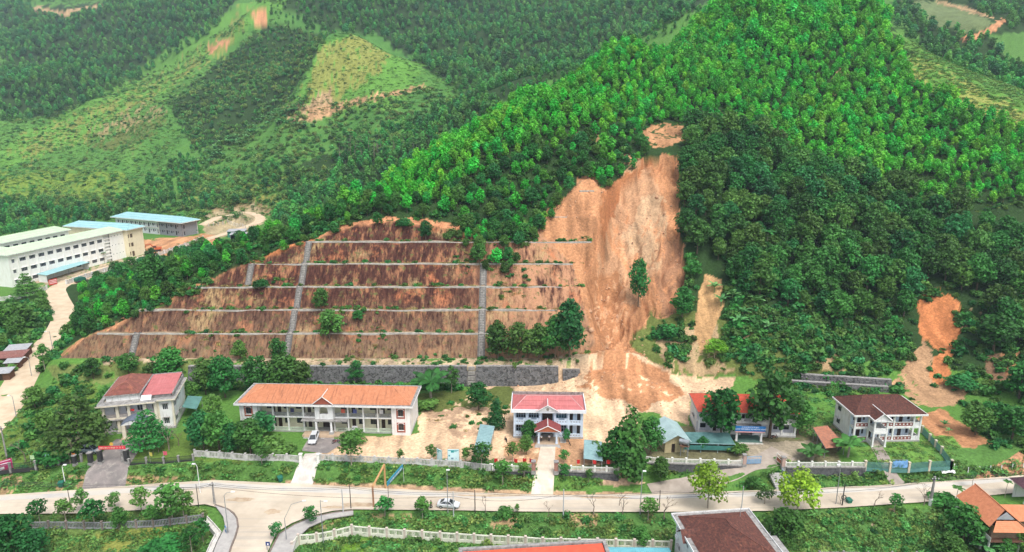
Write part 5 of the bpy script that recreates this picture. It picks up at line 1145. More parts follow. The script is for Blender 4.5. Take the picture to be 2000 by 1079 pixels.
    for i in range(n):
        xa, xc = pc-hw+2*hw*i/n, pc-hw+2*hw*(i+1)/n; za, zc = [f2-.35+1.0*(1-((x-pc)/hw)**2) for x in (xa, xc)]
        b.add([(xa,-3.6,za),(xc,-3.6,zc),(xc,.1,zc),(xa,.1,za),(xa,-3.6,za-.12),(xc,-3.6,zc-.12),(xc,.1,zc-.12),(xa,.1,za-.12)], [(0,1,2,3),(7,6,5,4),(0,4,5,1),(2,6,7,3)])
        f_.add([(xa,-3.52,f2-.5),(xc,-3.52,f2-.5),(xc,-3.52,zc-.13),(xa,-3.52,za-.13)], [(0,1,2,3)])
    b.build('porch_canopy', surf('slate_blue_tile', (.14,.17,.22), (.10,.12,.16), 1.5), t); f_.build('canopy_front', WHITE, t)
    for x in (pc-hw+.5, pc+hw-.5): column(t, x, -3.1, .1, f2-.5, .75, CR)
    part(t, 'porch_floor', TILEF, (pc-hw-.2, pc+hw+.2, -3.8, -.11, -.4, .3)); part(t, 'step', TILEF, (pc-hw-.5, pc+hw+.5, -4.3, -3.804, -.4, .1))
    fl = thing('flag', 'small red flag hanging on the cream office front', 'flag', t.matrix_basis@Vector((Wm*.53, -.35, f2+1.1)), rz)
    b = MB(); b.tube([(0,.4,-.5),(0,0,1.0)], .025, 5); b.build('flagpole', STEEL, fl); flag_cloth(fl, .8, .55, .45)
    aw = thing('awning', 'green metal awning leaning on the right side of the cream office', 'awning', t.matrix_basis@Vector((W+.85, 4.5, 0)), rz)
    b = MB(); b.slab((0,0,3.2),(3.4,-1.0,2.7),(3.4,6.5,2.7),(0,6.8,3.2), .05)
    for k in range(12): q = k/11; b.tube([(0.02,.2+6.4*q,3.24),(3.38,-.8+7.1*q,2.74)], .03, 4)
    b.build('roof', GREENM, aw); 
    for x, y in ((3.2,-.6),(3.2,6.2)): part(aw, 'post', STEEL, (x-.05, x+.05, y-.05, y+.05, -.2, 2.68))
def flag_cloth(parent, w, h, z, mat=None):
    b = MB(); n = 6
    V = [(w*i/n, .07*math.sin(i*1.5), z+h*j-.1*i/n) for j in (0, 1) for i in range(n+1)]; b.add(V, [(i, i+1, n+2+i, n+1+i) for i in range(n)]); return b.build('cloth', mat or FLAGR, parent)
left_office()

# ---------------------------------------------------------------- school across the valley
def school():
    a = P(25,562); c = P(247,503); d = (c-a); L = d.length; rz = math.atan2(d.y, d.x)
    t = thing('school', 'long cream three-storey school with pale green metal roof and rows of windows', 'school', a, rz)
    f = [.3, 4.6, 9.0]; ev = 13.5; D = 9.5   # local y points into the building (away to the left)
    SW = surf('school_cream', (.86,.85,.81), (.82,.81,.76), .5, .85, c3=(.70,.66,.57))
    nb = 11; L1 = L*.80; bw = L1/nb; holes = []
    for z in f:
        for i in range(nb):
            w = (1.25 if i else .6); cx = i*bw+bw*.5; holes.append((cx-w*bw/4, cx+w*bw/4, z+1.0, z+2.6))
    M = face(0, 0); wall(t, M, L1, -.5, ev, .25, holes, SW)
    FR = surf('window_grey', (.45,.47,.50))
    for h in holes: window(t, M, h, nx=4, fm=FR, hood=SW, inset=.12, bar=.10)
    for i in range(nb+1):
        part(t, 'pilaster', SW, (i*bw-.2 if i else .0, i*bw+.2 if i < nb else L1, -.22, -.004, -.5, ev))
    # open stair bay then a blank block with small vents, then the end bay
    part(t, 'stair_wall', SW, (L1+.004, L1+L*.06, .8, 1.0, -.5, ev)); 
    for k in range(7): part(t, 'stair_ledge', SW, (L1+.006, L1+L*.06-.004, .1, .79, 1.2+k*1.6, 1.75+k*1.6))
    x0 = L1+L*.06; x1 = L; hv = []
    for z in f:
        for k in range(4): cx = (x1-x0)*(k+.6)/4.3; hv.append((cx-.22, cx+.22, z+2.6, z+3.0))
    Mv = face(x0, 0); wall(t, Mv, x1-x0, -.5, ev, .25, hv, SW)
    for h in hv: window(t, Mv, h, nx=1, fm=FR, bar=.04)
    part(t, 'wall', SW, (0.005, .25, .26, D, -.5, ev), (.25, L, D-.25, D, -.5, ev), (L-.25, L, .26, D-.25, -.5, ev))
    part(t, 'eave', WHITE, (-1.0, L+.8, -1.1, D+1.0, ev, ev+.3))
    b = MB(); courses(b, (-.9,-1.0,ev+.35), (L+.7,-1.0,ev+.35), (L-3,D/2,ev+2.3), (2.8,D/2,ev+2.3), 3, .04); courses(b, (L+.7,D+.9,ev+.35), (-.9,D+.9,ev+.35), (2.8,D/2,ev+2.3), (L-3,D/2,ev+2.3), 3, .04)
    courses(b, (-.9,D+.9,ev+.35), (-.9,-1.0,ev+.35), (2.8,D/2,ev+2.3), (2.8,D/2,ev+2.3), 3, .04); courses(b, (L+.7,-1.0,ev+.35), (L+.7,D+.9,ev+.35), (L-3,D/2,ev+2.3), (L-3,D/2,ev+2.3), 3, .04); b.build('roof', PALEGREEN, t)
    # left wing turning away from the lane
    w2 = 40; hs2 = [(2.0+k*4.2, 4.2+k*4.2, z+1.0, z+2.6) for k in range(9) for z in f]
    M4 = face(0, D, 90)@Matrix.Identity(4)
    Mw = Matrix.Translation((0, D+.01+w2, 0))@Matrix.Rotation(math.radians(-90), 4, 'Z'); wall(t, Mw, w2, -.5, ev, .25, [(w2-h[1], w2-h[0], h[2], h[3]) for h in hs2 if h[1] < w2-.5], SW)
    for h in hs2:
        if h[1] < w2-.5: window(t, Mw, (w2-h[1], w2-h[0], h[2], h[3]), nx=4, fm=FR, inset=.12, bar=.1)
    part(t, 'wall', SW, (.26, D, D+w2-.25, D+w2, -.5, ev), (D-.25, D, D+.01, D+w2-.25, -.5, ev)); part(t, 'eave', WHITE, (-1.0, D+1.0, D+1.01, D+w2+1, ev, ev+.3))
    b = MB(); courses(b, (-.9,D+w2+.9,ev+.36), (-.9,D/2,ev+.36), (D/2,D/2,ev+2.32), (D/2,D+w2-3,ev+2.32), 3, .04); courses(b, (D+.9,D/2,ev+.36), (D+.9,D+w2+.9,ev+.36), (D/2,D+w2-3,ev+2.32), (D/2,D/2,ev+2.32), 3, .04); b.build('roof', PALEGREEN, t)
    # end block across the far end, blue-green roof
    e = thing('school_end_block', 'cream school end block with blue-green hipped roof beside the excavator', 'school', t.matrix_basis@Vector((L+.02, -2.6, 0)), rz)
    CW = surf('school_yellow', (.78,.70,.50), (.72,.64,.45), .5, .85, c3=(.60,.52,.36)); EL = 38; EW = 9.5; hv = []
    Mf = face(0, 0)   # facing the lane
    hv = [(1.4,3.0,z+.6 if z > 1 else z,z+2.6) for z in f]+[(.1,.9,z+.6,z+2.6) for z in f]
    wall(e, Mf, EW, -.5, ev+.2, .25, hv, CW)
    for h in hv: window(e, Mf, h, surf('shade_brown', (.12,.08,.05)), nx=1, fm=CW, inset=.2)
    part(e, 'wall', CW, (EW-.25, EW, .26, EL, -.5, ev+.2), (0, .25, .26, EL, -.5, ev+.2), (.25, EW-.25, EL-.25, EL, -.5, ev+.2)); part(e, 'eave', WHITE, (-1, EW+1.2, -1.2, EL+1, ev+.21, ev+.5)); hip(e, -.9, EW+1.1, -1.1, EL+.9, ev+.55, 2.0, TEALR, 3, inset=4.5)
    # blocks behind, green and blue roofs
    g = thing('school_rear_block', 'cream rear school block with pale green roof behind the long school', 'school', t.matrix_basis@Vector((18, D+17, 0)), rz)
    part(g, 'wall', SW, (0, 34, 0, .25, -.5, 13.4), (0, .25, .26, 9, -.5, 13.4), (33.75, 34, .26, 9, -.5, 13.4), (.25, 33.75, 8.75, 9, -.5, 13.4)); part(g, 'eave', WHITE, (-1, 35, -1, 10, 13.41, 13.7)); hip(g, -.9, 34.9, -.9, 9.9, 13.75, 2.0, PALEGREEN, 3, inset=4)
    for k in range(8): part(g, 'window', GLASS, (1.5+4*k, 3.8+4*k, -.05, -.004, 10.6, 12.0))
school()
def grey_block():
    a = P(287,456); c = P(357,463); d = c-a
    a = P(262,452.5); rz = math.atan2(d.y, d.x); L = 53.0; a = c-d.normalized()*L; D = 11
    t = thing('unfinished_building', 'unfinished grey block building with light teal roof behind the school', 'building', a, rz)
    f = [.6, 4.2]; ev = 7.9; holes = []; kinds = []
    for z in f:
        for k in range(14):
            x = 1.6+k*3.55
            holes.append((x, x+1.2, z if k % 2 else z+.8, z+2.4)); holes.append((x+1.7, x+2.5, z+1.2, z+2.3))
    holes = [h for h in holes if h[1] < L-.3]; M = face(0, 0)
    L2 = 35.0
    wall(t, face(0,0), L2, -.6, ev, .25, [h for h in holes if h[1] < L2-.1], surf('primer_white', (.62,.63,.64), (.54,.55,.56), .7)); wall(t, face(L2+.004,0), L-L2-.004, -.6, ev, .25, [(h[0]-L2, h[1]-L2, h[2], h[3]) for h in holes if h[0] > L2+.1], BLOCK)
    for h in holes:
        if h[1] < L2-.1 or h[0] > L2+.1: window(t, M, h, surf('dark_room', (.03,.032,.04)), nx=1, fm=BLOCK, inset=.2)
    h3 = [(1.2,2.3,z,z+2.3) for z in f]; M3 = face(L, 0, 90); wall(t, M3, D, -.6, ev, .25, h3, BLOCK)
    for h in h3: window(t, M3, h, surf('dark_room', (.03,.032,.04)), nx=1, fm=PRINTW, inset=.2)
    part(t, 'wall', BLOCK, (0, .25, .26, D, -.6, ev), (.25, L-.26, D-.25, D, -.6, ev)); part(t, 'eave', WHITE, (-2.2, L+1.8, -1.6, D+1.4, ev+.005, ev+.3)); part(t, 'slab_edge', LIGHTC, (0, L2, -.3, -.004, f[1]-.5, f[1]-.15)); part(t, 'corner_column', LIGHTC, (L2-.3, L2+.3, -.25, -.006, -.6, ev), (L+.003, L+.2, D-.4, D, -.6, ev))
    hip(t, -2.0, L+1.6, -1.4, D+1.2, ev+.36, 2.3, TEALR, 3, inset=6)
grey_block()
# ---------------------------------------------------------------- engineered slope: gutters, stairs, stone walls
def hz(p, py): d = ray(0, py); return CAMH+d[2]/d[1]*p.y-p.z
def xat(px, Y, Z): dep = Y*ct-(Z-CAMH)*st; return (px-CX)/F*dep
ORD = ['lowest', 'second lowest', 'third', 'fourth', 'fifth and longest hidden', 'short sixth', 'topmost short']
EXT = [None, (190,1150), (270,1092), (375,1100), (490,1122), (600,1158), (1078,1112), (1132,1166)]
def gutter(i):
    Y, Z = BY[i], BZ[i]; x0, x1 = xat(EXT[i][0], Y, Z), xat(EXT[i][1], Y, Z)
    xs = np.arange(x0, x1, 1.2); w = polydist(xs, np.full(xs.shape, Y+.3), CUT); xs = xs[w < 1.0]
    lab = ['lowest', 'second lowest', 'third', 'fourth', 'fifth', 'sixth, short', 'seventh, topmost and short'][i-1]+' concrete gutter line along the benched cut slope'
    t = thing('slope_gutter', lab, 'gutter', (xs[0], Y, Z), 0, 'concrete gutters on the cut slope')
    lip = MB(); floor_ = MB(); n = len(xs); zz = fbm(xs*.12, xs*0+i, 4, 7)*.32; yy = fbm(xs*.2, xs*0+i*3, 3, 8)*.2
    for b, prof in ((lip, [(-.20,-.45),(-.20,.14),(.06,.16),(.06,-.35)]), (floor_, [(.064,-.3),(.064,.04),(1.45,.06),(1.45,-.3)])):
        V = [(xs[k]-xs[0], yy[k]+a, zz[k]+c) for k in range(n) for a, c in prof]; m = len(prof)
        b.add(V, [(k*m+j, (k+1)*m+j, (k+1)*m+(j+1)%m, k*m+(j+1)%m) for k in range(n-1) for j in range(m)]+[tuple(range(m)), tuple(range((n-1)*m, n*m))[::-1]])
    lip.build('lip', surf('gutter_lip', (.50,.47,.42), (.34,.32,.28), .8, .9, c3=(.20,.18,.14), s3=(.25,.25,.25)), t); floor_.build('channel_floor', surf('washed_berm', (.30,.21,.13), (.20,.15,.09), .5, .95, c3=(.13,.14,.06), s3=(.3,.3,.3)), t)
for i in range(1, 8): gutter(i)
def slope_stair(X0, ya, yb, label, w=1.5, flat=None):
    zf = flat or (lambda y: float(cutz(y)))
    t = thing('slope_stair', label, 'stair', (X0, ya, zf(ya)), 0, 'stepped drains on the cut slope'); z0 = zf(ya)
    tr = MB(); n = int((yb-ya)/.5)
    for k in range(n):
        y = ya+.5*k; z = zf(y+.5)-z0; tr.box(-w/2+.22, w/2-.22, y-ya, y-ya+.36, z-.9, z+.12)
    tr.build('treads', surf('stair_pale', (.36,.34,.31), (.24,.23,.21), 1.5, .9, c3=(.12,.11,.10)), t)
    for s in (-1, 1):
        b = MB(); ys = np.arange(ya, yb, .5); V = []; m = 4; xs = (s*w/2-.2, s*w/2+.2)
        for y in ys:
            z = zf(y)-z0; V += [(xs[0], y-ya, z-.5), (xs[1], y-ya, z-.5), (xs[1], y-ya, z+.3), (xs[0], y-ya, z+.3)]
        b.add(V, [(k*m+j, k*m+(j+1)%m, (k+1)*m+(j+1)%m, (k+1)*m+j) for k in range(len(ys)-1) for j in range(4)]+[(3,2,1,0), tuple((len(ys)-1)*m+j for j in range(4))]); b.build('side_wall', DARKC, t)
    b = MB(); V = []
    for y in ys: z = zf(y)-z0; V += [(-w/2+.2, y-ya, z-.04), (w/2-.2, y-ya, z-.04)]
    b.add(V, [(2*k, 2*k+1, 2*k+3, 2*k+2) for k in range(len(ys)-1)]); b.build('channel_bed', DARKC, t)
DARKC = surf('mossy_concrete', (.15,.14,.13), (.085,.08,.075), 1.2, .95, c3=(.24,.22,.19))
slope_stair(-8.7, BY[0]+.2, BY[4]+.5, 'stepped concrete drain running up the slope left of the four rounded trees', 1.7)
slope_stair(-63.4, BY[0]+.2, BY[5]+.3, 'tall stepped concrete drain climbing the middle of the left slope')
slope_stair(-107.0, BY[0]+.2, BY[1]+1.0, 'short stepped drain at the left end of the cut slope'); slope_stair(-79.5, BY[3]+BERM, BY[4]+.4, 'short stepped drain high on the left part of the cut')
def stone_wall(x0, x1, label, z0=0.0, z1=5.0, ya=171.7, yb=173.5, y2=None):
    t = thing('stone_wall', label, 'retaining wall', ((x0+x1)/2, ya, z0)); c = (x0+x1)/2; y2 = y2 or 0.0; n = max(2, int((x1-x0)/1.5)); m = 6
    b = MB(); V = []
    for i in range(n+1):
        x = x0+(x1-x0)*i/n
        for j in range(m+1):
            q = j/m; o = random.uniform(-.07,.07); V.append((x-c, (yb-ya)*q+o+y2*(x-c)/(x1-x0), -.5+(z1-z0+.5)*q))
    b.add(V, [(i*(m+1)+j, (i+1)*(m+1)+j, (i+1)*(m+1)+j+1, i*(m+1)+j+1) for i in range(n) for j in range(m)])
    b.build('stone_face', RUBBLE, t)
    b = MB()
    L = x1-x0; b.add([(-L/2,yb-ya-.1-y2/2,z1-z0-.02),(L/2,yb-ya-.1+y2/2,z1-z0-.02),(L/2,yb-ya+.8+y2/2,z1-z0-.02),(-L/2,yb-ya+.8-y2/2,z1-z0-.02),(-L/2,yb-ya-.1-y2/2,z1-z0+.22),(L/2,yb-ya-.1+y2/2,z1-z0+.22),(L/2,yb-ya+.8+y2/2,z1-z0+.22),(-L/2,yb-ya+.8-y2/2,z1-z0+.22)], [(0,3,2,1),(4,5,6,7),(0,1,5,4),(1,2,6,5),(2,3,7,6),(3,0,4,7)]); b.build('coping', CONC, t)
def rubble():
    m, nt, N, L = nmat('rubble_stone'); out = N.new('ShaderNodeOutputMaterial'); b = N.new('ShaderNodeBsdfPrincipled'); L.new(b.outputs[0], out.inputs[0]); b.inputs['Roughness'].default_value = .95
    tc = N.new('ShaderNodeTexCoord'); v = N.new('ShaderNodeTexVoronoi'); v.inputs['Scale'].default_value = 2.2; L.new(tc.outputs['Object'], v.inputs['Vector'])
    e = N.new('ShaderNodeTexVoronoi'); e.feature = 'DISTANCE_TO_EDGE'; e.inputs['Scale'].default_value = 2.2; L.new(tc.outputs['Object'], e.inputs['Vector'])
    sp = N.new('ShaderNodeSeparateColor'); L.new(v.outputs['Color'], sp.inputs[0]); r = N.new('ShaderNodeMapRange'); r.inputs[3].default_value = .035; r.inputs[4].default_value = .17; L.new(sp.outputs[0], r.inputs[0])
    cc = N.new('ShaderNodeCombineColor'); [L.new(r.outputs[0], cc.inputs[i]) for i in range(3)]
    k = N.new('ShaderNodeMapRange'); k.inputs[2].default_value = .08; L.new(e.outputs[0], k.inputs[0]); mx = N.new('ShaderNodeMix'); mx.data_type = 'RGBA'; mx.inputs[6].default_value = (.20,.19,.17,1); L.new(k.outputs[0], mx.inputs[0]); L.new(cc.outputs[0], mx.inputs[7]); L.new(mx.outputs[2], b.inputs['Base Color'])
    bp = N.new('ShaderNodeBump'); bp.inputs['Distance'].default_value = .1; L.new(k.outputs[0], bp.inputs['Height']); L.new(bp.outputs[0], b.inputs['Normal']); return m
RUBBLE = rubble()
stone_wall(-88, -12.2, 'long grey rubble retaining wall behind the orange-roofed office'); stone_wall(-9.8, 12.6, 'grey rubble retaining wall behind the pale blue office, half buried in sand'); stone_wall(13.8, 18.5, 'short end piece of rubble wall beside the slide debris', 0, 4.2)
slope_stair(-11, 171.6, 173.6, 'short stair through the gap in the rubble wall', 2.2, flat=lambda y: (y-171.6)/2.0*5.0)
for k in range(2): stone_wall(76+k*3, 100+k*1.5, ['lower', 'upper'][k]+' tier of the grey stone bank behind the right-hand houses', .1+k*1.3, 1.3+k*1.3, 169.6+k*1.6, 170.2+k*1.6, -4.0)

# ---------------------------------------------------------------- drives and paths
DRIVE = surf('drive_grey', (.24,.21,.195), (.17,.155,.145), .35, .9, c3=(.42,.38,.33), s3=(.25,.25,.25), bump=.02); PALED = surf('drive_pale', (.62,.54,.43), (.52,.43,.33), .4, .9, c3=(.74,.70,.62), s3=(.3,.1,.1), bump=.02)
def strip(pts, w, mat, name, label, lift=.07): return lane([tuple(P(a, b, 0)) for a, b in pts], w, mat, name, label, lift, 8)
def pathz(pts, w, mat, name, label, lift=.07): return lane([tuple(hit(a, b, 100, 200)) for a, b in pts], w, mat, name, label, lift, 8)
def drive(k, pre, w, mat, name, label): return lane([tuple(P(a, b, 0)) for a, b in pre]+DRIVES[k][1], w, mat, name, label, .07, 8)
drive(0, [(258,858),(240,876)], (7.0,8.5), DRIVE, 'driveway', 'dark asphalt drive leading to the cream corner office')
strip([(645,856),(632,866),(614,884)], (10.5,6), DRIVE, 'forecourt', 'grey forecourt before the orange-roofed office')
drive(1, [], (3.6,5.0), surf('washed_concrete', (.62,.58,.51), (.46,.42,.37), .5, .9, c3=(.34,.31,.28), s3=(.5,.1,.1)), 'driveway', 'pale concrete drive down to the road from the orange-roofed office')
drive(2, [(1071,868)], (3.2,4.6), PALED, 'driveway', 'pale muddy drive down from the pale blue office')
drive(3, [(1530,884)], (6,4.0), surf('path_grey', (.40,.34,.28), (.32,.27,.22), .5, .9), 'ramp_road', 'grey ramp slanting from the banner office gate to the road')
drive(4, [(1712,874),(1724,892)], (2.6,3.0), surf('path_grey2', (.34,.29,.25), (.26,.22,.19), .5, .9), 'footpath', 'narrow concrete path down from the white house')
sheet('pavement', [tuple(P(a, b, ROADZ)[:2]) for a, b in [(420,988),(444,996),(462,1012),(464,1032),(454,1062),(438,1110),(405,1110),(425,1060),(440,1030),(436,1010)]], ROADZ+.13, surf('pavement_grey', (.42,.40,.37), (.34,.32,.30), .8, .9), 'grey pavement at the left corner of the junction', 'pavement', .2)
sheet('pavement', [tuple(P(a, b, ROADZ)[:2]) for a, b in [(690,999),(655,1003),(610,1012),(575,1027),(546,1045),(528,1080),(512,1110),(560,1110),(572,1079),(580,1052),(604,1030),(640,1014),(690,1006)]], ROADZ+.13, surf('pavement_grey', ()) if 0 else MATS['pavement_grey'], 'grey pavement curving round the right side of the junction', 'pavement', .2)

def kerb(label, pts):
    p = [P(a, b, ROADZ) for a, b in pts]; b = MB(); V = []
    for i, q in enumerate(p):
        d = p[min(i+1, len(p)-1)]-p[max(i-1, 0)]; n = Vector((-d.y, d.x, 0)).normalized()*.16; V += [q-n-Vector((0,0,.2)), q+n-Vector((0,0,.2)), q+n+Vector((0,0,.16)), q-n+Vector((0,0,.16))]
    b.add(V, [(i*4+j, (i+1)*4+j, (i+1)*4+(j+1)%4, i*4+(j+1)%4) for i in range(len(p)-1) for j in range(4)]+[(0,1,2,3), tuple(4*(len(p)-1)+j for j in (3,2,1,0))]); tag(b.build('kerb', surf('kerb_brown', (.22,.17,.14), (.15,.12,.10), 1)), label, 'kerb', kind='structure')
kerb('brown kerb curving round the left corner of the junction', [(420,987),(444,995),(456,1003),(463,1014),(465,1030),(460,1048),(453,1065),(438,1110)]); kerb('brown kerb curving round the right corner of the junction', [(690,998),(655,1002),(610,1011),(575,1026),(545,1044),(527,1080),(512,1110)])

# ---------------------------------------------------------------- fences and walls
def run(pts):
    """posts positions along a polyline of ground points"""
    return [Vector(p) for p in pts]
def fence(label, pts, sp, h, style, mats, name='fence', post=.3, cat='fence', base=0.0):
    pts = run(pts); t = thing(name, label, cat, pts[0]); o = pts[0]; pm, fm = mats; P_ = []
    for a, b in zip(pts[:-1], pts[1:]):
        n = max(1, round((b-a).length/sp)); P_ += [a.lerp(b, k/n) for k in range(n)]
    P_.append(pts[-1]); zz = terrain(np.array([p.x for p in P_]), np.array([p.y for p in P_]))
    P_ = [Vector((p.x, p.y, max(z, p.z-.6))) for p, z in zip(P_, zz)]
    for p in P_:
        q = p-o; s = post/2; b = MB(); b.box(q.x-s, q.x+s, q.y-s, q.y+s, q.z-.5, q.z+h+.12)
        if style != 'wire': b.box(q.x-s-.06, q.x+s+.06, q.y-s-.06, q.y+s+.06, q.z+h+.123, q.z+h+.24)
        b.build('post', pm, t)
    for a, c in zip(P_[:-1], P_[1:]):
        a_ = a-o; d = c-a; L = math.hypot(d.x, d.y); b = MB(); sl = d.z/L
        b.M = Matrix.Translation(a_)@Matrix.Rotation(math.atan2(d.y, d.x), 4, 'Z')@Matrix(((1,0,0,0),(0,1,0,0),(sl,0,1,0),(0,0,0,1)))
        x0, x1 = post/2+.004, L-post/2-.004
        if style == 'picket':
            b.box(x0, x1, -.06, .06, .15, .42); b.box(x0, x1, -.05, .05, h-.18, h); n = max(3, int((x1-x0)/.26))
            for k in range(n): m = x0+(x1-x0)*(k+.5)/n; b.box(m-.055, m+.055, -.04, .04, .419, h-.179)
        elif style == 'panel':
            b.box(x0, x1, -.08, .08, -.4, .35); b.box(x0, x1, -.07, .07, h-.16, h); b.box(x0, x0+.3, -.06, .06, .349, h-.159); b.box(x1-.3, x1, -.06, .06, .349, h-.159); n = max(3, int((x1-x0-.6)/.3))
            for k in range(n): m = x0+.3+(x1-x0-.6)*(k+.5)/n; b.box(m-.09, m+.09, -.04, .04, .349, h-.159)
        elif style == 'slot':
            b.box(x0, x1, -.1, .1, -.5, h*.42); b.box(x0, x1, -.1, .1, h-.22, h); w = x1-x0
            for q0, q1 in ((0,.12),(.42,.48),(.52,.58),(.88,1)): b.box(x0+w*q0, x0+w*q1, -.08, .08, h*.419, h-.219)
            b.box(x0+w*.479, x0+w*.521, -.05, .05, h*.419, h*.62); b.box(x0+w*.479, x0+w*.521, -.05, .05, h*.8, h-.219)
            for c0 in (.12, .58):
                for k in range(3): m = x0+w*(c0+.30*(k+.95)/3.6); b.box(m-.045, m+.045, -.05, .05, h*.419, h-.219)
        elif style == 'iron':
            b.box(x0, x1, -.1, .1, -.5, .3); n = max(4, int((x1-x0)/.22))
            for zz_ in (.55, h-.12): b.box(x0, x1, -.025, .025, zz_, zz_+.06)
            for k in range(n): m = x0+(x1-x0)*(k+.5)/n; b.box(m-.025, m+.025, -.02, .02, .299, h)
        elif style == 'net':
            b.box(x0, x1, -.12, .12, -.5, .22); n = max(3, int((x1-x0)/.11)); k2 = max(3, int(h/.13))
            for k in range(n): m = x0+(x1-x0)*(k+.5)/n; b.box(m-.022, m+.022, -.012, .012, .219, h)
            for k in range(k2): m = .25+(h-.3)*k/(k2-1); b.box(x0, x1, -.014, -.0125, m-.02, m+.02)
        elif style == 'wire':
            for zz_ in (.3, .7, 1.05): b.tube([(0,0,zz_),(L,0,zz_)], .014, 4)
        b.build({'picket':'picket_panel','panel':'wall_panel','slot':'wall_panel','iron':'railing','net':'net_panel','wire':'wire'}[style], fm, t)
    return t
def G(*px): return [P(a, b, 0) for a, b in px]
WHP = surf('fence_white', (.76,.76,.70), (.68,.68,.62), 1, .8, c3=(.5,.5,.44)); OLDW = surf('fence_old_white', (.58,.57,.54), (.44,.43,.41), 1.2, .85, c3=(.16,.155,.15), s3=(.8,.8,.4)); NETG = surf('net_green', (.10,.26,.22), (.08,.2,.18), 1, .7); OLIVEW = surf('wall_olive_white', (.68,.68,.56), (.6,.6,.49), .8, .85, c3=(.36,.35,.28))
fence('dark railing with concrete posts along the bank left of the red banner gate', G((-60,925),(20,915),(70,911),(160,902)), 3.6, 1.7, 'iron', (CONC, IRON), post=.4)
fence('low railing right of the banner gate, overgrown by dry branches', G((252,905),(320,903),(378,899)), 3.2, 1.3, 'iron', (CONC, IRON), post=.35)
fence('stained white panel wall below the round trees left of the forecourt', G((381,892),(480,899),(588,901)), 3.0, 1.5, 'panel', (OLDW, OLDW), 'panel_wall', cat='wall')
fence('stained white panel wall along the sandy yard between the two drives', G((623,900),(760,906),(900,912),(958,916)), 2.9, 1.5, 'panel', (OLDW, OLDW), 'panel_wall', cat='wall')
fence('white picket fence left of the pale blue office drive', G((962,917),(1038,919)), 2.3, 1.6, 'picket', (WHP, WHP)); fence('white picket fence right of the pale blue office drive, red flags along it', G((1092,919),(1208,922)), 2.4, 1.6, 'picket', (WHP, WHP))
fence('clean white picket fence in front of the green-roofed shed', [P(1258,902)+Vector((0,0,0)), P(1450,908)], 2.9, 1.55, 'picket', (WHP, WHP)); fence('clean white picket fence between the red gate and the white house', [P(1533,911), P(1690,911)], 2.9, 1.55, 'picket', (WHP, WHP))
fence('green netting fence with cream posts in front of the white house lawn', G((1690,911),(1738,914),(1775,914),(1815,911),(1858,909)), 3.4, 1.7, 'net', (surf('post_cream', (.58,.52,.40), (.48,.43,.33), 1), NETG), post=.42)
fence('green netting fence running back along the lawn beside the sandy track', G((1858,909),(1838,887),(1815,862),(1800,846)), 3.4, 1.6, 'net', (MATS['post_cream'], NETG), post=.42)
fence('line of thin white posts with wire along the right roadside', [hit(1862,920,100,160), hit(1890,924,100,160), hit(2040,914,100,160)], 2.6, 1.1, 'wire', (PRINTW, IRON), post=.13)
fence('dark picket fence with white base south of the road on the left', [P(a, b, -3.4) for a, b in ((62,1034),(200,1032),(300,1028),(398,1020))], 3.1, 1.6, 'picket', (surf('post_brown', (.25,.2,.17), (.18,.15,.13), 1), surf('picket_grey', (.30,.30,.31), (.22,.22,.23), 1)))
fence('long cream wall with slotted panels south of the road', [P(a, b, -4.4) for a, b in ((572,1082),(584,1066),(688,1046),(860,1057),(1060,1068),(1310,1074))], 3.25, 2.0, 'slot', (surf('post_pinkish', (.60,.50,.42), (.5,.42,.36), 1), OLIVEW), 'slotted_wall', .36, 'wall')
fence('dark low kerb wall at the bottom right edge below the overgrown field', [P(a, b, -4.5) for a, b in ((1600,1082),(1790,1084),(1880,1090))], 4, .5, 'panel', (CONC, CONC), 'kerb_wall', .2, 'wall')
fence('white school boundary wall with arched gaps beside the lane', G((130,556),(215,528),(300,503),(372,484),(398,476)), 3.5, 1.8, 'panel', (WHITE, OLDW), 'panel_wall', .4, 'wall'); fence('white wall on the lane in front of the left school gate', G((0,588),(40,583),(92,566)), 3.5, 1.6, 'panel', (WHITE, OLDW), 'panel_wall', .4, 'wall')
fence('row of pale concrete fence posts behind the unfinished building', [hit(a, b, 330, 460) for a, b in ((408,443),(445,441),(480,447))], 2.8, 2.0, 'wire', (LIGHTC, IRON), post=.25)
def dark_wall(label, a, b, h, th=.5):
    a, b = Vector(a), Vector(b); d = b-a; t = thing('stone_wall', label, 'retaining wall', a, math.atan2(d.y, d.x)); L = d.length; n = int(L/1.2)+1; bb = MB(); m = 4
    V = [(L*i/n, .25*j/m+random.uniform(-.05,.05), -h-.6+(h+.6)*j/m) for i in range(n+1) for j in range(m+1)]; bb.add(V, [(i*(m+1)+j, (i+1)*(m+1)+j, (i+1)*(m+1)+j+1, i*(m+1)+j+1) for i in range(n) for j in range(m)]); bb.build('stone_face', STONEW, t)
    part(t, 'coping', CONC, (0, L, .1, .7, -.25, .02))
dark_wall('dark stone wall under the white pickets left of the muddy drive', P(962,917)+Vector((0,-.45,0)), P(1038,919)+Vector((0,-.45,0)), 1.6); dark_wall('dark stone wall under the white pickets right of the muddy drive', P(1092,919)+Vector((0,-.45,0)), P(1208,922)+Vector((0,-.45,0)), 1.6)
dark_wall('dark stone wall under the pickets by the green-roofed shed', P(1262,902)+Vector((0,-.5,0)), P(1450,908)+Vector((0,-.5,0)), 1.9); dark_wall('dark stone wall under the pickets beside the concrete stairs', P(1535,911)+Vector((0,-.5,0)), P(1690,911)+Vector((0,-.5,0)), 1.9)
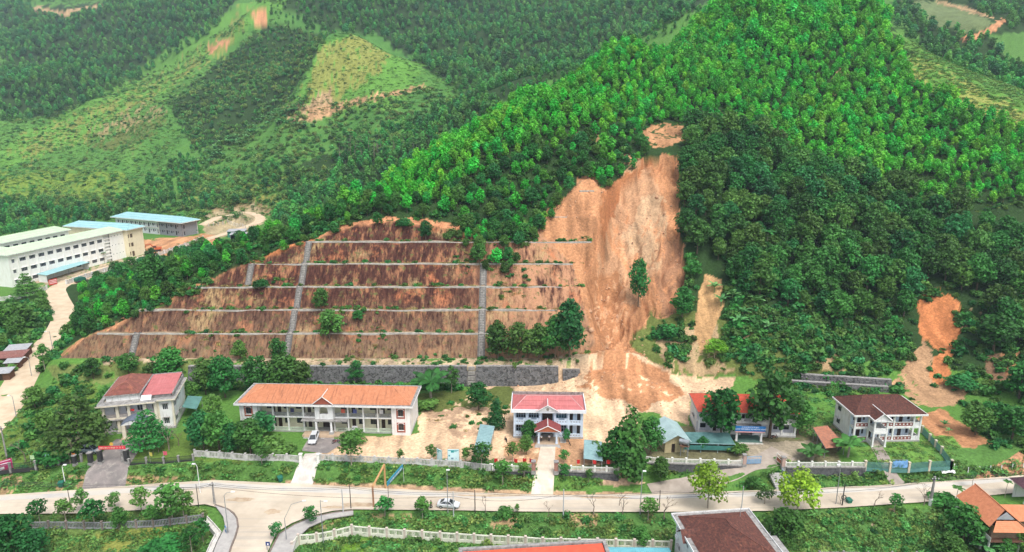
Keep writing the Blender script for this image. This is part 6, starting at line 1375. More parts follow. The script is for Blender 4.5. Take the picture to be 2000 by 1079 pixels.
# ---------------------------------------------------------------- gates
def pier(label, px, py, w, h, mat, cap=CONC, z=0, name='gate_pier'):
    p = P(px, py, z); t = thing(name, label, 'gate pier', p); part(t, 'shaft', mat, (-w/2, w/2, -w/2, w/2, -.6, h)); part(t, 'cap', cap, (-w/2-.1, w/2+.1, -w/2-.1, w/2+.1, h+.003, h+.18)); part(t, 'base', cap, (-w/2-.08, w/2+.08, -w/2-.08, w/2+.08, -.6, .25))
pier('black left pier of the red banner gate', 178,905,.8,2.4,IRON); pier('black inner left pier of the red banner gate', 197,903,.8,2.8,IRON); pier('black inner right pier of the red banner gate', 249,902,.8,2.8,IRON); pier('grey outer right pier of the red banner gate', 241,900,.5,2.2,CONC); pier('dark pier with an orange flag left of the banner gate', 147,907,.6,2.0,IRON)
pier('brick left pier of the pale blue office gate', 1042,920,.8,2.2,surf('pier_brick', (.34,.17,.13), (.27,.14,.11), 2)); pier('brick right pier of the pale blue office gate', 1086,921,.8,2.2,MATS['pier_brick']); pier('white left pier of the forecourt drive', 588,902,.55,1.7,WHP,WHP); pier('white right pier of the forecourt drive', 622,902,.55,1.7,WHP,WHP)
pier('pinkish pier left of the blue gate', 1453,908,.7,2.3,surf('pier_pink', (.48,.33,.28), (.4,.28,.24), 2)); pier('pinkish pier behind the red gate leaf', 1529,912,.7,2.2,MATS['pier_pink'])
def leaf_gate(name, label, a, b, h, mat, frame, bars):
    d = b-a; t = thing(name, label, 'gate', a, math.atan2(d.y, d.x)); L = math.hypot(d.x, d.y); part(t, 'gate_frame', frame, (0, .08, -.04, .04, .1, h), (L-.08, L, -.04, .04, .1, h), (.08, L-.08, -.04, .04, h-.1, h), (.08, L-.08, -.04, .04, .1, .2), (.08, L-.08, -.04, .04, h*.55, h*.55+.08)); n = int((L-.2)/bars)
    for k in range(n): x = .1+(L-.2)*(k+.5)/n; part(t, 'bar', mat, (x-bars*.42, x+bars*.42, -.02, .02, .2, h*.549)); part(t, 'bar', mat, (x-.03, x+.03, -.02, .02, h*.55+.081, h-.1))
leaf_gate('blue_gate', 'closed blue metal gate leaf beside the picket fence', P(1458,907), P(1486,906), 1.8, surf('gate_blue', (.22,.38,.56), (.18,.32,.48), 1), MATS['gate_blue'], .3); leaf_gate('red_gate', 'red brown sliding gate leaf standing askew', P(1516,900), P(1528,911), 1.9, surf('gate_red', (.40,.12,.07), (.33,.1,.06), 1), WHP, .35)
def net_gate():
    a, b = P(1739,914), P(1774,914); t = thing('net_gate', 'gate hung with bright blue netting before the white house', 'gate', a); L = (b-a).length; m = 9; bb = MB(); V = []
    for i in range(m+1):
        for j in range(5): V.append((.3+(L-.6)*i/m, random.uniform(-.25,.1), .1+1.6*j/4+random.uniform(-.1,.1)))
    bb.add(V, [(i*5+j, (i+1)*5+j, (i+1)*5+j+1, i*5+j+1) for i in range(m) for j in range(4)]); bb.build('netting', surf('net_blue', (.13,.30,.58), (.20,.40,.66), 2, .7), t, True); part(t, 'gate_frame', STEEL, (.25,.31,.12,.18,0,1.8), (L-.31,L-.25,.12,.18,0,1.8), (.31,L-.31,.12,.18,1.72,1.8))
net_gate()
def banner_gate():
    a, b = P(197,903), P(249,902); t = thing('gate_banner', 'red banner with pale lettering strung across the gate of the cream office', 'banner', a+Vector((0,0,3.0)), math.atan2((b-a).y, (b-a).x)); L = (b-a).length
    part(t, 'cloth', surf('banner_red', (.62,.03,.06), (.55,.03,.05), 1, .6), (0, L, -.05, .05, .0, .75)); strokes(t, .25, L-.25, .2, .58, -.062, surf('print_pale', (.78,.50,.36))); part(t, 'stay', IRON, (.05,.12,.052,.12,-.5,.75), (L-.12,L-.05,.052,.12,-.5,.75))
    bb = MB(); n = 12; bb.prism_y([(L/2+math.cos(k*6.283/n)*.38, 1.2+math.sin(k*6.283/n)*.38) for k in range(n)], -.05, .05); bb.build('emblem', surf('emblem_gold', (.6,.36,.06), (.5,.28,.05), 1), t)
banner_gate()
# concrete steps by the red gate
def road_steps():
    a = hit(1512,922,100,150); b = hit(1514,943,100,150); t = thing('concrete_steps', 'flight of concrete steps down the bank beside the red gate', 'steps', a); n = 9; z0 = TZ(a.x, a.y-.5)
    for k in range(n): y = -.5-k*.42; z = (TZ(b.x, b.y)-a.z)*(k+1)/n; part(t, 'step', GREYC, (-1.3+.05*k, 1.3+.05*k, y-.42, y-.004, z-.5, z+.12))
    bb = MB(); bb.tube([(1.5,-.4,.9),(1.9,-4.4,(TZ(b.x,b.y)-a.z)+.9)], .05, 5)
    for q in (0,.5,1): bb.tube([(1.5+.4*q,-.4-4*q,(TZ(b.x,b.y)-a.z)*q-.2),(1.5+.4*q,-.4-4*q,(TZ(b.x,b.y)-a.z)*q+.9)], .045, 5)
    bb.build('handrail', surf('rail_blue', (.35,.5,.6)), t)
road_steps()

# ---------------------------------------------------------------- sheds, carports, foreground houses
def carport(name, label, corners, zs, mat, n=16, posts=4, rib=.035):
    """open shelter: ribbed sheet roof on posts; corners given as pixels of the roof, front-left, front-right, back-right, back-left"""
    p = [P(a, b, z) for (a, b), z in zip(corners, zs)]; o = (p[0]+p[1]+p[2]+p[3])/4; o.z = TZ(o.x, o.y); t = thing(name, label, 'shelter', o); q = [v-o for v in p]; b = MB(); b.slab(*q, .05); nv = (q[1]-q[0]).cross(q[3]-q[0]).normalized()*.03
    for k in range(n+1):
        s = k/n; b.tube([q[0].lerp(q[3], s)+nv, q[1].lerp(q[2], s)+nv], rib, 4)
    b.build('roof', mat, t)
    for k in range(posts):
        s = k/(posts-1) if posts > 1 else 0
        for A, B in ((q[0], q[3]), (q[1], q[2])):
            v = A.lerp(B, .04+.92*s); v = v+((q[0]+q[1]+q[2]+q[3])/4-v)*.06; part(t, 'post', STEEL, (v.x-.05, v.x+.05, v.y-.05, v.y+.05, -.3, v.z-.12))
    bb = MB()
    for A, B in ((q[0], q[3]), (q[1], q[2])): bb.tube([A-nv*3, B-nv*3], .05, 4)
    bb.build('purlin', STEEL, t); return t
carport('carport', 'long teal sheet carport on the sand left of the pale blue office', [(924,884),(953,887),(966,833),(938,829)], [2.3,2.7,2.7,2.3], TEAL, 18)
carport('carport', 'teal sheet carport right of the pale blue office drive', [(1140,896),(1177,901),(1175,863),(1141,859)], [2.5,2.5,2.9,2.9], TEAL, 12, 3)
carport('tiled_shed', 'open shed with rusty orange tiles beside the coconut palm', [(1613,876),(1653,872),(1616,832),(1588,836)], [2.6,2.3,2.6,3.0], surf('old_orange_tile', (.45,.19,.11), (.32,.15,.10), 1.4, .85, c3=(.22,.14,.11), s3=(1,1,1)), 22, 4, .06)
def shed_green():
    p = P(1298,885); t = thing('green_roofed_shed', 'small cream shed with pale green gable roof behind the white pickets', 'shed', p, math.radians(6)); W, D, h = 5.0, 8.0, 3.0; CW = surf('shed_cream', (.50,.42,.24), (.42,.35,.2), .8, c3=(.22,.19,.12))
    wall(t, face(0,0), W, -.3, h, .2, [(1.5,2.3,0,2.1)], CW); door(t, face(0,0), (1.5,2.3,0,2.1)); part(t, 'wall', CW, (0,.2,.21,D,-.3,h), (W-.2,W,.21,D,-.3,h), (.2,W-.2,D-.2,D,-.3,h)); b = MB(); b.prism_y([(0,h+.005),(W,h+.005),(W/2,h+1.35)], .01, .2); b.build('gable', CW, t); b = MB(); b.prism_y([(0,h+.005),(W,h+.005),(W/2,h+1.35)], D-.2, D-.01); b.build('gable', CW, t)
    b = MB(); m = W/2; b.slab((-.7,-.8,h-.25),(m,-.8,h+1.5),(m,D+.6,h+1.5),(-.7,D+.6,h-.25), .06); b.slab((m,-.8,h+1.5),(W+.7,-.8,h-.25),(W+.7,D+.6,h-.25),(m,D+.6,h+1.5), .06)
    for k in range(16):
        y = -.75+(D+1.3)*k/15; b.tube([(-.7,y,h-.2),(m,y,h+1.54)], .03, 4); b.tube([(m,y,h+1.54),(W+.7,y,h-.2)], .03, 4)
    b.build('roof', surf('pale_teal_sheet', (.38,.50,.50), (.32,.43,.43), .6, .5), t)
    w = thing('water_tank', 'grey cylindrical water tank on a post stand by the green-roofed shed', 'tank', P(1335,890), 0); b = MB(); b.tube([(-.9,.6,3.2),(.9,-.4,3.2)], [.62,.62], 14); b.build('tank', surf('tank_steel', (.45,.47,.48), (.3,.32,.33), 1, .35, metal=.6), w)
    for x, y in ((-.7,.0),(.7,-.8),(-.5,.9),(.8,.3)): part(w, 'leg', STEEL, (x-.05,x+.05,y-.05,y+.05,-.3,2.75))
    part(w, 'platform', WOOD, (-1.0,1.0,-.9,1.0,2.45,2.56))
shed_green()
def net_house():
    o = P(1385,885); t = thing('shade_net_house', 'low frame covered with dark green shade netting', 'shelter', o, math.radians(-3)); W, D = 11.0, 5.5; NET = surf('shade_net', (.06,.14,.135), (.10,.21,.2), .5, .9); b = MB(); n = 8
    V = [(-W/2+W*i/n, D*j/5, 2.15-.55*math.sin(math.pi*i/n)*math.sin(math.pi*j/5)+random.uniform(-.12,.12)) for i in range(n+1) for j in range(6)]; b.add(V, [(i*6+j, (i+1)*6+j, (i+1)*6+j+1, i*6+j+1) for i in range(n) for j in range(5)]); b.build('net_roof', NET, t, True)
    b = MB(); b.box(-W/2+.1, W/2-.1, -.02, .0, .7, 1.75); b.build('net_side', surf('net_side_green', (.05,.2,.17), (.04,.15,.13), 1), t)
    for x in (-W/2, -W/6, W/6, W/2):
        for y in (.06, D): b = MB(); b.tube([(x,y,-.3),(x,y,2.2)], .05, 5); b.build('post', surf('pole_teal', (.4,.55,.55)), t)
    b = MB(); b.tube([(-W/2,.06,.68),(W/2,.06,.68)], .04, 5); b.tube([(-W/2,.06,2.2),(W/2,.06,2.2)], .04, 5); b.build('rail', MATS['pole_teal'], t)
net_house()
def stilt_house():
    z = 1.6; a = P(1867,969,z); e = P(1933,1030,z); r0 = P(1891,952,z+2.6); d = (e-a); L = d.length; rz = math.atan2(d.y, d.x); gz = TZ(a.x, a.y)
    Rm = Matrix.Rotation(-rz, 3, 'Z'); rr = Rm@(r0-a); e2 = Rm@(P(1987,1027,z)-a); half = max(3.2, rr.y)
    t = thing('stilt_house', 'wooden stilt house with long orange tiled roof and side wing', 'house', (a.x, a.y, 0), rz); W = half*2; OT = surf('stilt_tile', (.62,.24,.12), (.54,.2,.095), 1.5, .8, c3=(.42,.15,.08), s3=(1.5,1.5,.6))
    b = MB(); courses(b, (0,0,z), (L,0,z), (L-1.4,half,z+2.6), (.0,half,z+2.6), 16, .05); courses(b, (L,W,z), (0,W,z), (0,half,z+2.6), (L-1.4,half,z+2.6), 16, .05); courses(b, (L+1.0,0,z-.4), (L+1.0,W,z-.4), (L-.6,W*.78,z+.9), (L-.6,W*.22,z+.9), 6, .05); r = b.build('roof', OT, t)
    b = MB(); b.tube([(-.1,half,z+2.66),(L-1.3,half,z+2.66)], .1, 6); b.build('ridge_cap', OT, r); b = MB(); b.prism_x([(half-1.7,z+.95),(half+1.7,z+.95),(half,z+2.4)], L-1.0, L-.9); b.build('gable', surf('gable_grey', (.35,.37,.4)), r); b = MB(); b.prism_x([(.3,z+.05),(W-.3,z+.05),(half,z+2.45)], .3, .4); b.build('gable', surf('gable_grey', (.35,.37,.4)), r)
    hw = [(1.0+2.6*k, 2.0+2.6*k, z-1.55, z-.6) for k in range(int((L-2)/2.6))]; M = face(.5, .9); wall(t, M, L-1, z-2.5, z-.05, .12, hw, surf('plank_wall', (.26,.17,.11), (.18,.12,.08), 2, .8, stretch=(1,1,6)))
    for h in hw: window(t, M, h, GLASS, nx=2, fm=WOOD, inset=.05)
    part(t, 'wall', MATS['plank_wall'], (.5,.62,1.03,W-.9,z-2.5,z-.05), (L-.62,L-.5,1.03,W-.9,z-2.5,z-.05), (.62,L-.62,W-1.03,W-.9,z-2.5,z-.05)); part(t, 'floor', WOOD, (.2, L+.6, .2, W-.3, z-2.72, z-2.51)); b = MB(); b.box(.2, L+.6, .12, .19, z-2.6, z-1.75); b.build('veranda_rail', LIGHTC, t)
    for i in range(6):
        for y in (.5, W-.6): x = .4+(L-.5)*i/5; part(t, 'stilt', LIGHTC, (x-.14, x+.14, y-.14, y+.14, gz-1.2, z-2.73))
    # side wing with its own ridge, running right
    w0 = L*.35; w1 = L*.80; wl = 7.5; b = MB(); m = (w0+w1)/2
    courses(b, (w1,W*.6,z-.1), (w1,W+wl,z-.1), (m,W+wl,z+1.9), (m,W*.6,z+1.9), 14, .05); courses(b, (w0,W+wl,z-.1), (w0,W*.6,z-.1), (m,W*.6,z+1.9), (m,W+wl,z+1.9), 14, .05); b.build('roof', OT, t); b = MB(); b.prism_y([(w0+.2,z-.12),(w1-.2,z-.12),(m,z+1.75)], W+wl-.4, W+wl-.3); b.build('gable', OT, t)
    part(t, 'wall', MATS['plank_wall'], (w1-.9, w1-.78, W, W+wl-.6, z-2.5, z-.15), (w0+.78, w0+.9, W, W+wl-.6, z-2.5, z-.15), (w0+.9, w1-.9, W+wl-.72, W+wl-.6, z-2.5, z-.15)); part(t, 'floor', WOOD, (w0+.5, w1-.5, W-.29, W+wl-.4, z-2.72, z-2.51))
    for x in (w0+.8, w1-.8):
        for y in (W+1, W+wl-.8): part(t, 'stilt', LIGHTC, (x-.14, x+.14, y-.14, y+.14, gz-1.2, z-2.73))
stilt_house()
def front_house():
    z = 2.6; a = P(1312,1006,z); c = P(1462,996,z); d = c-a; W = d.length; rz = math.atan2(d.y, d.x); D = 15.0
    t = thing('foreground_house', 'white house with large dark brown tiled roof at the bottom edge', 'house', (a.x, a.y, 0), rz); gz = -4.8     # local y negative towards the viewer
    M = face(.7, -D, 0); hs_ = [(D-3.4, D-2.6, z-2.6, z-1.5)]
    ML = Matrix.Translation((.7, -.7, 0))@Matrix.Rotation(math.radians(-90), 4, 'Z'); h3 = [(1.6,2.4,z-2.4,z-1.3),(5.2,6.0,z-2.4,z-1.3),(9,9.8,z-2.4,z-1.3),(1.6,2.4,z-5.6,z-4.5)]; wall(t, ML, D-1.4, gz-.4, z-.1, .22, h3, WHITE)
    for h in h3: window(t, ML, h, nx=2, hood=GREYC)
    part(t, 'wall', WHITE, (.93, W-.7, -.92, -.7, gz-.4, z-.1), (W-.92, W-.7, -D+.7, -.93, gz-.4, z-.1), (.93, W-.93, -D+.7, -D+.92, gz-.4, z-.1)); part(t, 'air_conditioner', PRINTW, (.3, .66, -2.2, -1.4, z-3.6, z-3.0))
    part(t, 'eave_slab', CONC, (0, W, -D, 0, z-.09, z+.12)); part(t, 'eave_rim', WHITE, (-.1, W+.1, .003, .1, z-.12, z+.34), (-.1, -.003, -D, 0, z-.12, z+.34), (W+.003, W+.1, -D, 0, z-.12, z+.34))
    hip(t, .9, W-1.0, -D+.9, -.8, z+.16, 2.7, BRTILE, 26, inset=5.6)
    # lower cross gable near the viewer on the left and a small roof step on the right
    b = MB(); courses(b, (-.6,-7.6,z-.5), (6.2,-7.6,z-.5), (6.2,-5.9,z+1.1), (-.6,-5.9,z+1.1), 8, .05); courses(b, (6.2,-4.2,z-.5), (-.6,-4.2,z-.5), (-.6,-5.9,z+1.1), (6.2,-5.9,z+1.1), 8, .05); b.build('porch_roof', BRTILE, t); b = MB(); b.prism_x([(-7.4,z-.6),(-4.4,z-.6),(-5.9,z+.9)], -.3, -.15); b.build('porch_gable', WHITE, t)
    b = MB(); b.tube([(W*.72,-5.0,z+2.2),(W*.72,-5.0,z+4.2)], .04, 5); b.build('lightning_rod', STEEL, t)
    part(t, 'side_eave', CONC, (W+.11, W+1.6, -D, -7.4, z-.6, z-.3))
front_house()
def red_roof_house():
    z = .6; a = P(898,1079,z); c = P(1180,1062,z); d = c-a; L = d.length; rz = math.atan2(d.y, d.x); D = 12
    t = thing('red_roofed_building', 'building with flat red metal roof inside a stained parapet at the bottom edge', 'building', (a.x, a.y, 0), rz); part(t, 'wall', WHITE, (0, L, -.3, 0, -5, z), (0, .3, -D, -.31, -5, z), (L-.3, L, -D, -.31, -5, z), (.3, L-.3, -D, -D+.3, -5, z)); part(t, 'parapet', CONC, (-.2, L+.2, -.35, .25, z+.003, z+.75), (-.2, .4, -D, -.36, z+.003, z+.75), (L-.4, L+.2, -D, -.36, z+.003, z+.75))
    b = MB(); courses(b, (.5,-D,z-.1), (L-.5,-D,z-.1), (L-.5,-.5,z+.45), (.5,-.5,z+.45), 5, .03); b.build('roof', REDM, t)
    u = thing('turquoise_roof_shed', 'turquoise sheet roof between the red roof and the brown tiled house', 'shed', (P(1182,1066,-1.2).x, P(1182,1066,-1.2).y, 0), math.radians(-1)); W = (P(1312,1057,-1.2)-P(1182,1066,-1.2)).length-.8; b = MB(); b.slab((.2,-9,-.9),(W,-9,-.9),(W,0,-1.5),(.2,0,-1.5), .06)
    for k in range(30): x = .3+(W-.4)*k/29; b.tube([(x,-9,-.86),(x,0,-1.46)], .03, 4)
    b.build('roof', TURQ, u); part(u, 'wall', WHITE, (.4, W-.2, -.5, -.3, -5, -1.55), (.4, .6, -8.8, -.51, -5, -1.6), (W-.4, W-.2, -8.8, -.51, -5, -1.6))
red_roof_house()
def right_edge_house():
    p = P(1998,985,-2.5); t = thing('porch_house', 'white porch with purple tiled roof at the right frame edge by the road', 'house', (p.x+.3, p.y, -2.5), 0); 
    for x in (0, 3.2): column(t, x, 0, 0, 3.0, .3, WHITE)
    part(t, 'wall', WHITE, (-.2, 5, 3, 3.2, -.3, 3), (4.8, 5, 0, 3, -.3, 3)); part(t, 'beam', WHITE, (-.5, 5, -.3, 3.2, 3.003, 3.3)); hip(t, -.8, 5.4, -.6, 4.0, 3.35, 1.6, surf('purple_tile', (.13,.06,.075), (.09,.045,.055), 2), 8)
right_edge_house()
def small_shed(name, label, p, W, D, h, wm, rm, rz=0, slope=.4, open_front=False):
    t = thing(name, label, 'shed', p, rz); part(t, 'wall', wm, (0,.1,.11,D,-.3,h), (W-.1,W,.11,D,-.3,h), (.1,W-.1,D-.1,D,-.3,h+slope))
    if open_front:
        for x in (.1, W/2, W-.1): part(t, 'post', STEEL, (x-.06,x+.06,0,.1,-.3,h))
    else: wall(t, face(0,0), W, -.3, h, .1, [(W*.35,W*.35+.9,0,1.9)], wm); door(t, face(0,0), (W*.35,W*.35+.9,0,1.9), leaves=1, inset=.03)
    b = MB(); b.slab((-.4,-.5,h+.02),(W+.4,-.5,h+.02),(W+.4,D+.4,h+slope+.1),(-.4,D+.4,h+slope+.1), .05)
    for k in range(12): x = -.35+(W+.7)*k/11; b.tube([(x,-.5,h+.05),(x,D+.4,h+slope+.13)], .03, 4)
    b.build('roof', rm, t); return t
RUST = surf('rusty_sheet', (.26,.10,.08), (.20,.09,.075), 1, .7, c3=(.4,.3,.26)); SHEET = surf('grey_sheet', (.42,.43,.44), (.34,.35,.36), .8, .5, c3=(.26,.24,.22))
small_shed('tin_shed', 'rusty tin roofed shed at the left frame edge by the lane', P(-8,716), 7, 4.5, 2.4, WOOD, RUST, .25); small_shed('tin_shed', 'grey tin roofed hut behind the rusty shed at the left edge', P(12,702), 5.5, 4, 2.6, WOOD, SHEET, .25); small_shed('tin_shed', 'low grey tin lean-to in front of the rusty shed', P(12,722), 3.5, 2, 2.0, WOOD, SHEET, .2); small_shed('tin_shed', 'small tin hut at the left edge below the rusty shed', P(-12,745), 4, 3, 2.2, WOOD, SHEET, .2)
small_shed('site_hut', 'green site hut by the sandy track behind the school', hit(445,466,300,420), 9, 5, 3.4, surf('hut_green', (.05,.22,.16), (.04,.18,.13), 1), SHEET, .12); small_shed('site_shelter', 'open dark shelter leaning on the green site hut', hit(456,467,300,420)+Vector((0,-4,0)), 8, 4, 2.8, surf('tarp_dark', (.05,.05,.055)), SHEET, .12, .3, True)
small_shed('hill_hut', 'tiny grey tin hut on the distant slope above the plantation', hit(1246,64,400,560), 6, 4, 2.2, surf('hut_grey', (.45,.45,.46)), SHEET, .1); small_shed('hill_hut', 'tiny pale hut among the trees far up the left valley', hit(30,70,700,1200), 9, 5, 3.4, WHITE, surf('pale_sheet', (.6,.62,.66)), .1)
small_shed('school_gate_shed', 'long shed with teal sheet roof behind the school wall', P(93,552), 24, 4, 3.2, WHITE, TEALR, math.atan2((P(170,527)-P(92,552)).y, (P(170,527)-P(92,552)).x), .4, True)
sb = thing('school_notice', 'red and white board on the wall by the school gate', 'sign', P(97,560), 1.2); part(sb, 'board', surf('board_red', (.6,.06,.04)), (-.1, 3.4, -.06, .06, .4, 2.8)); part(sb, 'text_bands', PRINTW, (.1, 3.2, -.085, -.062, 1.0, 1.2), (.1, 3.2, -.085, -.062, 1.6, 1.8), (.1, 3.2, -.085, -.062, 2.2, 2.4))
# ---------------------------------------------------------------- street furniture
LAMPW = surf('lamp_white', (.78,.78,.76), (.7,.7,.68), 1, .5)
def lamp(label, bx, by, ty, arm=(0,0), col=None):
    p = hit(bx, by, 90, 200); h = hz(p, ty); t = thing('street_lamp', label, 'street lamp', p, 0, 'street lamps along the road'); b = MB(); b.tube([(0,0,-.4),(0,0,h*.6),(0,0,h)], [.10,.08,.06], 7); b.build('pole', col or STEEL, t)
    ax = arm[0]/F*p.y*1.1; az = -arm[1]/F*p.y*1.1; b = MB(); b.tube([(0,0,h),(ax*.4,0,h+az*.8),(ax,0,h+az)], [.05,.045,.04], 6); b.build('arm', col or STEEL, t)
    b = MB(); s = 1 if ax >= 0 else -1; b.box(ax-.1, ax+.55*s if s > 0 else ax+.1, -.16, .16, h+az-.06, h+az+.1) if s > 0 else b.box(ax-.55, ax+.1, -.16, .16, h+az-.06, h+az+.1); b.build('lamp_head', LAMPW, t); return t
lamp('white street lamp on the grass bank beside the dark drive', 127,943,912,(4,-4),LAMPW); lamp('white street lamp at the road edge below the stained panel wall', 392,968,912,(-4,-6),LAMPW); lamp('white street lamp behind the silver car on the road', 875,1003,922,(0,-4)); lamp('white street lamp left of the slanting grey ramp', 1250,1006,926,(2,-6)); lamp('grey curved-arm lamp at the left pavement of the junction', 447,1048,968,(16,-8)); lamp('thin grey lamp inside the cream slotted wall', 632,1062,978,(8,2)); lamp('pale green lamp on the right pavement of the junction', 561,1069,1013,(40,-40)); lamp('bent white lamp beside the dark pole with coiled cable', 1632,988,920,(-2,-13)); lamp('white lamp on the lane beside the left foot of the cut', 104,690,648,(-6,0)); lamp('thin lamp pole on the left lane higher up', 62,735,700,(-6,-2)); lamp('thin lamp pole on the left lane near the bottom', 32,815,775,(-5,-2))
POLEM = surf('pole_concrete', (.32,.30,.28), (.24,.23,.22), 2, .9); POLED = surf('pole_dark', (.07,.06,.055), (.05,.045,.04), 2, .8); POLEG = surf('pole_grey', (.46,.47,.48), (.40,.41,.42), 1, .6)
TOPS = {}
def upole(key, label, bx, by, ty, r, mat, cross=True, coil=False, base=None):
    p = hit(bx, by, 90, 200); h = hz(p, ty); t = thing('utility_pole', label, 'pole', p, 0, 'utility poles along the road'); b = MB(); b.tube([(0,0,-.5),(0,0,h*.5),(0,0,h)], [r*1.15,r,r*.75], 8); b.build('shaft', mat, t)
    if cross: part(t, 'crossarm', IRON, (-.75,.75,-r-.08,-r-.004,h-.55,h-.43)); [part(t, 'insulator', LAMPW, (x-.06,x+.06,-r-.1,-r+.0,h-.425,h-.2)) for x in (-.6,0,.6)]
    if coil:
        b = MB(); n = 14; R = .45; b.tube([(math.cos(k*6.283/n)*R, -r-.1, h*.45+math.sin(k*6.283/n)*R) for k in range(n+1)], .09, 5, False); b.build('cable_coil', IRON, t)
    if base: b = MB(); b.tube([(0,0,-.45),(0,0,1.6)], r*1.25, 8); b.build('painted_base', base, t)
    TOPS[key] = p+Vector((0,0,h-.3)); return t
upole('a', 'grey concrete pole with crossarm at the left corner of the junction', 420,990,942,.2,POLEM); upole('b', 'dark pole with a coiled cable left of the junction', 323,981,945,.13,POLED,False,True); upole('b2', 'thin dark pole beside the curved lamp left of the junction', 389,996,946,.07,POLED,False); upole('c', 'plain grey pole on the right side of the junction', 671,1008,956,.11,POLEG,False); upole('d', 'dark slim pole beside the plain grey junction pole', 686,999,948,.09,POLED,False); upole('e', 'grey pole in front of the silver car', 886,1011,960,.1,POLEG,False); upole('f', 'dark short pole right of the silver car', 928,1004,957,.1,POLED,False); upole('g', 'grey pole opposite the muddy drive', 1100,1014,956,.11,POLEG,False); upole('h', 'dark thin pole left of the leaning bare trunk', 1287,1001,958,.09,POLED,False); upole('i', 'pale grey pole behind the lime green trees', 1448,996,950,.1,POLEG,False); upole('j', 'dark pole with coiled cable right of the lime green trees', 1644,993,946,.12,POLED,False,True); upole('k', 'thick stained pole with white painted base on the right verge', 1816,990,931,.26,POLEM,True,False,LAMPW); upole('l', 'pale post in the thicket behind the brown tiled roof', 1503,1052,1026,.09,POLEG,False); upole('m', 'wooden pole at the left frame edge beside the pink sign', 14,897,833,.16,POLEM); upole('n', 'thin dark pole on the verge left of the small trees', 139,995,955,.07,POLED,False)
upole('o', 'slender pole by the muddy drive on the south verge', 1217,1000,975,.05,POLED,False)
def cable(label, keys, dz=0, sag=.5, r=.034):
    o = TOPS[keys[0]]; t = thing('power_cable', label, 'cable', o, 0, 'cables between the poles')
    for a, b in zip(keys[:-1], keys[1:]):
        A, B = TOPS[a], TOPS[b]; m = MB(); m.tube([A.lerp(B, q/12)-o+Vector((0,0,dz-sag*4*(q/12)*(1-q/12))) for q in range(13)], r, 4); m.build('span', IRON, t)
TOPS['w'] = Vector((-140, 122, 4)); TOPS['z'] = Vector((150, 128, 5))
for k, dz in enumerate((0, -.35)): cable(['upper','lower'][k]+' cable strung between the poles along the road', ['w','b','a','d','f','h','j','k','z'], dz, .8)
cable('thin cable drooping along the far road edge', ['w','a','e','g','i','k','z'], -.8, 1.2)
# gantries over the road
def gantry(label, n0, nt, f0, ft, r, mat, banner=None, name='road_gantry'):
    a = hit(*n0, 90, 200); b = hit(*f0, 90, 200); ha, hb = hz(a, nt), hz(b, ft); t = thing(name, label, 'gantry', a); A = Vector((0,0,ha)); B = (b-a)+Vector((0,0,hb))
    m = MB(); m.tube([(0,0,-.4),A], r, 8); m.build('post', mat[0], t); m = MB(); m.tube([(b-a)-Vector((0,0,.4)), B], r, 8); m.build('post', mat[1], t)
    if banner is None: m = MB(); m.tube([A, B], r*1.15, 8); m.build('beam', mat[2], t)
    else:
        d = (B-A); dh = Vector((d.x, d.y, 0)).normalized(); nrm = Vector((-dh.y, dh.x, 0))*.06; up = Vector((0,0,.95)); m = MB(); m.slab(A+nrm, B+nrm, B+nrm+up, A+nrm+up, .12); bn = m.build('banner', mat[2], t)
        R = random.Random(3); m = MB(); L = d.length; x = .12
        while x < .88:
            w = R.uniform(.015,.03)
            for s in (1.35, -1.35):
                p0 = A+d*x+nrm*s+Vector((0,0,.3)); p1 = A+d*(x+w)+nrm*s+Vector((0,0,.3)); m.poly([p0, p1, p1+Vector((0,0,.38)), p0+Vector((0,0,.38))])
            x += w+R.choice((.012,.012,.03))
        m.build('lettering', PRINTW, bn)
OCH = surf('gantry_ochre', (.52,.30,.13), (.45,.25,.11), 1, .6); gantry('ochre steel gantry spanning the main road', (730,993), 951, (753,957), 908, .19, (surf('gantry_rust', (.42,.22,.13)), OCH, OCH)); gantry('blue lettered banner hung across the main road between two thin posts', (760,996), 950, (789,944), 915, .05, (POLED, POLEG, surf('banner_teal', (.05,.30,.42), (.04,.25,.36), 1)), 1, 'road_banner')
# boards and signs
def board(name, label, bx, by, ty, w, hb, mat, rz=0, marks=(), legs=True, cat='sign'):
    p = hit(bx, by, 90, 360); top = hz(p, ty); t = thing(name, label, cat, p, rz); part(t, 'panel', mat, (-w/2, w/2, -.05, .05, top-hb, top)); part(t, 'edge', STEEL, (-w/2-.06, -w/2-.003, -.06, .06, top-hb-.04, top+.05), (w/2+.003, w/2+.06, -.06, .06, top-hb-.04, top+.05))
    for x in (-w*.36, w*.36): part(t, 'leg', STEEL, (x-.05, x+.05, .052, .14, -.4, top-.1))
    for x0, x1, z0, z1, m in marks: part(t, 'print', m, (-w/2+w*x0, -w/2+w*x1, -.062, -.052, top-hb+hb*z0, top-hb+hb*z1))
    return t
MINT = surf('board_mint', (.62,.80,.80), (.56,.74,.75), .8, .6); TE = surf('print_teal', (.03,.32,.33), (.03,.28,.29), 1)
board('notice_board', 'large pale blue and teal notice board at the panel wall', 886,909,878,2.4,2.9,MINT,0,[(.05,.95,.88,.94,TE),(.28,.55,.74,.88,TE),(.55,.8,.80,.84,TE),(.06,.2,.44,.56,TE),(.3,.5,.2,.34,surf('print_slate', (.2,.32,.4))),(.7,.78,.26,.3,MATS['print_slate'])]); board('notice_board', 'narrow pale blue notice board turned aside at the panel wall', 859,908,878,1.5,2.7,MINT,-.7,[(.05,.8,.86,.93,TE),(.1,.45,.72,.8,TE)])
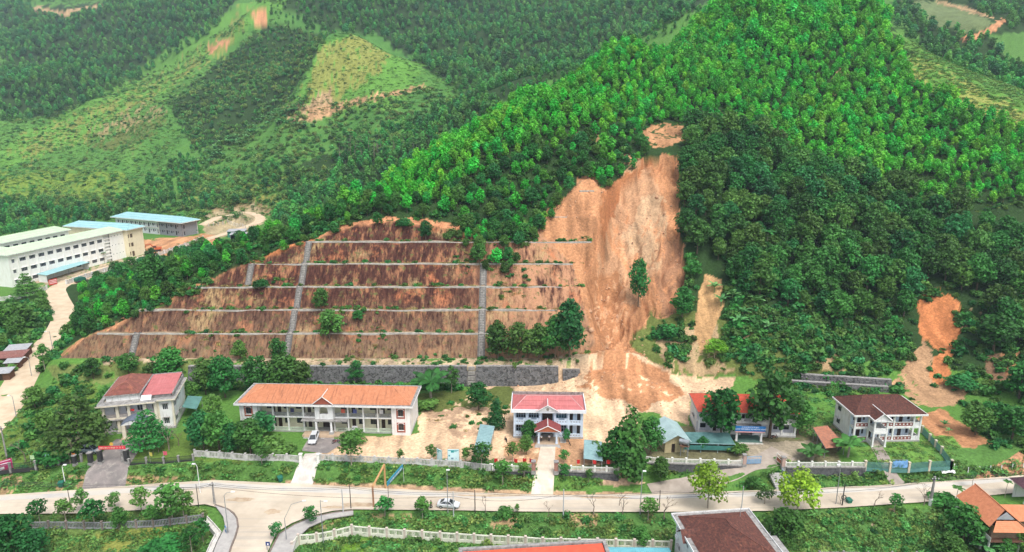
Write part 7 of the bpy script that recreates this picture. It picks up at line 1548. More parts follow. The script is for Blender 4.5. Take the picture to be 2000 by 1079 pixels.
board('road_sign', 'pink billboard with white print on the left bank', 13,926,899,2.6,2.3,PINKS,.75,[(.08,.92,.88,.93,PRINTW),(.15,.75,.62,.7,PRINTW),(.08,.9,.45,.55,surf('print_rose', (.72,.25,.4))),(.1,.45,.1,.38,PRINTW)])
board('crossing_sign', 'small dark blue crossing sign on the right pavement', 525,1080,1059,.7,.7,surf('sign_navy', (.015,.04,.18)),0,[(.32,.68,.2,.65,PRINTW)]); board('street_sign', 'blue and white sign on the left pavement', 443,1050,1029,.9,1.2,SIGNBLUE,-.9,[(.1,.9,.5,.9,MINT)])
# flags, bins
def flag(label, px, py, col=None, h=2.6, z=0.0):
    p = P(px, py, z); t = thing('flag', label, 'flag', p, random.uniform(-.4,.4), 'flags along the fences'); b = MB(); b.tube([(0,0,-.3),(0,0,h)], .03, 5); b.build('flagpole', STEEL, t); flag_cloth(t, .75, .9, h-.95, col)
for x, l in ((965,'at the left end of'),(1004,'in the middle of'),(1021,'second from the gate on'),(1034,'next to the brick pier on')): flag('small red flag '+l+' the left picket fence', x, 917)
for x, l in ((1126,'first right of the brick pier'),(1157,'below the teal carport'),(1184,'at the right end of the picket fence')): flag('small red flag '+l+' by the pale blue office', x, 920)
flag('pale green flag on the left dark railing', 62, 911, surf('flag_green', (.45,.65,.35))); flag('pale blue flag on the left dark railing', 91, 909, surf('flag_blue', (.35,.6,.7))); flag('orange flag at the dark pier left of the banner gate', 143, 906, surf('flag_orange', (.6,.2,.05))); flag('pink flag on the railing right of the banner gate', 321, 903, surf('flag_pink', (.6,.1,.15))); flag('yellow flag on the railing right of the banner gate', 294, 904, surf('flag_yellow', (.5,.45,.1)))
def bin_(label, px, py, rz):
    p = hit(px, py, 100, 180); t = thing('rubbish_bin', label, 'bin', p, rz, 'green bins by the road'); b = MB(); b.add([(-.35,-.35,.12),(.35,-.35,.12),(.35,.35,.12),(-.35,.35,.12),(-.48,-.48,1.1),(.48,-.48,1.1),(.48,.48,1.1),(-.48,.48,1.1)], [(0,3,2,1),(0,1,5,4),(1,2,6,5),(2,3,7,6),(3,0,4,7),(4,5,6,7)]); g = surf('bin_green', (.02,.15,.10), (.02,.12,.08), 1, .5); b.build('tub', g, t); b = MB(); b.slab((-.52,-.55,1.12),(.52,-.55,1.12),(.52,.55,1.24),(-.52,.55,1.24), .06); b.build('lid', g, t)
    for s in (-1,1): b = MB(); b.tube([(s*.3-.05,.38,.12),(s*.3+.05,.38,.12)], .13, 10); b.build('wheel', IRON, t)
bin_('green wheeled bin at the roadside left of the dark drive', 121,956,.3); bin_('green wheeled bin at the foot of the pale concrete drive', 548,944,.6); bin_('green wheeled bin on the right verge beside the coiled pole', 1657,987,.2)
# ---------------------------------------------------------------- vehicles
TYRE = surf('tyre', (.02,.02,.02), (.03,.03,.03), 3, .9); RIM = surf('rim', (.42,.43,.45), (.3,.31,.33), 2, .35, metal=.7); CGL = surf('car_glass', (.02,.025,.03), (.03,.035,.04), 1, .06, spec=.8); HL = surf('headlight', (.7,.72,.75), (.6,.62,.65), 1, .1); TL = surf('taillight', (.4,.02,.02), (.35,.02,.02), 1, .2)
def car(label, loc, rz, paint, kind='sedan'):
    """lofted body from stations along the length (front at +x)"""
    t = thing('car', label, 'car', loc, rz)
    if kind == 'sedan': st_ = [(-2.2,.45,.80,.72),(-2.1,.32,.95,.82),(-1.5,.28,1.02,.88),(-.6,.28,1.0,.9),(.8,.28,.97,.9),(1.5,.28,.90,.88),(2.05,.32,.78,.80),(2.22,.42,.62,.68)]; gh = [(-1.75,1.0),(-.85,1.44),(.25,1.46),(1.15,.98)]
    else: st_ = [(-2.25,.45,1.05,.78),(-2.2,.32,1.12,.85),(-1.4,.28,1.1,.89),(-.4,.28,1.06,.9),(.9,.28,1.02,.9),(1.5,.28,.98,.88),(2.1,.32,.85,.82),(2.25,.45,.65,.7)]; gh = [(-2.15,1.08),(-1.85,1.66),(.35,1.70),(1.35,1.02)]
    V = []; m = 8
    for x, z0, z1, w in st_:
        V += [(x,-w*.88,z0),(x,-w,z0+.12),(x,-w,z1-.14),(x,-w*.86,z1),(x,w*.86,z1),(x,w,z1-.14),(x,w,z0+.12),(x,w*.88,z0)]
    b = MB(); b.add(V, [(i*m+j, (i+1)*m+j, (i+1)*m+(j+1)%m, i*m+(j+1)%m) for i in range(len(st_)-1) for j in range(m)]+[tuple(range(m)), tuple(range((len(st_)-1)*m, len(st_)*m))[::-1]]); b.build('body', paint, t, False)
    rw = .60; x0, x1, x2, x3 = [g[0] for g in gh]; zb = gh[0][1]-.05; zt = gh[1][1]; zt2 = gh[2][1]; zb3 = gh[3][1]-.05; W = .80
    b = MB(); b.slab((x1,-rw,zt),(x2,-rw,zt2),(x2,rw,zt2),(x1,rw,zt), .05)
    for s in (-1,1):
        for q in ((x0,zb,x1,zt-.02),(x3,zb3,x2,zt2-.02),((x1+x2)/2-.02,zb,(x1+x2)/2-.02,zt-.02)): b.tube([(q[0],s*W,q[1]),(q[2],s*rw,q[3])], .05, 5)
    b.build('roof', paint, t)
    b = MB(); b.add([(x3,-W+.04,zb3),(x3,W-.04,zb3),(x2,rw-.04,zt2-.03),(x2,-rw+.04,zt2-.03)], [(0,1,2,3)]); b.build('windscreen', CGL, t); b = MB(); b.add([(x0,W-.04,zb),(x0,-W+.04,zb),(x1,-rw+.04,zt-.03),(x1,rw-.04,zt-.03)], [(0,1,2,3)]); b.build('rear_window', CGL, t)
    for s in (-1,1): b = MB(); b.add([(x0+.1,s*(W-.01),zb),(x3-.1,s*(W-.01),zb3),(x2,s*(rw+.0),zt2-.05),(x1,s*(rw+.0),zt-.05)], [(0,1,2,3) if s < 0 else (3,2,1,0)]); b.build('side_window', CGL, t)
    for x in (-1.35, 1.38):
        for s in (-1,1):
            b = MB(); b.tube([(x,s*.70,.32),(x,s*.91,.32)], .32, 14); w = b.build('wheel', TYRE, t); b = MB(); b.tube([(x,s*.86,.32),(x,s*.925,.32)], .2, 10); b.build('rim', RIM, w)
    zf = st_[-2][2]
    for s in (-1,1):
        part(t, 'headlight', HL, (2.02,2.14,s*.64-.16,s*.64+.16,zf-.22,zf-.06)); part(t, 'tail_light', TL, (-2.21,-2.08,s*.62-.14,s*.62+.14,.72,.88)); part(t, 'mirror', paint, (x3-.35,x3-.2,s*.9-.1,s*.9+.1,zb3+.05,zb3+.18))
    part(t, 'bumper', IRON, (2.14,2.25,-.55,.55,.34,.46)); part(t, 'number_plate', PRINTW, (2.251,2.262,-.22,.22,.36,.45))
    return t
SILV = surf('silver_paint', (.60,.61,.62), (.55,.56,.57), .5, .3, spec=.6); GRYP = surf('blue_grey_paint', (.36,.42,.48), (.32,.38,.44), .5, .3, spec=.6)
p = P(876,990,ROADZ); car('silver sedan pulled over at the near edge of the main road', (p.x, p.y, ROADZ+.01), math.radians(-8), SILV)
p = P(613,862,0); car('silver minivan parked facing the road before the orange-roofed office', (p.x, p.y, .08), math.radians(-86), SILV, 'van'); p = P(178,884,0); car('blue grey car parked inside the red banner gate', (p.x, p.y, .05), math.radians(-4), GRYP, 'van')
def motorbike(label, loc, rz, col):
    t = thing('motorbike', label, 'motorbike', loc, rz, 'parked motorbikes')
    for x in (-.62,.62):
        b = MB(); n = 12; b.tube([(x+math.cos(k*6.283/n)*.26, 0, .3+math.sin(k*6.283/n)*.26) for k in range(n+1)], .06, 5, False); w = b.build('wheel', TYRE, t); b = MB(); b.tube([(x,-.05,.3),(x,.05,.3)], .07, 8)
        for k in range(5): b.tube([(x,0,.3),(x+math.cos(k*1.256)*.24,0,.3+math.sin(k*1.256)*.24)], .012, 4)
        b.build('rim', RIM, w)
    b = MB(); b.tube([(.62,0,.3),(.45,0,.95)], .045, 5); b.tube([(-.62,0,.34),(.0,0,.36),(.4,0,.72)], [.05,.1,.06], 6); b.tube([(-.75,0,.72),(-.1,0,.62),(.3,0,.5)], [.07,.11,.08], 6); b.build('frame', col, t); b = MB(); b.tube([(-.72,0,.80),(-.3,0,.80),(.05,0,.76)], [.09,.12,.08], 8); b.build('seat', IRON, t); b = MB(); b.tube([(.38,-.34,1.02),(.46,0,.97),(.38,.34,1.02)], .03, 5); b.build('handlebar', IRON, t); b = MB(); b.tube([(.5,0,.86),(.62,0,.82)], [.1,.07], 8); b.build('headlight', HL, t)
p = P(656,866,0); motorbike('dark motorbike with red trim parked right of the minivan', (p.x,p.y,.08), .5, surf('moto_red', (.3,.03,.03), (.05,.05,.05), 2, .4)); p = P(988,862,0); motorbike('dark motorbike standing on the sand left of the pale blue office', (p.x,p.y,.02), 1.9, IRON)
p = P(1512,857,0); motorbike('motorbike parked in the shade right of the banner porch', (p.x,p.y,.02), .2, surf('moto_brown', (.2,.08,.06))); p = P(1640,880,0); motorbike('motorbike under the rusty tiled shed', (p.x,p.y,.02), .7, IRON); p = P(381,822,0); motorbike('motorbike under the green awning of the cream office', (p.x,p.y,.02), .9, surf('moto_white', (.6,.6,.6), (.1,.1,.1), 2)); p = P(836,993,ROADZ); motorbike('motorbike held by the person at the road edge', (p.x,p.y,ROADZ+.01), .15, IRON)
def excavator():
    p = hit(306,492,280,380); t = thing('excavator', 'orange excavator on the bare earth at the end of the school', 'excavator', p, .35); OR = surf('excavator_orange', (.55,.14,.05), (.45,.11,.04), 1, .5); 
    for s in (-1,1): b = MB(); b.prism_y([(-2,.15),(-1.6,-.05),(1.6,-.05),(2,.15),(2,.65),(1.6,.85),(-1.6,.85),(-2,.65)], s*1.2-.3, s*1.2+.3); b.build('track', IRON, t)
    part(t, 'turntable', IRON, (-.9,.9,-.8,.8,.4,1.1)); b = MB(); b.prism_y([(-.6,1.103),(2.4,1.103),(2.5,1.9),(2.2,2.2),(.4,2.2),(-.6,1.8)], -1.3, 1.3); b.build('upper_body', OR, t); c = part(t, 'cab', OR, (-1.3,.3,-1.3,-.3,1.81,3.1)); part(c, 'cab_window', CGL, (-1.33,-1.303,-1.2,-.4,2.1,3.0), (-1.2,.2,-1.33,-1.303,2.2,3.0))
    b = MB(); b.tube([(-.7,.3,1.7),(-2.6,.3,3.9),(-4.6,.3,3.6)], [.32,.36,.26], 6); b.build('boom', OR, t); b = MB(); b.tube([(-4.4,.3,3.9),(-5.4,.3,1.3)], [.26,.2], 6); b.build('dipper_arm', OR, t); b = MB(); b.prism_y([(-5.1,1.3),(-5.8,1.2),(-6.1,.5),(-5.5,.0),(-4.9,.4)], -.3, .9); b.build('bucket', IRON, t)
excavator()
for nm, px, py, lab, c in (('truck_tarp', 157, 551, 'dark green tarpaulined cart on the lane by the school wall', (.02,.14,.09)),):
    p = P(px, py); t = thing('cart', lab, 'cart', p, 1.1); b = MB(); b.prism_y([(-2,.6),(2,.6),(2,1.6),(1.2,2.1),(-1.2,2.1),(-2,1.6)], -1, 1); b.build('tarpaulin', surf(nm, c), t); part(t, 'bed', WOOD, (-2.1,2.1,-1.05,1.05,.45,.597)); part(t, 'drawbar', IRON, (2.1,3.4,-.06,.06,.4,.5))
    for x in (-1.2,1.2):
        for s in (-1,1): b = MB(); b.tube([(x,s*1.06,.4),(x,s*1.22,.4)], .42, 12); b.build('wheel', TYRE, t)
# ---------------------------------------------------------------- people
SKIN = surf('skin', (.42,.24,.15), (.38,.21,.13), 2, .6); HAIR = surf('hair', (.012,.01,.01), (.02,.015,.012), 3, .6)
def person(label, loc, rz, shirt, trousers, pose='stand', scale=1.0):
    """one continuous skinned body; clothes are shells over it"""
    t = thing('person', label, 'person', loc, rz); t.scale = (scale,)*3
    arm = {'stand': ((.21,.0,1.16),(.24,-.04,.92)), 'hips': ((.34,-.02,1.18),(.2,-.12,1.02)), 'hold': ((.24,-.12,1.15),(.2,-.38,1.05))}[pose]; st_ = .12 if pose != 'hold' else .05
    J = [(0,0,.95,.14),(0,0,1.15,.13),(0,-.01,1.34,.145),(0,0,1.46,.065),(0,-.01,1.56,.085),(0,-.02,1.66,.105),(0,-.01,1.74,.07)]
    E_ = [(0,1),(1,2),(2,3),(3,4),(4,5),(5,6)]
    for s in (-1,1):
        o = len(J); J += [(s*.17,0,1.40,.065),(s*arm[0][0],arm[0][1],arm[0][2],.048),(s*arm[1][0],arm[1][1],arm[1][2],.036),(s*arm[1][0],arm[1][1]-.03,arm[1][2]-.09,.035)]; E_ += [(2,o),(o,o+1),(o+1,o+2),(o+2,o+3)]
        o = len(J); J += [(s*.09,0,.88,.095),(s*(.09+st_*.3),-.02,.50,.065),(s*(.09+st_*.5),.02,.09,.042),(s*(.09+st_*.5),-.13,.04,.038)]; E_ += [(0,o),(o,o+1),(o+1,o+2),(o+2,o+3)]
        h = o-1   # fingers
        for k in range(4):
            o2 = len(J); bx, by, bz = J[h][:3]; J += [(bx+s*.0,by+(k-1.5)*.02,bz-.05,.009),(bx-s*.008,by+(k-1.5)*.022,bz-.09+abs(k-1.5)*.01,.008)]; E_ += [(h,o2),(o2,o2+1)]
        o2 = len(J); bx, by, bz = J[h][:3]; J += [(bx-s*.01,by-.045,bz-.02,.01)]; E_ += [(h,o2)]
    def skinned(name, idx, grow, mat, sub=1):
        mp = {j: i for i, j in enumerate(idx)}; me = bpy.data.meshes.new(name); me.from_pydata([J[j][:3] for j in idx], [(mp[a], mp[b_]) for a, b_ in E_ if a in mp and b_ in mp], []); o = obj(name, me); m = o.modifiers.new('s','SKIN'); m.use_smooth_shade = True
        for i, j in enumerate(idx): r = J[j][3]+grow; me.skin_vertices[0].data[i].radius = (r, r*.8)
        me.skin_vertices[0].data[0].use_root = True; o.modifiers.new('u','SUBSURF').levels = sub
        dg = bpy.context.evaluated_depsgraph_get(); m2 = bpy.data.meshes.new_from_object(o.evaluated_get(dg)); bpy.data.objects.remove(o); m2.materials.clear(); m2.materials.append(mat); return obj(name, m2, t)
    body = skinned('body', list(range(len(J))), 0, SKIN); ns = 17  # joints per side incl. fingers
    a0 = 7; a1 = 7+17
    skinned('shirt', [0,1,2,a0,a0+1,a1,a1+1], .022, shirt); skinned('trousers', [0,a0+4,a0+5,a0+6,a1+4,a1+5,a1+6], .02, trousers)
    b = MB(); R = .115; rows = 5; n = 8; V = []
    for i in range(rows+1):
        for k in range(n): ph = math.pi*.5*i/rows; V.append((math.cos(k*6.283/n)*R*math.sin(ph+.02), .015+math.sin(k*6.283/n)*R*1.05*math.sin(ph+.02), 1.66+R*1.1*math.cos(ph)))
    b.add(V, [(i*n+k, (i+1)*n+k, (i+1)*n+(k+1)%n, i*n+(k+1)%n) for i in range(rows) for k in range(n)]); b.build('hair', HAIR, t, True)
WSH = surf('white_shirt', (.74,.75,.78), (.68,.69,.72), 2); DTR = surf('dark_trousers', (.02,.02,.028), (.03,.03,.035), 2)
q = bo.matrix_basis@Vector((bo_m-1.4,-2.6,.4)); person('person in white shirt standing beside the left porch column', q, .3, WSH, DTR); q = bo.matrix_basis@Vector((bo_m+.35,-2.4,.4)); person('person in white shirt and dark trousers in the middle of the porch', q, -.5, WSH, DTR, 'hips')
p = P(842,993,ROADZ); person('person in black standing with a motorbike at the road edge', (p.x,p.y,ROADZ+.01), 1.3, surf('black_cloth', (.012,.012,.014), (.02,.02,.02), 2), DTR, 'hold')
# ---------------------------------------------------------------- trees and plants one by one
def T(kind, px, by, ty, label, wide=1.0, y0=95, y1=330, cat='tree', group=None, vi=None):
    p = hit(px, by, y0, y1); h = max(.5, hz(p, ty)); return plant(kind, (p.x, p.y, p.z-.1), h, label, cat, group, vi, None, wide)
for a in [
 ('shrub',655,456,436,'small shrub on the left end of the orange crest above the cut',1.2,190,230),('mid',738,448,412,'leafy tree leaning over the top edge of the cut',1.0,190,235),('shrub',790,446,424,'low shrub in the middle of the orange crest',1.4,190,235),('mid',832,470,428,'green tree hanging over the topmost bench',1.1,190,235),('shrub',880,468,446,'shrub at the right end of the orange crest',1.4,190,235),
 ('round',183,742,696,'round dark tree at the left end of the row below the cut',1.2),('mid',253,735,688,'broad green tree behind the cream corner office roof',1.2),('round',340,752,672,'large dark round tree right of the cream corner office',1.25),('mid',402,772,704,'dark green tree left of the tall pair behind the forecourt trees',1.0),('round',440,778,690,'tall dark tree of the row behind the long orange roof',1.1),('round',470,704,662,'round bush-like tree at the foot of the cut left of the stepped drain',1.2),
 ('mid',503,772,694,'tall green tree left of the big double tree behind the orange roof',1.0),('round',543,706,657,'small round tree at the foot of the cut beside the stepped drain',1.1),('round',560,775,684,'big bright double-crowned tree behind the orange roof',1.25),('mid',588,776,702,'right half of the leafy group above the left end of the orange roof',1.0),('mid',300,758,706,'low tree between the cream office roof and the cut',1.2),('mid',375,790,742,'tree beside the green awning',1.1),('airy',420,830,765,'thin grey-green tree between the two left offices',1.2),
 ('mid',628,612,560,'slim tree growing on the middle bench of the cut',.9,180,215),('round',645,664,600,'round bright tree growing low on the cut face',1.3,180,215),('round',700,628,604,'small round shrub tree on the second bench',1.6,180,215),('shrub',510,566,545,'small green shrub on the left part of the third bench',1.5,180,215),
 ('airy',694,758,704,'feathery tree standing in front of the long rubble wall',1.1),('airy',882,768,710,'bamboo-like bright tree before the right end of the long rubble wall',1.0),('mid',935,802,744,'round tree on the sand above the teal carport',1.2),('cone',968,838,772,'dense tree left of the pale blue office',1.15),('shrub',770,790,765,'low hedge-like shrub right of the orange-roofed office',2.0),('shrub',835,800,778,'shrub on the grass right of the orange-roofed office',2.0),
 ('round',972,704,622,'leftmost of the four rounded trees on the cut',1.1,170,200),('round',1012,706,624,'second of the four rounded trees on the cut',1.1,170,200),('round',1052,704,628,'third of the four rounded trees on the cut',1.1,170,200),('round',1112,698,578,'tallest tree of the rounded group beside the slide',.95,170,200),('round',1085,702,610,'tree squeezed between the rounded group and the tallest one',1.0,170,200),
 ('mid',1246,600,500,'slim tree left standing alone in the middle of the slide',.62,180,230),('round',1332,625,556,'dark shrubby tree on the right edge of the slide',1.2,170,220),('mid',1352,548,504,'bright small tree at the upper right edge of the slide',1.3,180,240),('shrub',1300,660,632,'dark bush at the foot of the right slide edge',1.6,170,210),('lime',1395,700,660,'light green shrub below the small side scar',1.4,160,210),
 ('mid',430,885,800,'round tree behind the stained panel wall, leftmost of the clump',1.1),('round',398,880,795,'bright tree right of the dry branches near the cream office',1.0),('round',455,890,822,'dark tree in the middle of the clump behind the panel wall',1.1),('mid',490,888,815,'broad tree of the clump at the forecourt edge',1.2),('round',515,858,800,'tree in front of the left wing of the orange-roofed office',1.2),('shrub',545,886,850,'rounded bush at the left side of the forecourt',1.6),('street',512,910,862,'small round street tree standing before the panel wall',1.3),
 ('street',686,912,846,'thin bent tree at the left end of the sandy yard',1.3),('shrub',690,868,842,'shrub beside the forecourt parking',1.6),('street',783,905,875,'very small tree behind the sandy yard wall, left one',1.0),('street',843,906,866,'small yellow-green tree left of the notice boards',1.0),('street',910,908,872,'small thin tree right of the notice boards',1.2),('street',940,918,862,'dark small tree before the teal carport',1.4),
 ('tier',158,880,768,'wide layered tree left of the cream corner office',1.1),('tier',292,878,800,'layered grey-green tree right of the office porch',1.1),('mid',215,812,752,'bright tree on the slope behind the cream office',1.1),('shrub',110,905,872,'rounded shrub on the left bank behind the railing',1.8),('mid',70,800,752,'shrubby tree on the left slope above the lane bend',1.3),('mid',95,850,800,'leafy tree on the left slope below the lane',1.2),('airy',88,722,668,'thin leafy tree beside the lane near the foot of the cut',1.0),
 ('cone',1228,938,785,'very tall dark tree at the fence left of the green-roofed shed',.95),('round',1205,925,830,'lower dark tree on the left of the tall one by the fence',1.1),('mid',1270,890,812,'sprawling tree over the green-roofed shed',1.0),('round',1290,942,890,'dark bush tree below the pickets by the shed',1.2),('round',1238,945,885,'dense dark bush at the foot of the tall fence tree',1.3),
 ('dark',1408,862,752,'big dark tree in front of the banner office, left one',1.0),('dark',1502,856,722,'biggest dark tree shading the banner office',1.0),('mid',1558,850,775,'leafy tree at the right end of the banner office',1.2),('round',1372,880,850,'small round shrub tree beside the shade net house',1.2),('shrub',1437,885,862,'shrub at the right corner of the shade net house',1.5),
 ('lime',1382,998,902,'tall lime green tree over the grey ramp',.9),('lime',1556,1012,918,'large yellow-green tree at the near road edge',1.05),('street',1492,990,948,'small dark tree between the two lime green trees',1.5),('mid',1530,1060,990,'dark leafy tree right of the brown tiled roof',1.4),('mid',1470,955,930,'low bush tree below the concrete steps',1.6),('round',1250,1070,1025,'bright bush in front of the cream slotted wall',1.2),
 ('mid',30,1090,1003,'large bright round tree at the bottom left corner',1.3),('round',70,1095,1030,'dark round tree at the bottom left edge',1.3),('street',80,1028,974,'small street tree first from the left frame edge',1.2),('street',131,1026,972,'small dense street tree second from the left',1.3),('street',163,1000,954,'thin airy street tree by the left road verge',1.2),('street',186,1036,972,'full street tree behind the dark picket fence',1.4),('street',226,1000,960,'slanting street tree left of the middle of the fence',1.2),('mid',236,1036,988,'bright dense young tree at the middle of the dark picket fence',1.0),('street',279,1008,950,'tall street tree on the verge above the dark fence',1.3),('street',300,1032,985,'wispy tree inside the dark picket fence',1.3),('street',338,1024,944,'tall thin tree near the junction, left one',1.4),('airy',360,1020,950,'tall thin tree near the junction, right one',1.1),('airy',398,1062,1008,'tall airy tree inside the field corner',1.0),('airy',376,1085,1025,'dark airy tree at the bottom of the left field',1.1),('shrub',320,1088,1058,'bright bush at the bottom of the left field',2.2),
 ('street',608,1028,988,'round street tree on the right pavement verge',1.4),('street',541,1058,1019,'olive street tree in its pavement pit',1.2),('street',752,1012,968,'dense small street tree behind the gantry post',1.6),('street',826,1014,970,'dense small street tree left of the silver car',1.5),('shrub',984,1012,990,'dark shrub on the eroded bank',1.3),('street',1010,1004,983,'tiny sapling on the bank above the cream wall',1.2),('street',1266,1020,970,'grey-green sapling on the south verge',1.4),('street',1746,1002,962,'small round-headed sapling on the right verge',1.2),
 ('street',712,928,905,'young tree against the sandy yard wall outside',1.3),('street',982,950,895,'young tree in front of the left pickets, pale trunk',1.3),('street',1024,940,900,'yellowish young tree beside the brick pier',1.3),('street',1102,940,905,'young tree in front of the right pickets',1.4),('street',1150,945,915,'small sapling below the right pickets',1.3),('street',1001,905,862,'slim yellow-green tree in the blue office yard',1.1),('mid',1028,890,848,'round clipped tree in the blue office yard',1.0),('round',1033,862,818,'large dark clipped tree left of the gabled porch',1.1),('round',1106,866,835,'dark clipped tree right of the gabled porch',.8),('street',1102,905,878,'thin yellowish tree right of the muddy drive',1.6),('shrub',1182,895,862,'shrub beside the right teal carport',1.4),
 ('mid',1880,1065,985,'large grey-green bushy tree beside the stilt house',1.3),('mid',1850,1090,1040,'dense bush at the bottom right',1.6),('round',1960,1092,1050,'dark bush below the stilt house',1.5),('mid',1990,1088,1035,'bright bush at the bottom right corner',1.4),('shrub',1838,985,962,'dark shrub on the verge left of the stilt house',1.8),
 ('round',300,562,494,'big dark round tree beside the lane opposite the school',1.2,200,330),('tier',56,585,532,'umbrella-shaped tree at the left school gate',1.0,200,330),('cone',88,608,560,'conical dark tree beside the lane bend',1.1,200,330),('round',165,655,596,'dark tree at the lane bend below the school',1.0,200,330),('mid',345,560,520,'bright tree at the upper left edge of the cut',1.3,200,330),('mid',215,570,530,'broad tree between the lane and the cut',1.4,200,330),('mid',40,640,588,'dark leafy tree left of the lane bend',1.6,200,330),('round',10,640,590,'dark tree at the left frame edge by the lane',1.5,200,330),('round',38,662,612,'dense tree on the inner side of the lane bend',1.2,200,330),('mid',5,688,652,'leafy tree above the tin sheds',1.1,180,330),
 ('mid',1905,850,790,'dark shrubby tree right of the sandy track',1.3),('mid',1975,860,790,'leafy tree on the slope at the right frame edge',1.4),('mid',1940,690,610,'broad tree right of the orange side scar',1.4,140,220),('round',1990,780,700,'dark tree at the right frame edge below the scar',1.4,130,220),('shrub',1880,760,735,'bright shrub at the foot of the orange side scar',2.0,130,210)]:
    T(*a)
for i, (px, by, ty, s) in enumerate([(50,905,838,0),(138,908,836,1),(330,880,812,2),(948,1004,958,0),(1072,1012,968,1),(1160,1008,948,2),(1216,1006,962,3),(1708,992,945,0),(1804,988,935,1),(1640,990,955,2),(1296,1020,946,3),(1545,940,915,0),(975,520,478,1),(1210,990,950,1),(310,885,840,3),(350,872,825,1),(300,890,858,0)]):
    lab = ['grey leafless tree on the left bank above the pink sign','grey leafless tree left of the banner gate','tangle of dry branches right of the cream office','leafless sapling right of the silver car','half-bare sapling opposite the muddy drive','forked leafless tree on the near verge, right of the muddy drive','small leafless tree near the slanting ramp','leafless tree on the right verge beside the green bin','leafless tree beside the thick stained pole','small leafless tree at the coiled pole','leaning bare trunk left of the lime green tree','low dry shrub on the bank under the stone wall','dead white tree at the top of the stepped drain','dry twiggy sapling on the near verge','dry brush lying at the low railing','dry brush heap below the green awning','thin dry branches behind the low railing'][i]
    p = hit(px, by, 95, 240); h = hz(p, ty); t = thing('bare_tree', lab, 'tree', (p.x, p.y, p.z-.1), random.uniform(0,6.28), 'leafless trees'); t.scale = (h/5,)*3; obj('branches', BARE[s], t)
for px, by, ty, k, lab, w in [(1585,905,858,'coco','coconut palm in the banner office yard',.95),(1655,895,838,'coco','coconut palm in front of the white house',.9),(842,778,708,'coco','palm in front of the rubble wall',.9),(1897,958,918,'areca','areca palm at the far road edge',1.0),(1866,988,946,'areca','areca palm left of the stilt house',1.2),(1962,975,934,'areca','bright areca palm behind the stilt house wing',1.0),(1945,1062,1008,'areca','areca palm in front of the stilt house gable',1.0),(1972,1050,1010,'areca','smaller areca palm at the stilt house corner',1.0),(1992,1040,1000,'areca','areca palm at the right frame edge',1.0),(1843,838,815,'banana','small banana plant on the sandy track, left one',.8),(1852,848,830,'banana','smaller banana plant on the sandy track',.8),(1925,1085,1042,'banana','banana plant below the stilt house',1.2),(1945,1088,1045,'banana','second banana plant below the stilt house',1.2),(205,515,490,'areca','areca palm at the school wall',1.0),(372,494,470,'areca','areca palm by the lane near the excavator',1.0),(350,492,474,'areca','shorter areca palm by the lane near the excavator',1.0),(390,470,446,'areca','dark areca palm at the corner of the unfinished block',1.0),(386,482,462,'areca','dark palm by the white wall end',1.0)]:
    T(k, px, by, ty, lab, w, 95, 420, 'palm' if k != 'banana' else 'banana plant')
# palm grove and banana rows on the far hill, pale trunks in the dark wood
for i in range(26):
    px = random.uniform(660,820); p = hit(px, random.uniform(298,322), 330, 520); plant('areca', (p.x,p.y,p.z-.2), random.uniform(11,16), 'slender areca palm in the grove on the lower far slope', 'palm', 'areca grove on the far slope')
for i in range(90):
    q = random.random(); px = 400+200*q+random.uniform(-14,14); py = 320-125*q+random.uniform(-12,12)
    if i > 60: px = random.uniform(500,600); py = random.uniform(200,260)
    p = hit(px, py, 380, 700); plant('banana', (p.x,p.y,p.z-.2), random.uniform(5,8), 'pale banana plant in the row climbing the far hillside', 'banana plant', 'banana rows on the far hillside')
for i, (px, by, ty) in enumerate([(1495,515,440),(1550,485,455),(1632,465,408),(1425,455,425),(1608,545,500)]):
    p = hit(px, by, 170, 280); plant('areca', (p.x,p.y,p.z-.2), max(6, hz(p, ty)), 'slender pale-trunked palm rising in the dark wood', 'palm', 'pale-trunked palms in the dark wood')
for i, (px, by) in enumerate([(1408,600),(1430,588),(1462,560),(1450,620),(1475,600),(1500,650),(1395,572),(1440,640)]):
    p = hit(px, by, 170, 230); plant('banana', (p.x,p.y,p.z-.2), random.uniform(4,6), 'wild banana plant at the edge of the dark wood near the small scar', 'banana plant', 'wild bananas by the small scar')
# loose stones on the slide and spoil
def rocks():
    R = np.random.default_rng(3); V = []; Fc = []; base = MB()
    X, Y = sample([(1090,380),(1260,300),(1330,305),(1340,600),(1420,760),(1340,820),(1000,760),(1150,690)],150,258,.09,3); Z = terrain(X, Y); oc = np.array([(1,0,0),(0,1,0),(-1,0,0),(0,-1,0),(0,0,1),(0,0,-1)], float); ff = np.array([(0,1,4),(1,2,4),(2,3,4),(3,0,4),(1,0,5),(2,1,5),(3,2,5),(0,3,5)])
    for i in range(len(X)):
        s = R.uniform(.15,.5)*(2.2 if R.random() < .07 else 1); v = oc*s*R.uniform(.6,1.2,(6,3))+np.array([X[i],Y[i],Z[i]]); V.append(v); Fc.append(ff+6*i)
    tag(obj('loose_stones', npmesh('loose_stones', np.concatenate(V), np.concatenate(Fc), surf('clod', (.50,.30,.18), (.40,.22,.13), .6, .95))), 'clods and stones scattered over the landslide', 'stones', kind='stuff')
rocks()
tp = hit(1848,925,100,150); t = thing('plastic_sheet', 'heap of crumpled white plastic on the right bank', 'plastic sheet', tp); b = MB(); n = 9
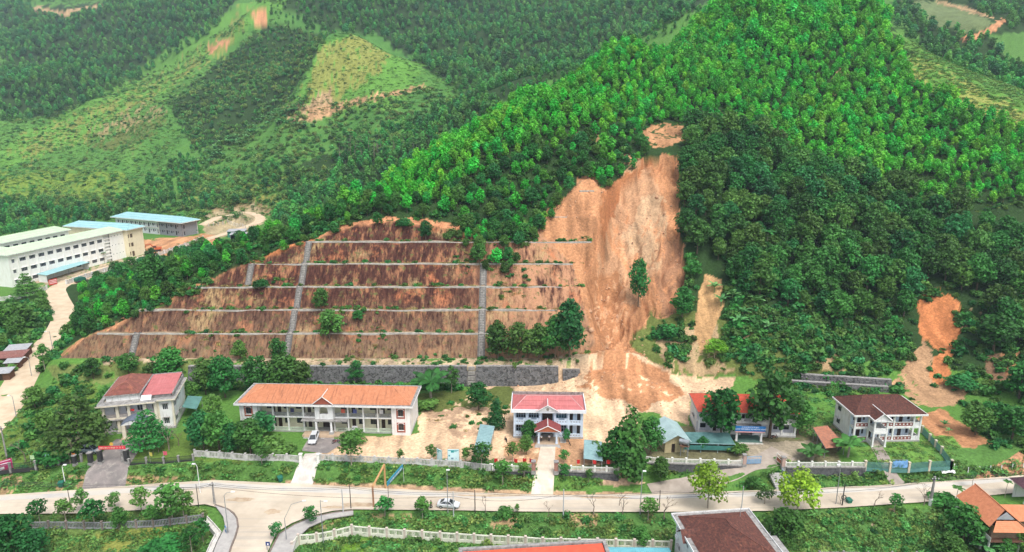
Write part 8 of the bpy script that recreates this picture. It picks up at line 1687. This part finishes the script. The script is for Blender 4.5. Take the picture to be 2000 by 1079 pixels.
V = [((i-4)*.35+random.uniform(-.1,.1), (j-4)*.25, max(0, .7-((i-4)**2+(j-4)**2)*.03)+random.uniform(0,.25)) for i in range(n) for j in range(n)]; b.add(V, [(i*n+j, (i+1)*n+j, (i+1)*n+j+1, i*n+j+1) for i in range(n-1) for j in range(n-1)]); b.build('folds', PRINTW, t)
def white_pipe():
    t = thing('drain_channel', 'white concrete drain running along the field corner left of the junction', 'drain', P(402,1022,-3.2)); o = t.location; pts = [P(a, c, -3.2)-o for a, c in ((400,1014),(415,1030),(427,1044),(418,1062),(404,1095))]
    for s in (-1,1):
        b = MB(); V = []
        for i, p_ in enumerate(pts): d = pts[min(i+1,4)]-pts[max(i-1,0)]; nn = Vector((-d.y,d.x,0)).normalized()*.55*s; V += [p_+nn*.7-Vector((0,0,.6)), p_+nn-Vector((0,0,.6)), p_+nn+Vector((0,0,.45)), p_+nn*.7+Vector((0,0,.45))]
        b.add(V, [(i*4+j,(i+1)*4+j,(i+1)*4+(j+1)%4,i*4+(j+1)%4) for i in range(4) for j in range(4)]+[(0,1,2,3),(19,18,17,16)]); b.build('side_wall', LIGHTC, t)
    b = MB(); V = []
    for i, p_ in enumerate(pts): d = pts[min(i+1,4)]-pts[max(i-1,0)]; nn = Vector((-d.y,d.x,0)).normalized()*.39; V += [p_+nn-Vector((0,0,-.1)), p_-nn-Vector((0,0,-.1))]
    b.add(V, [(2*i,2*i+1,2*i+3,2*i+2) for i in range(4)]); b.build('channel_bed', LIGHTC, t)
white_pipe()
# ---------------------------------------------------------------- valley air
b = MB(); b.box(-2400, 2400, -60, 1560, -15.5, 330)
hm = bpy.data.materials.new('valley_haze'); hm.use_nodes = True; hm.node_tree.nodes.clear(); ho = hm.node_tree.nodes.new('ShaderNodeOutputMaterial'); hv = hm.node_tree.nodes.new('ShaderNodeVolumePrincipled')
hv.inputs['Color'].default_value = (.72,.86,1,1); hv.inputs['Density'].default_value = .00016; hv.inputs['Anisotropy'].default_value = .2; hm.node_tree.links.new(hv.outputs[0], ho.inputs['Volume'])
tag(b.build('haze', hm), 'thin bluish haze filling the valley', 'haze', kind='stuff')
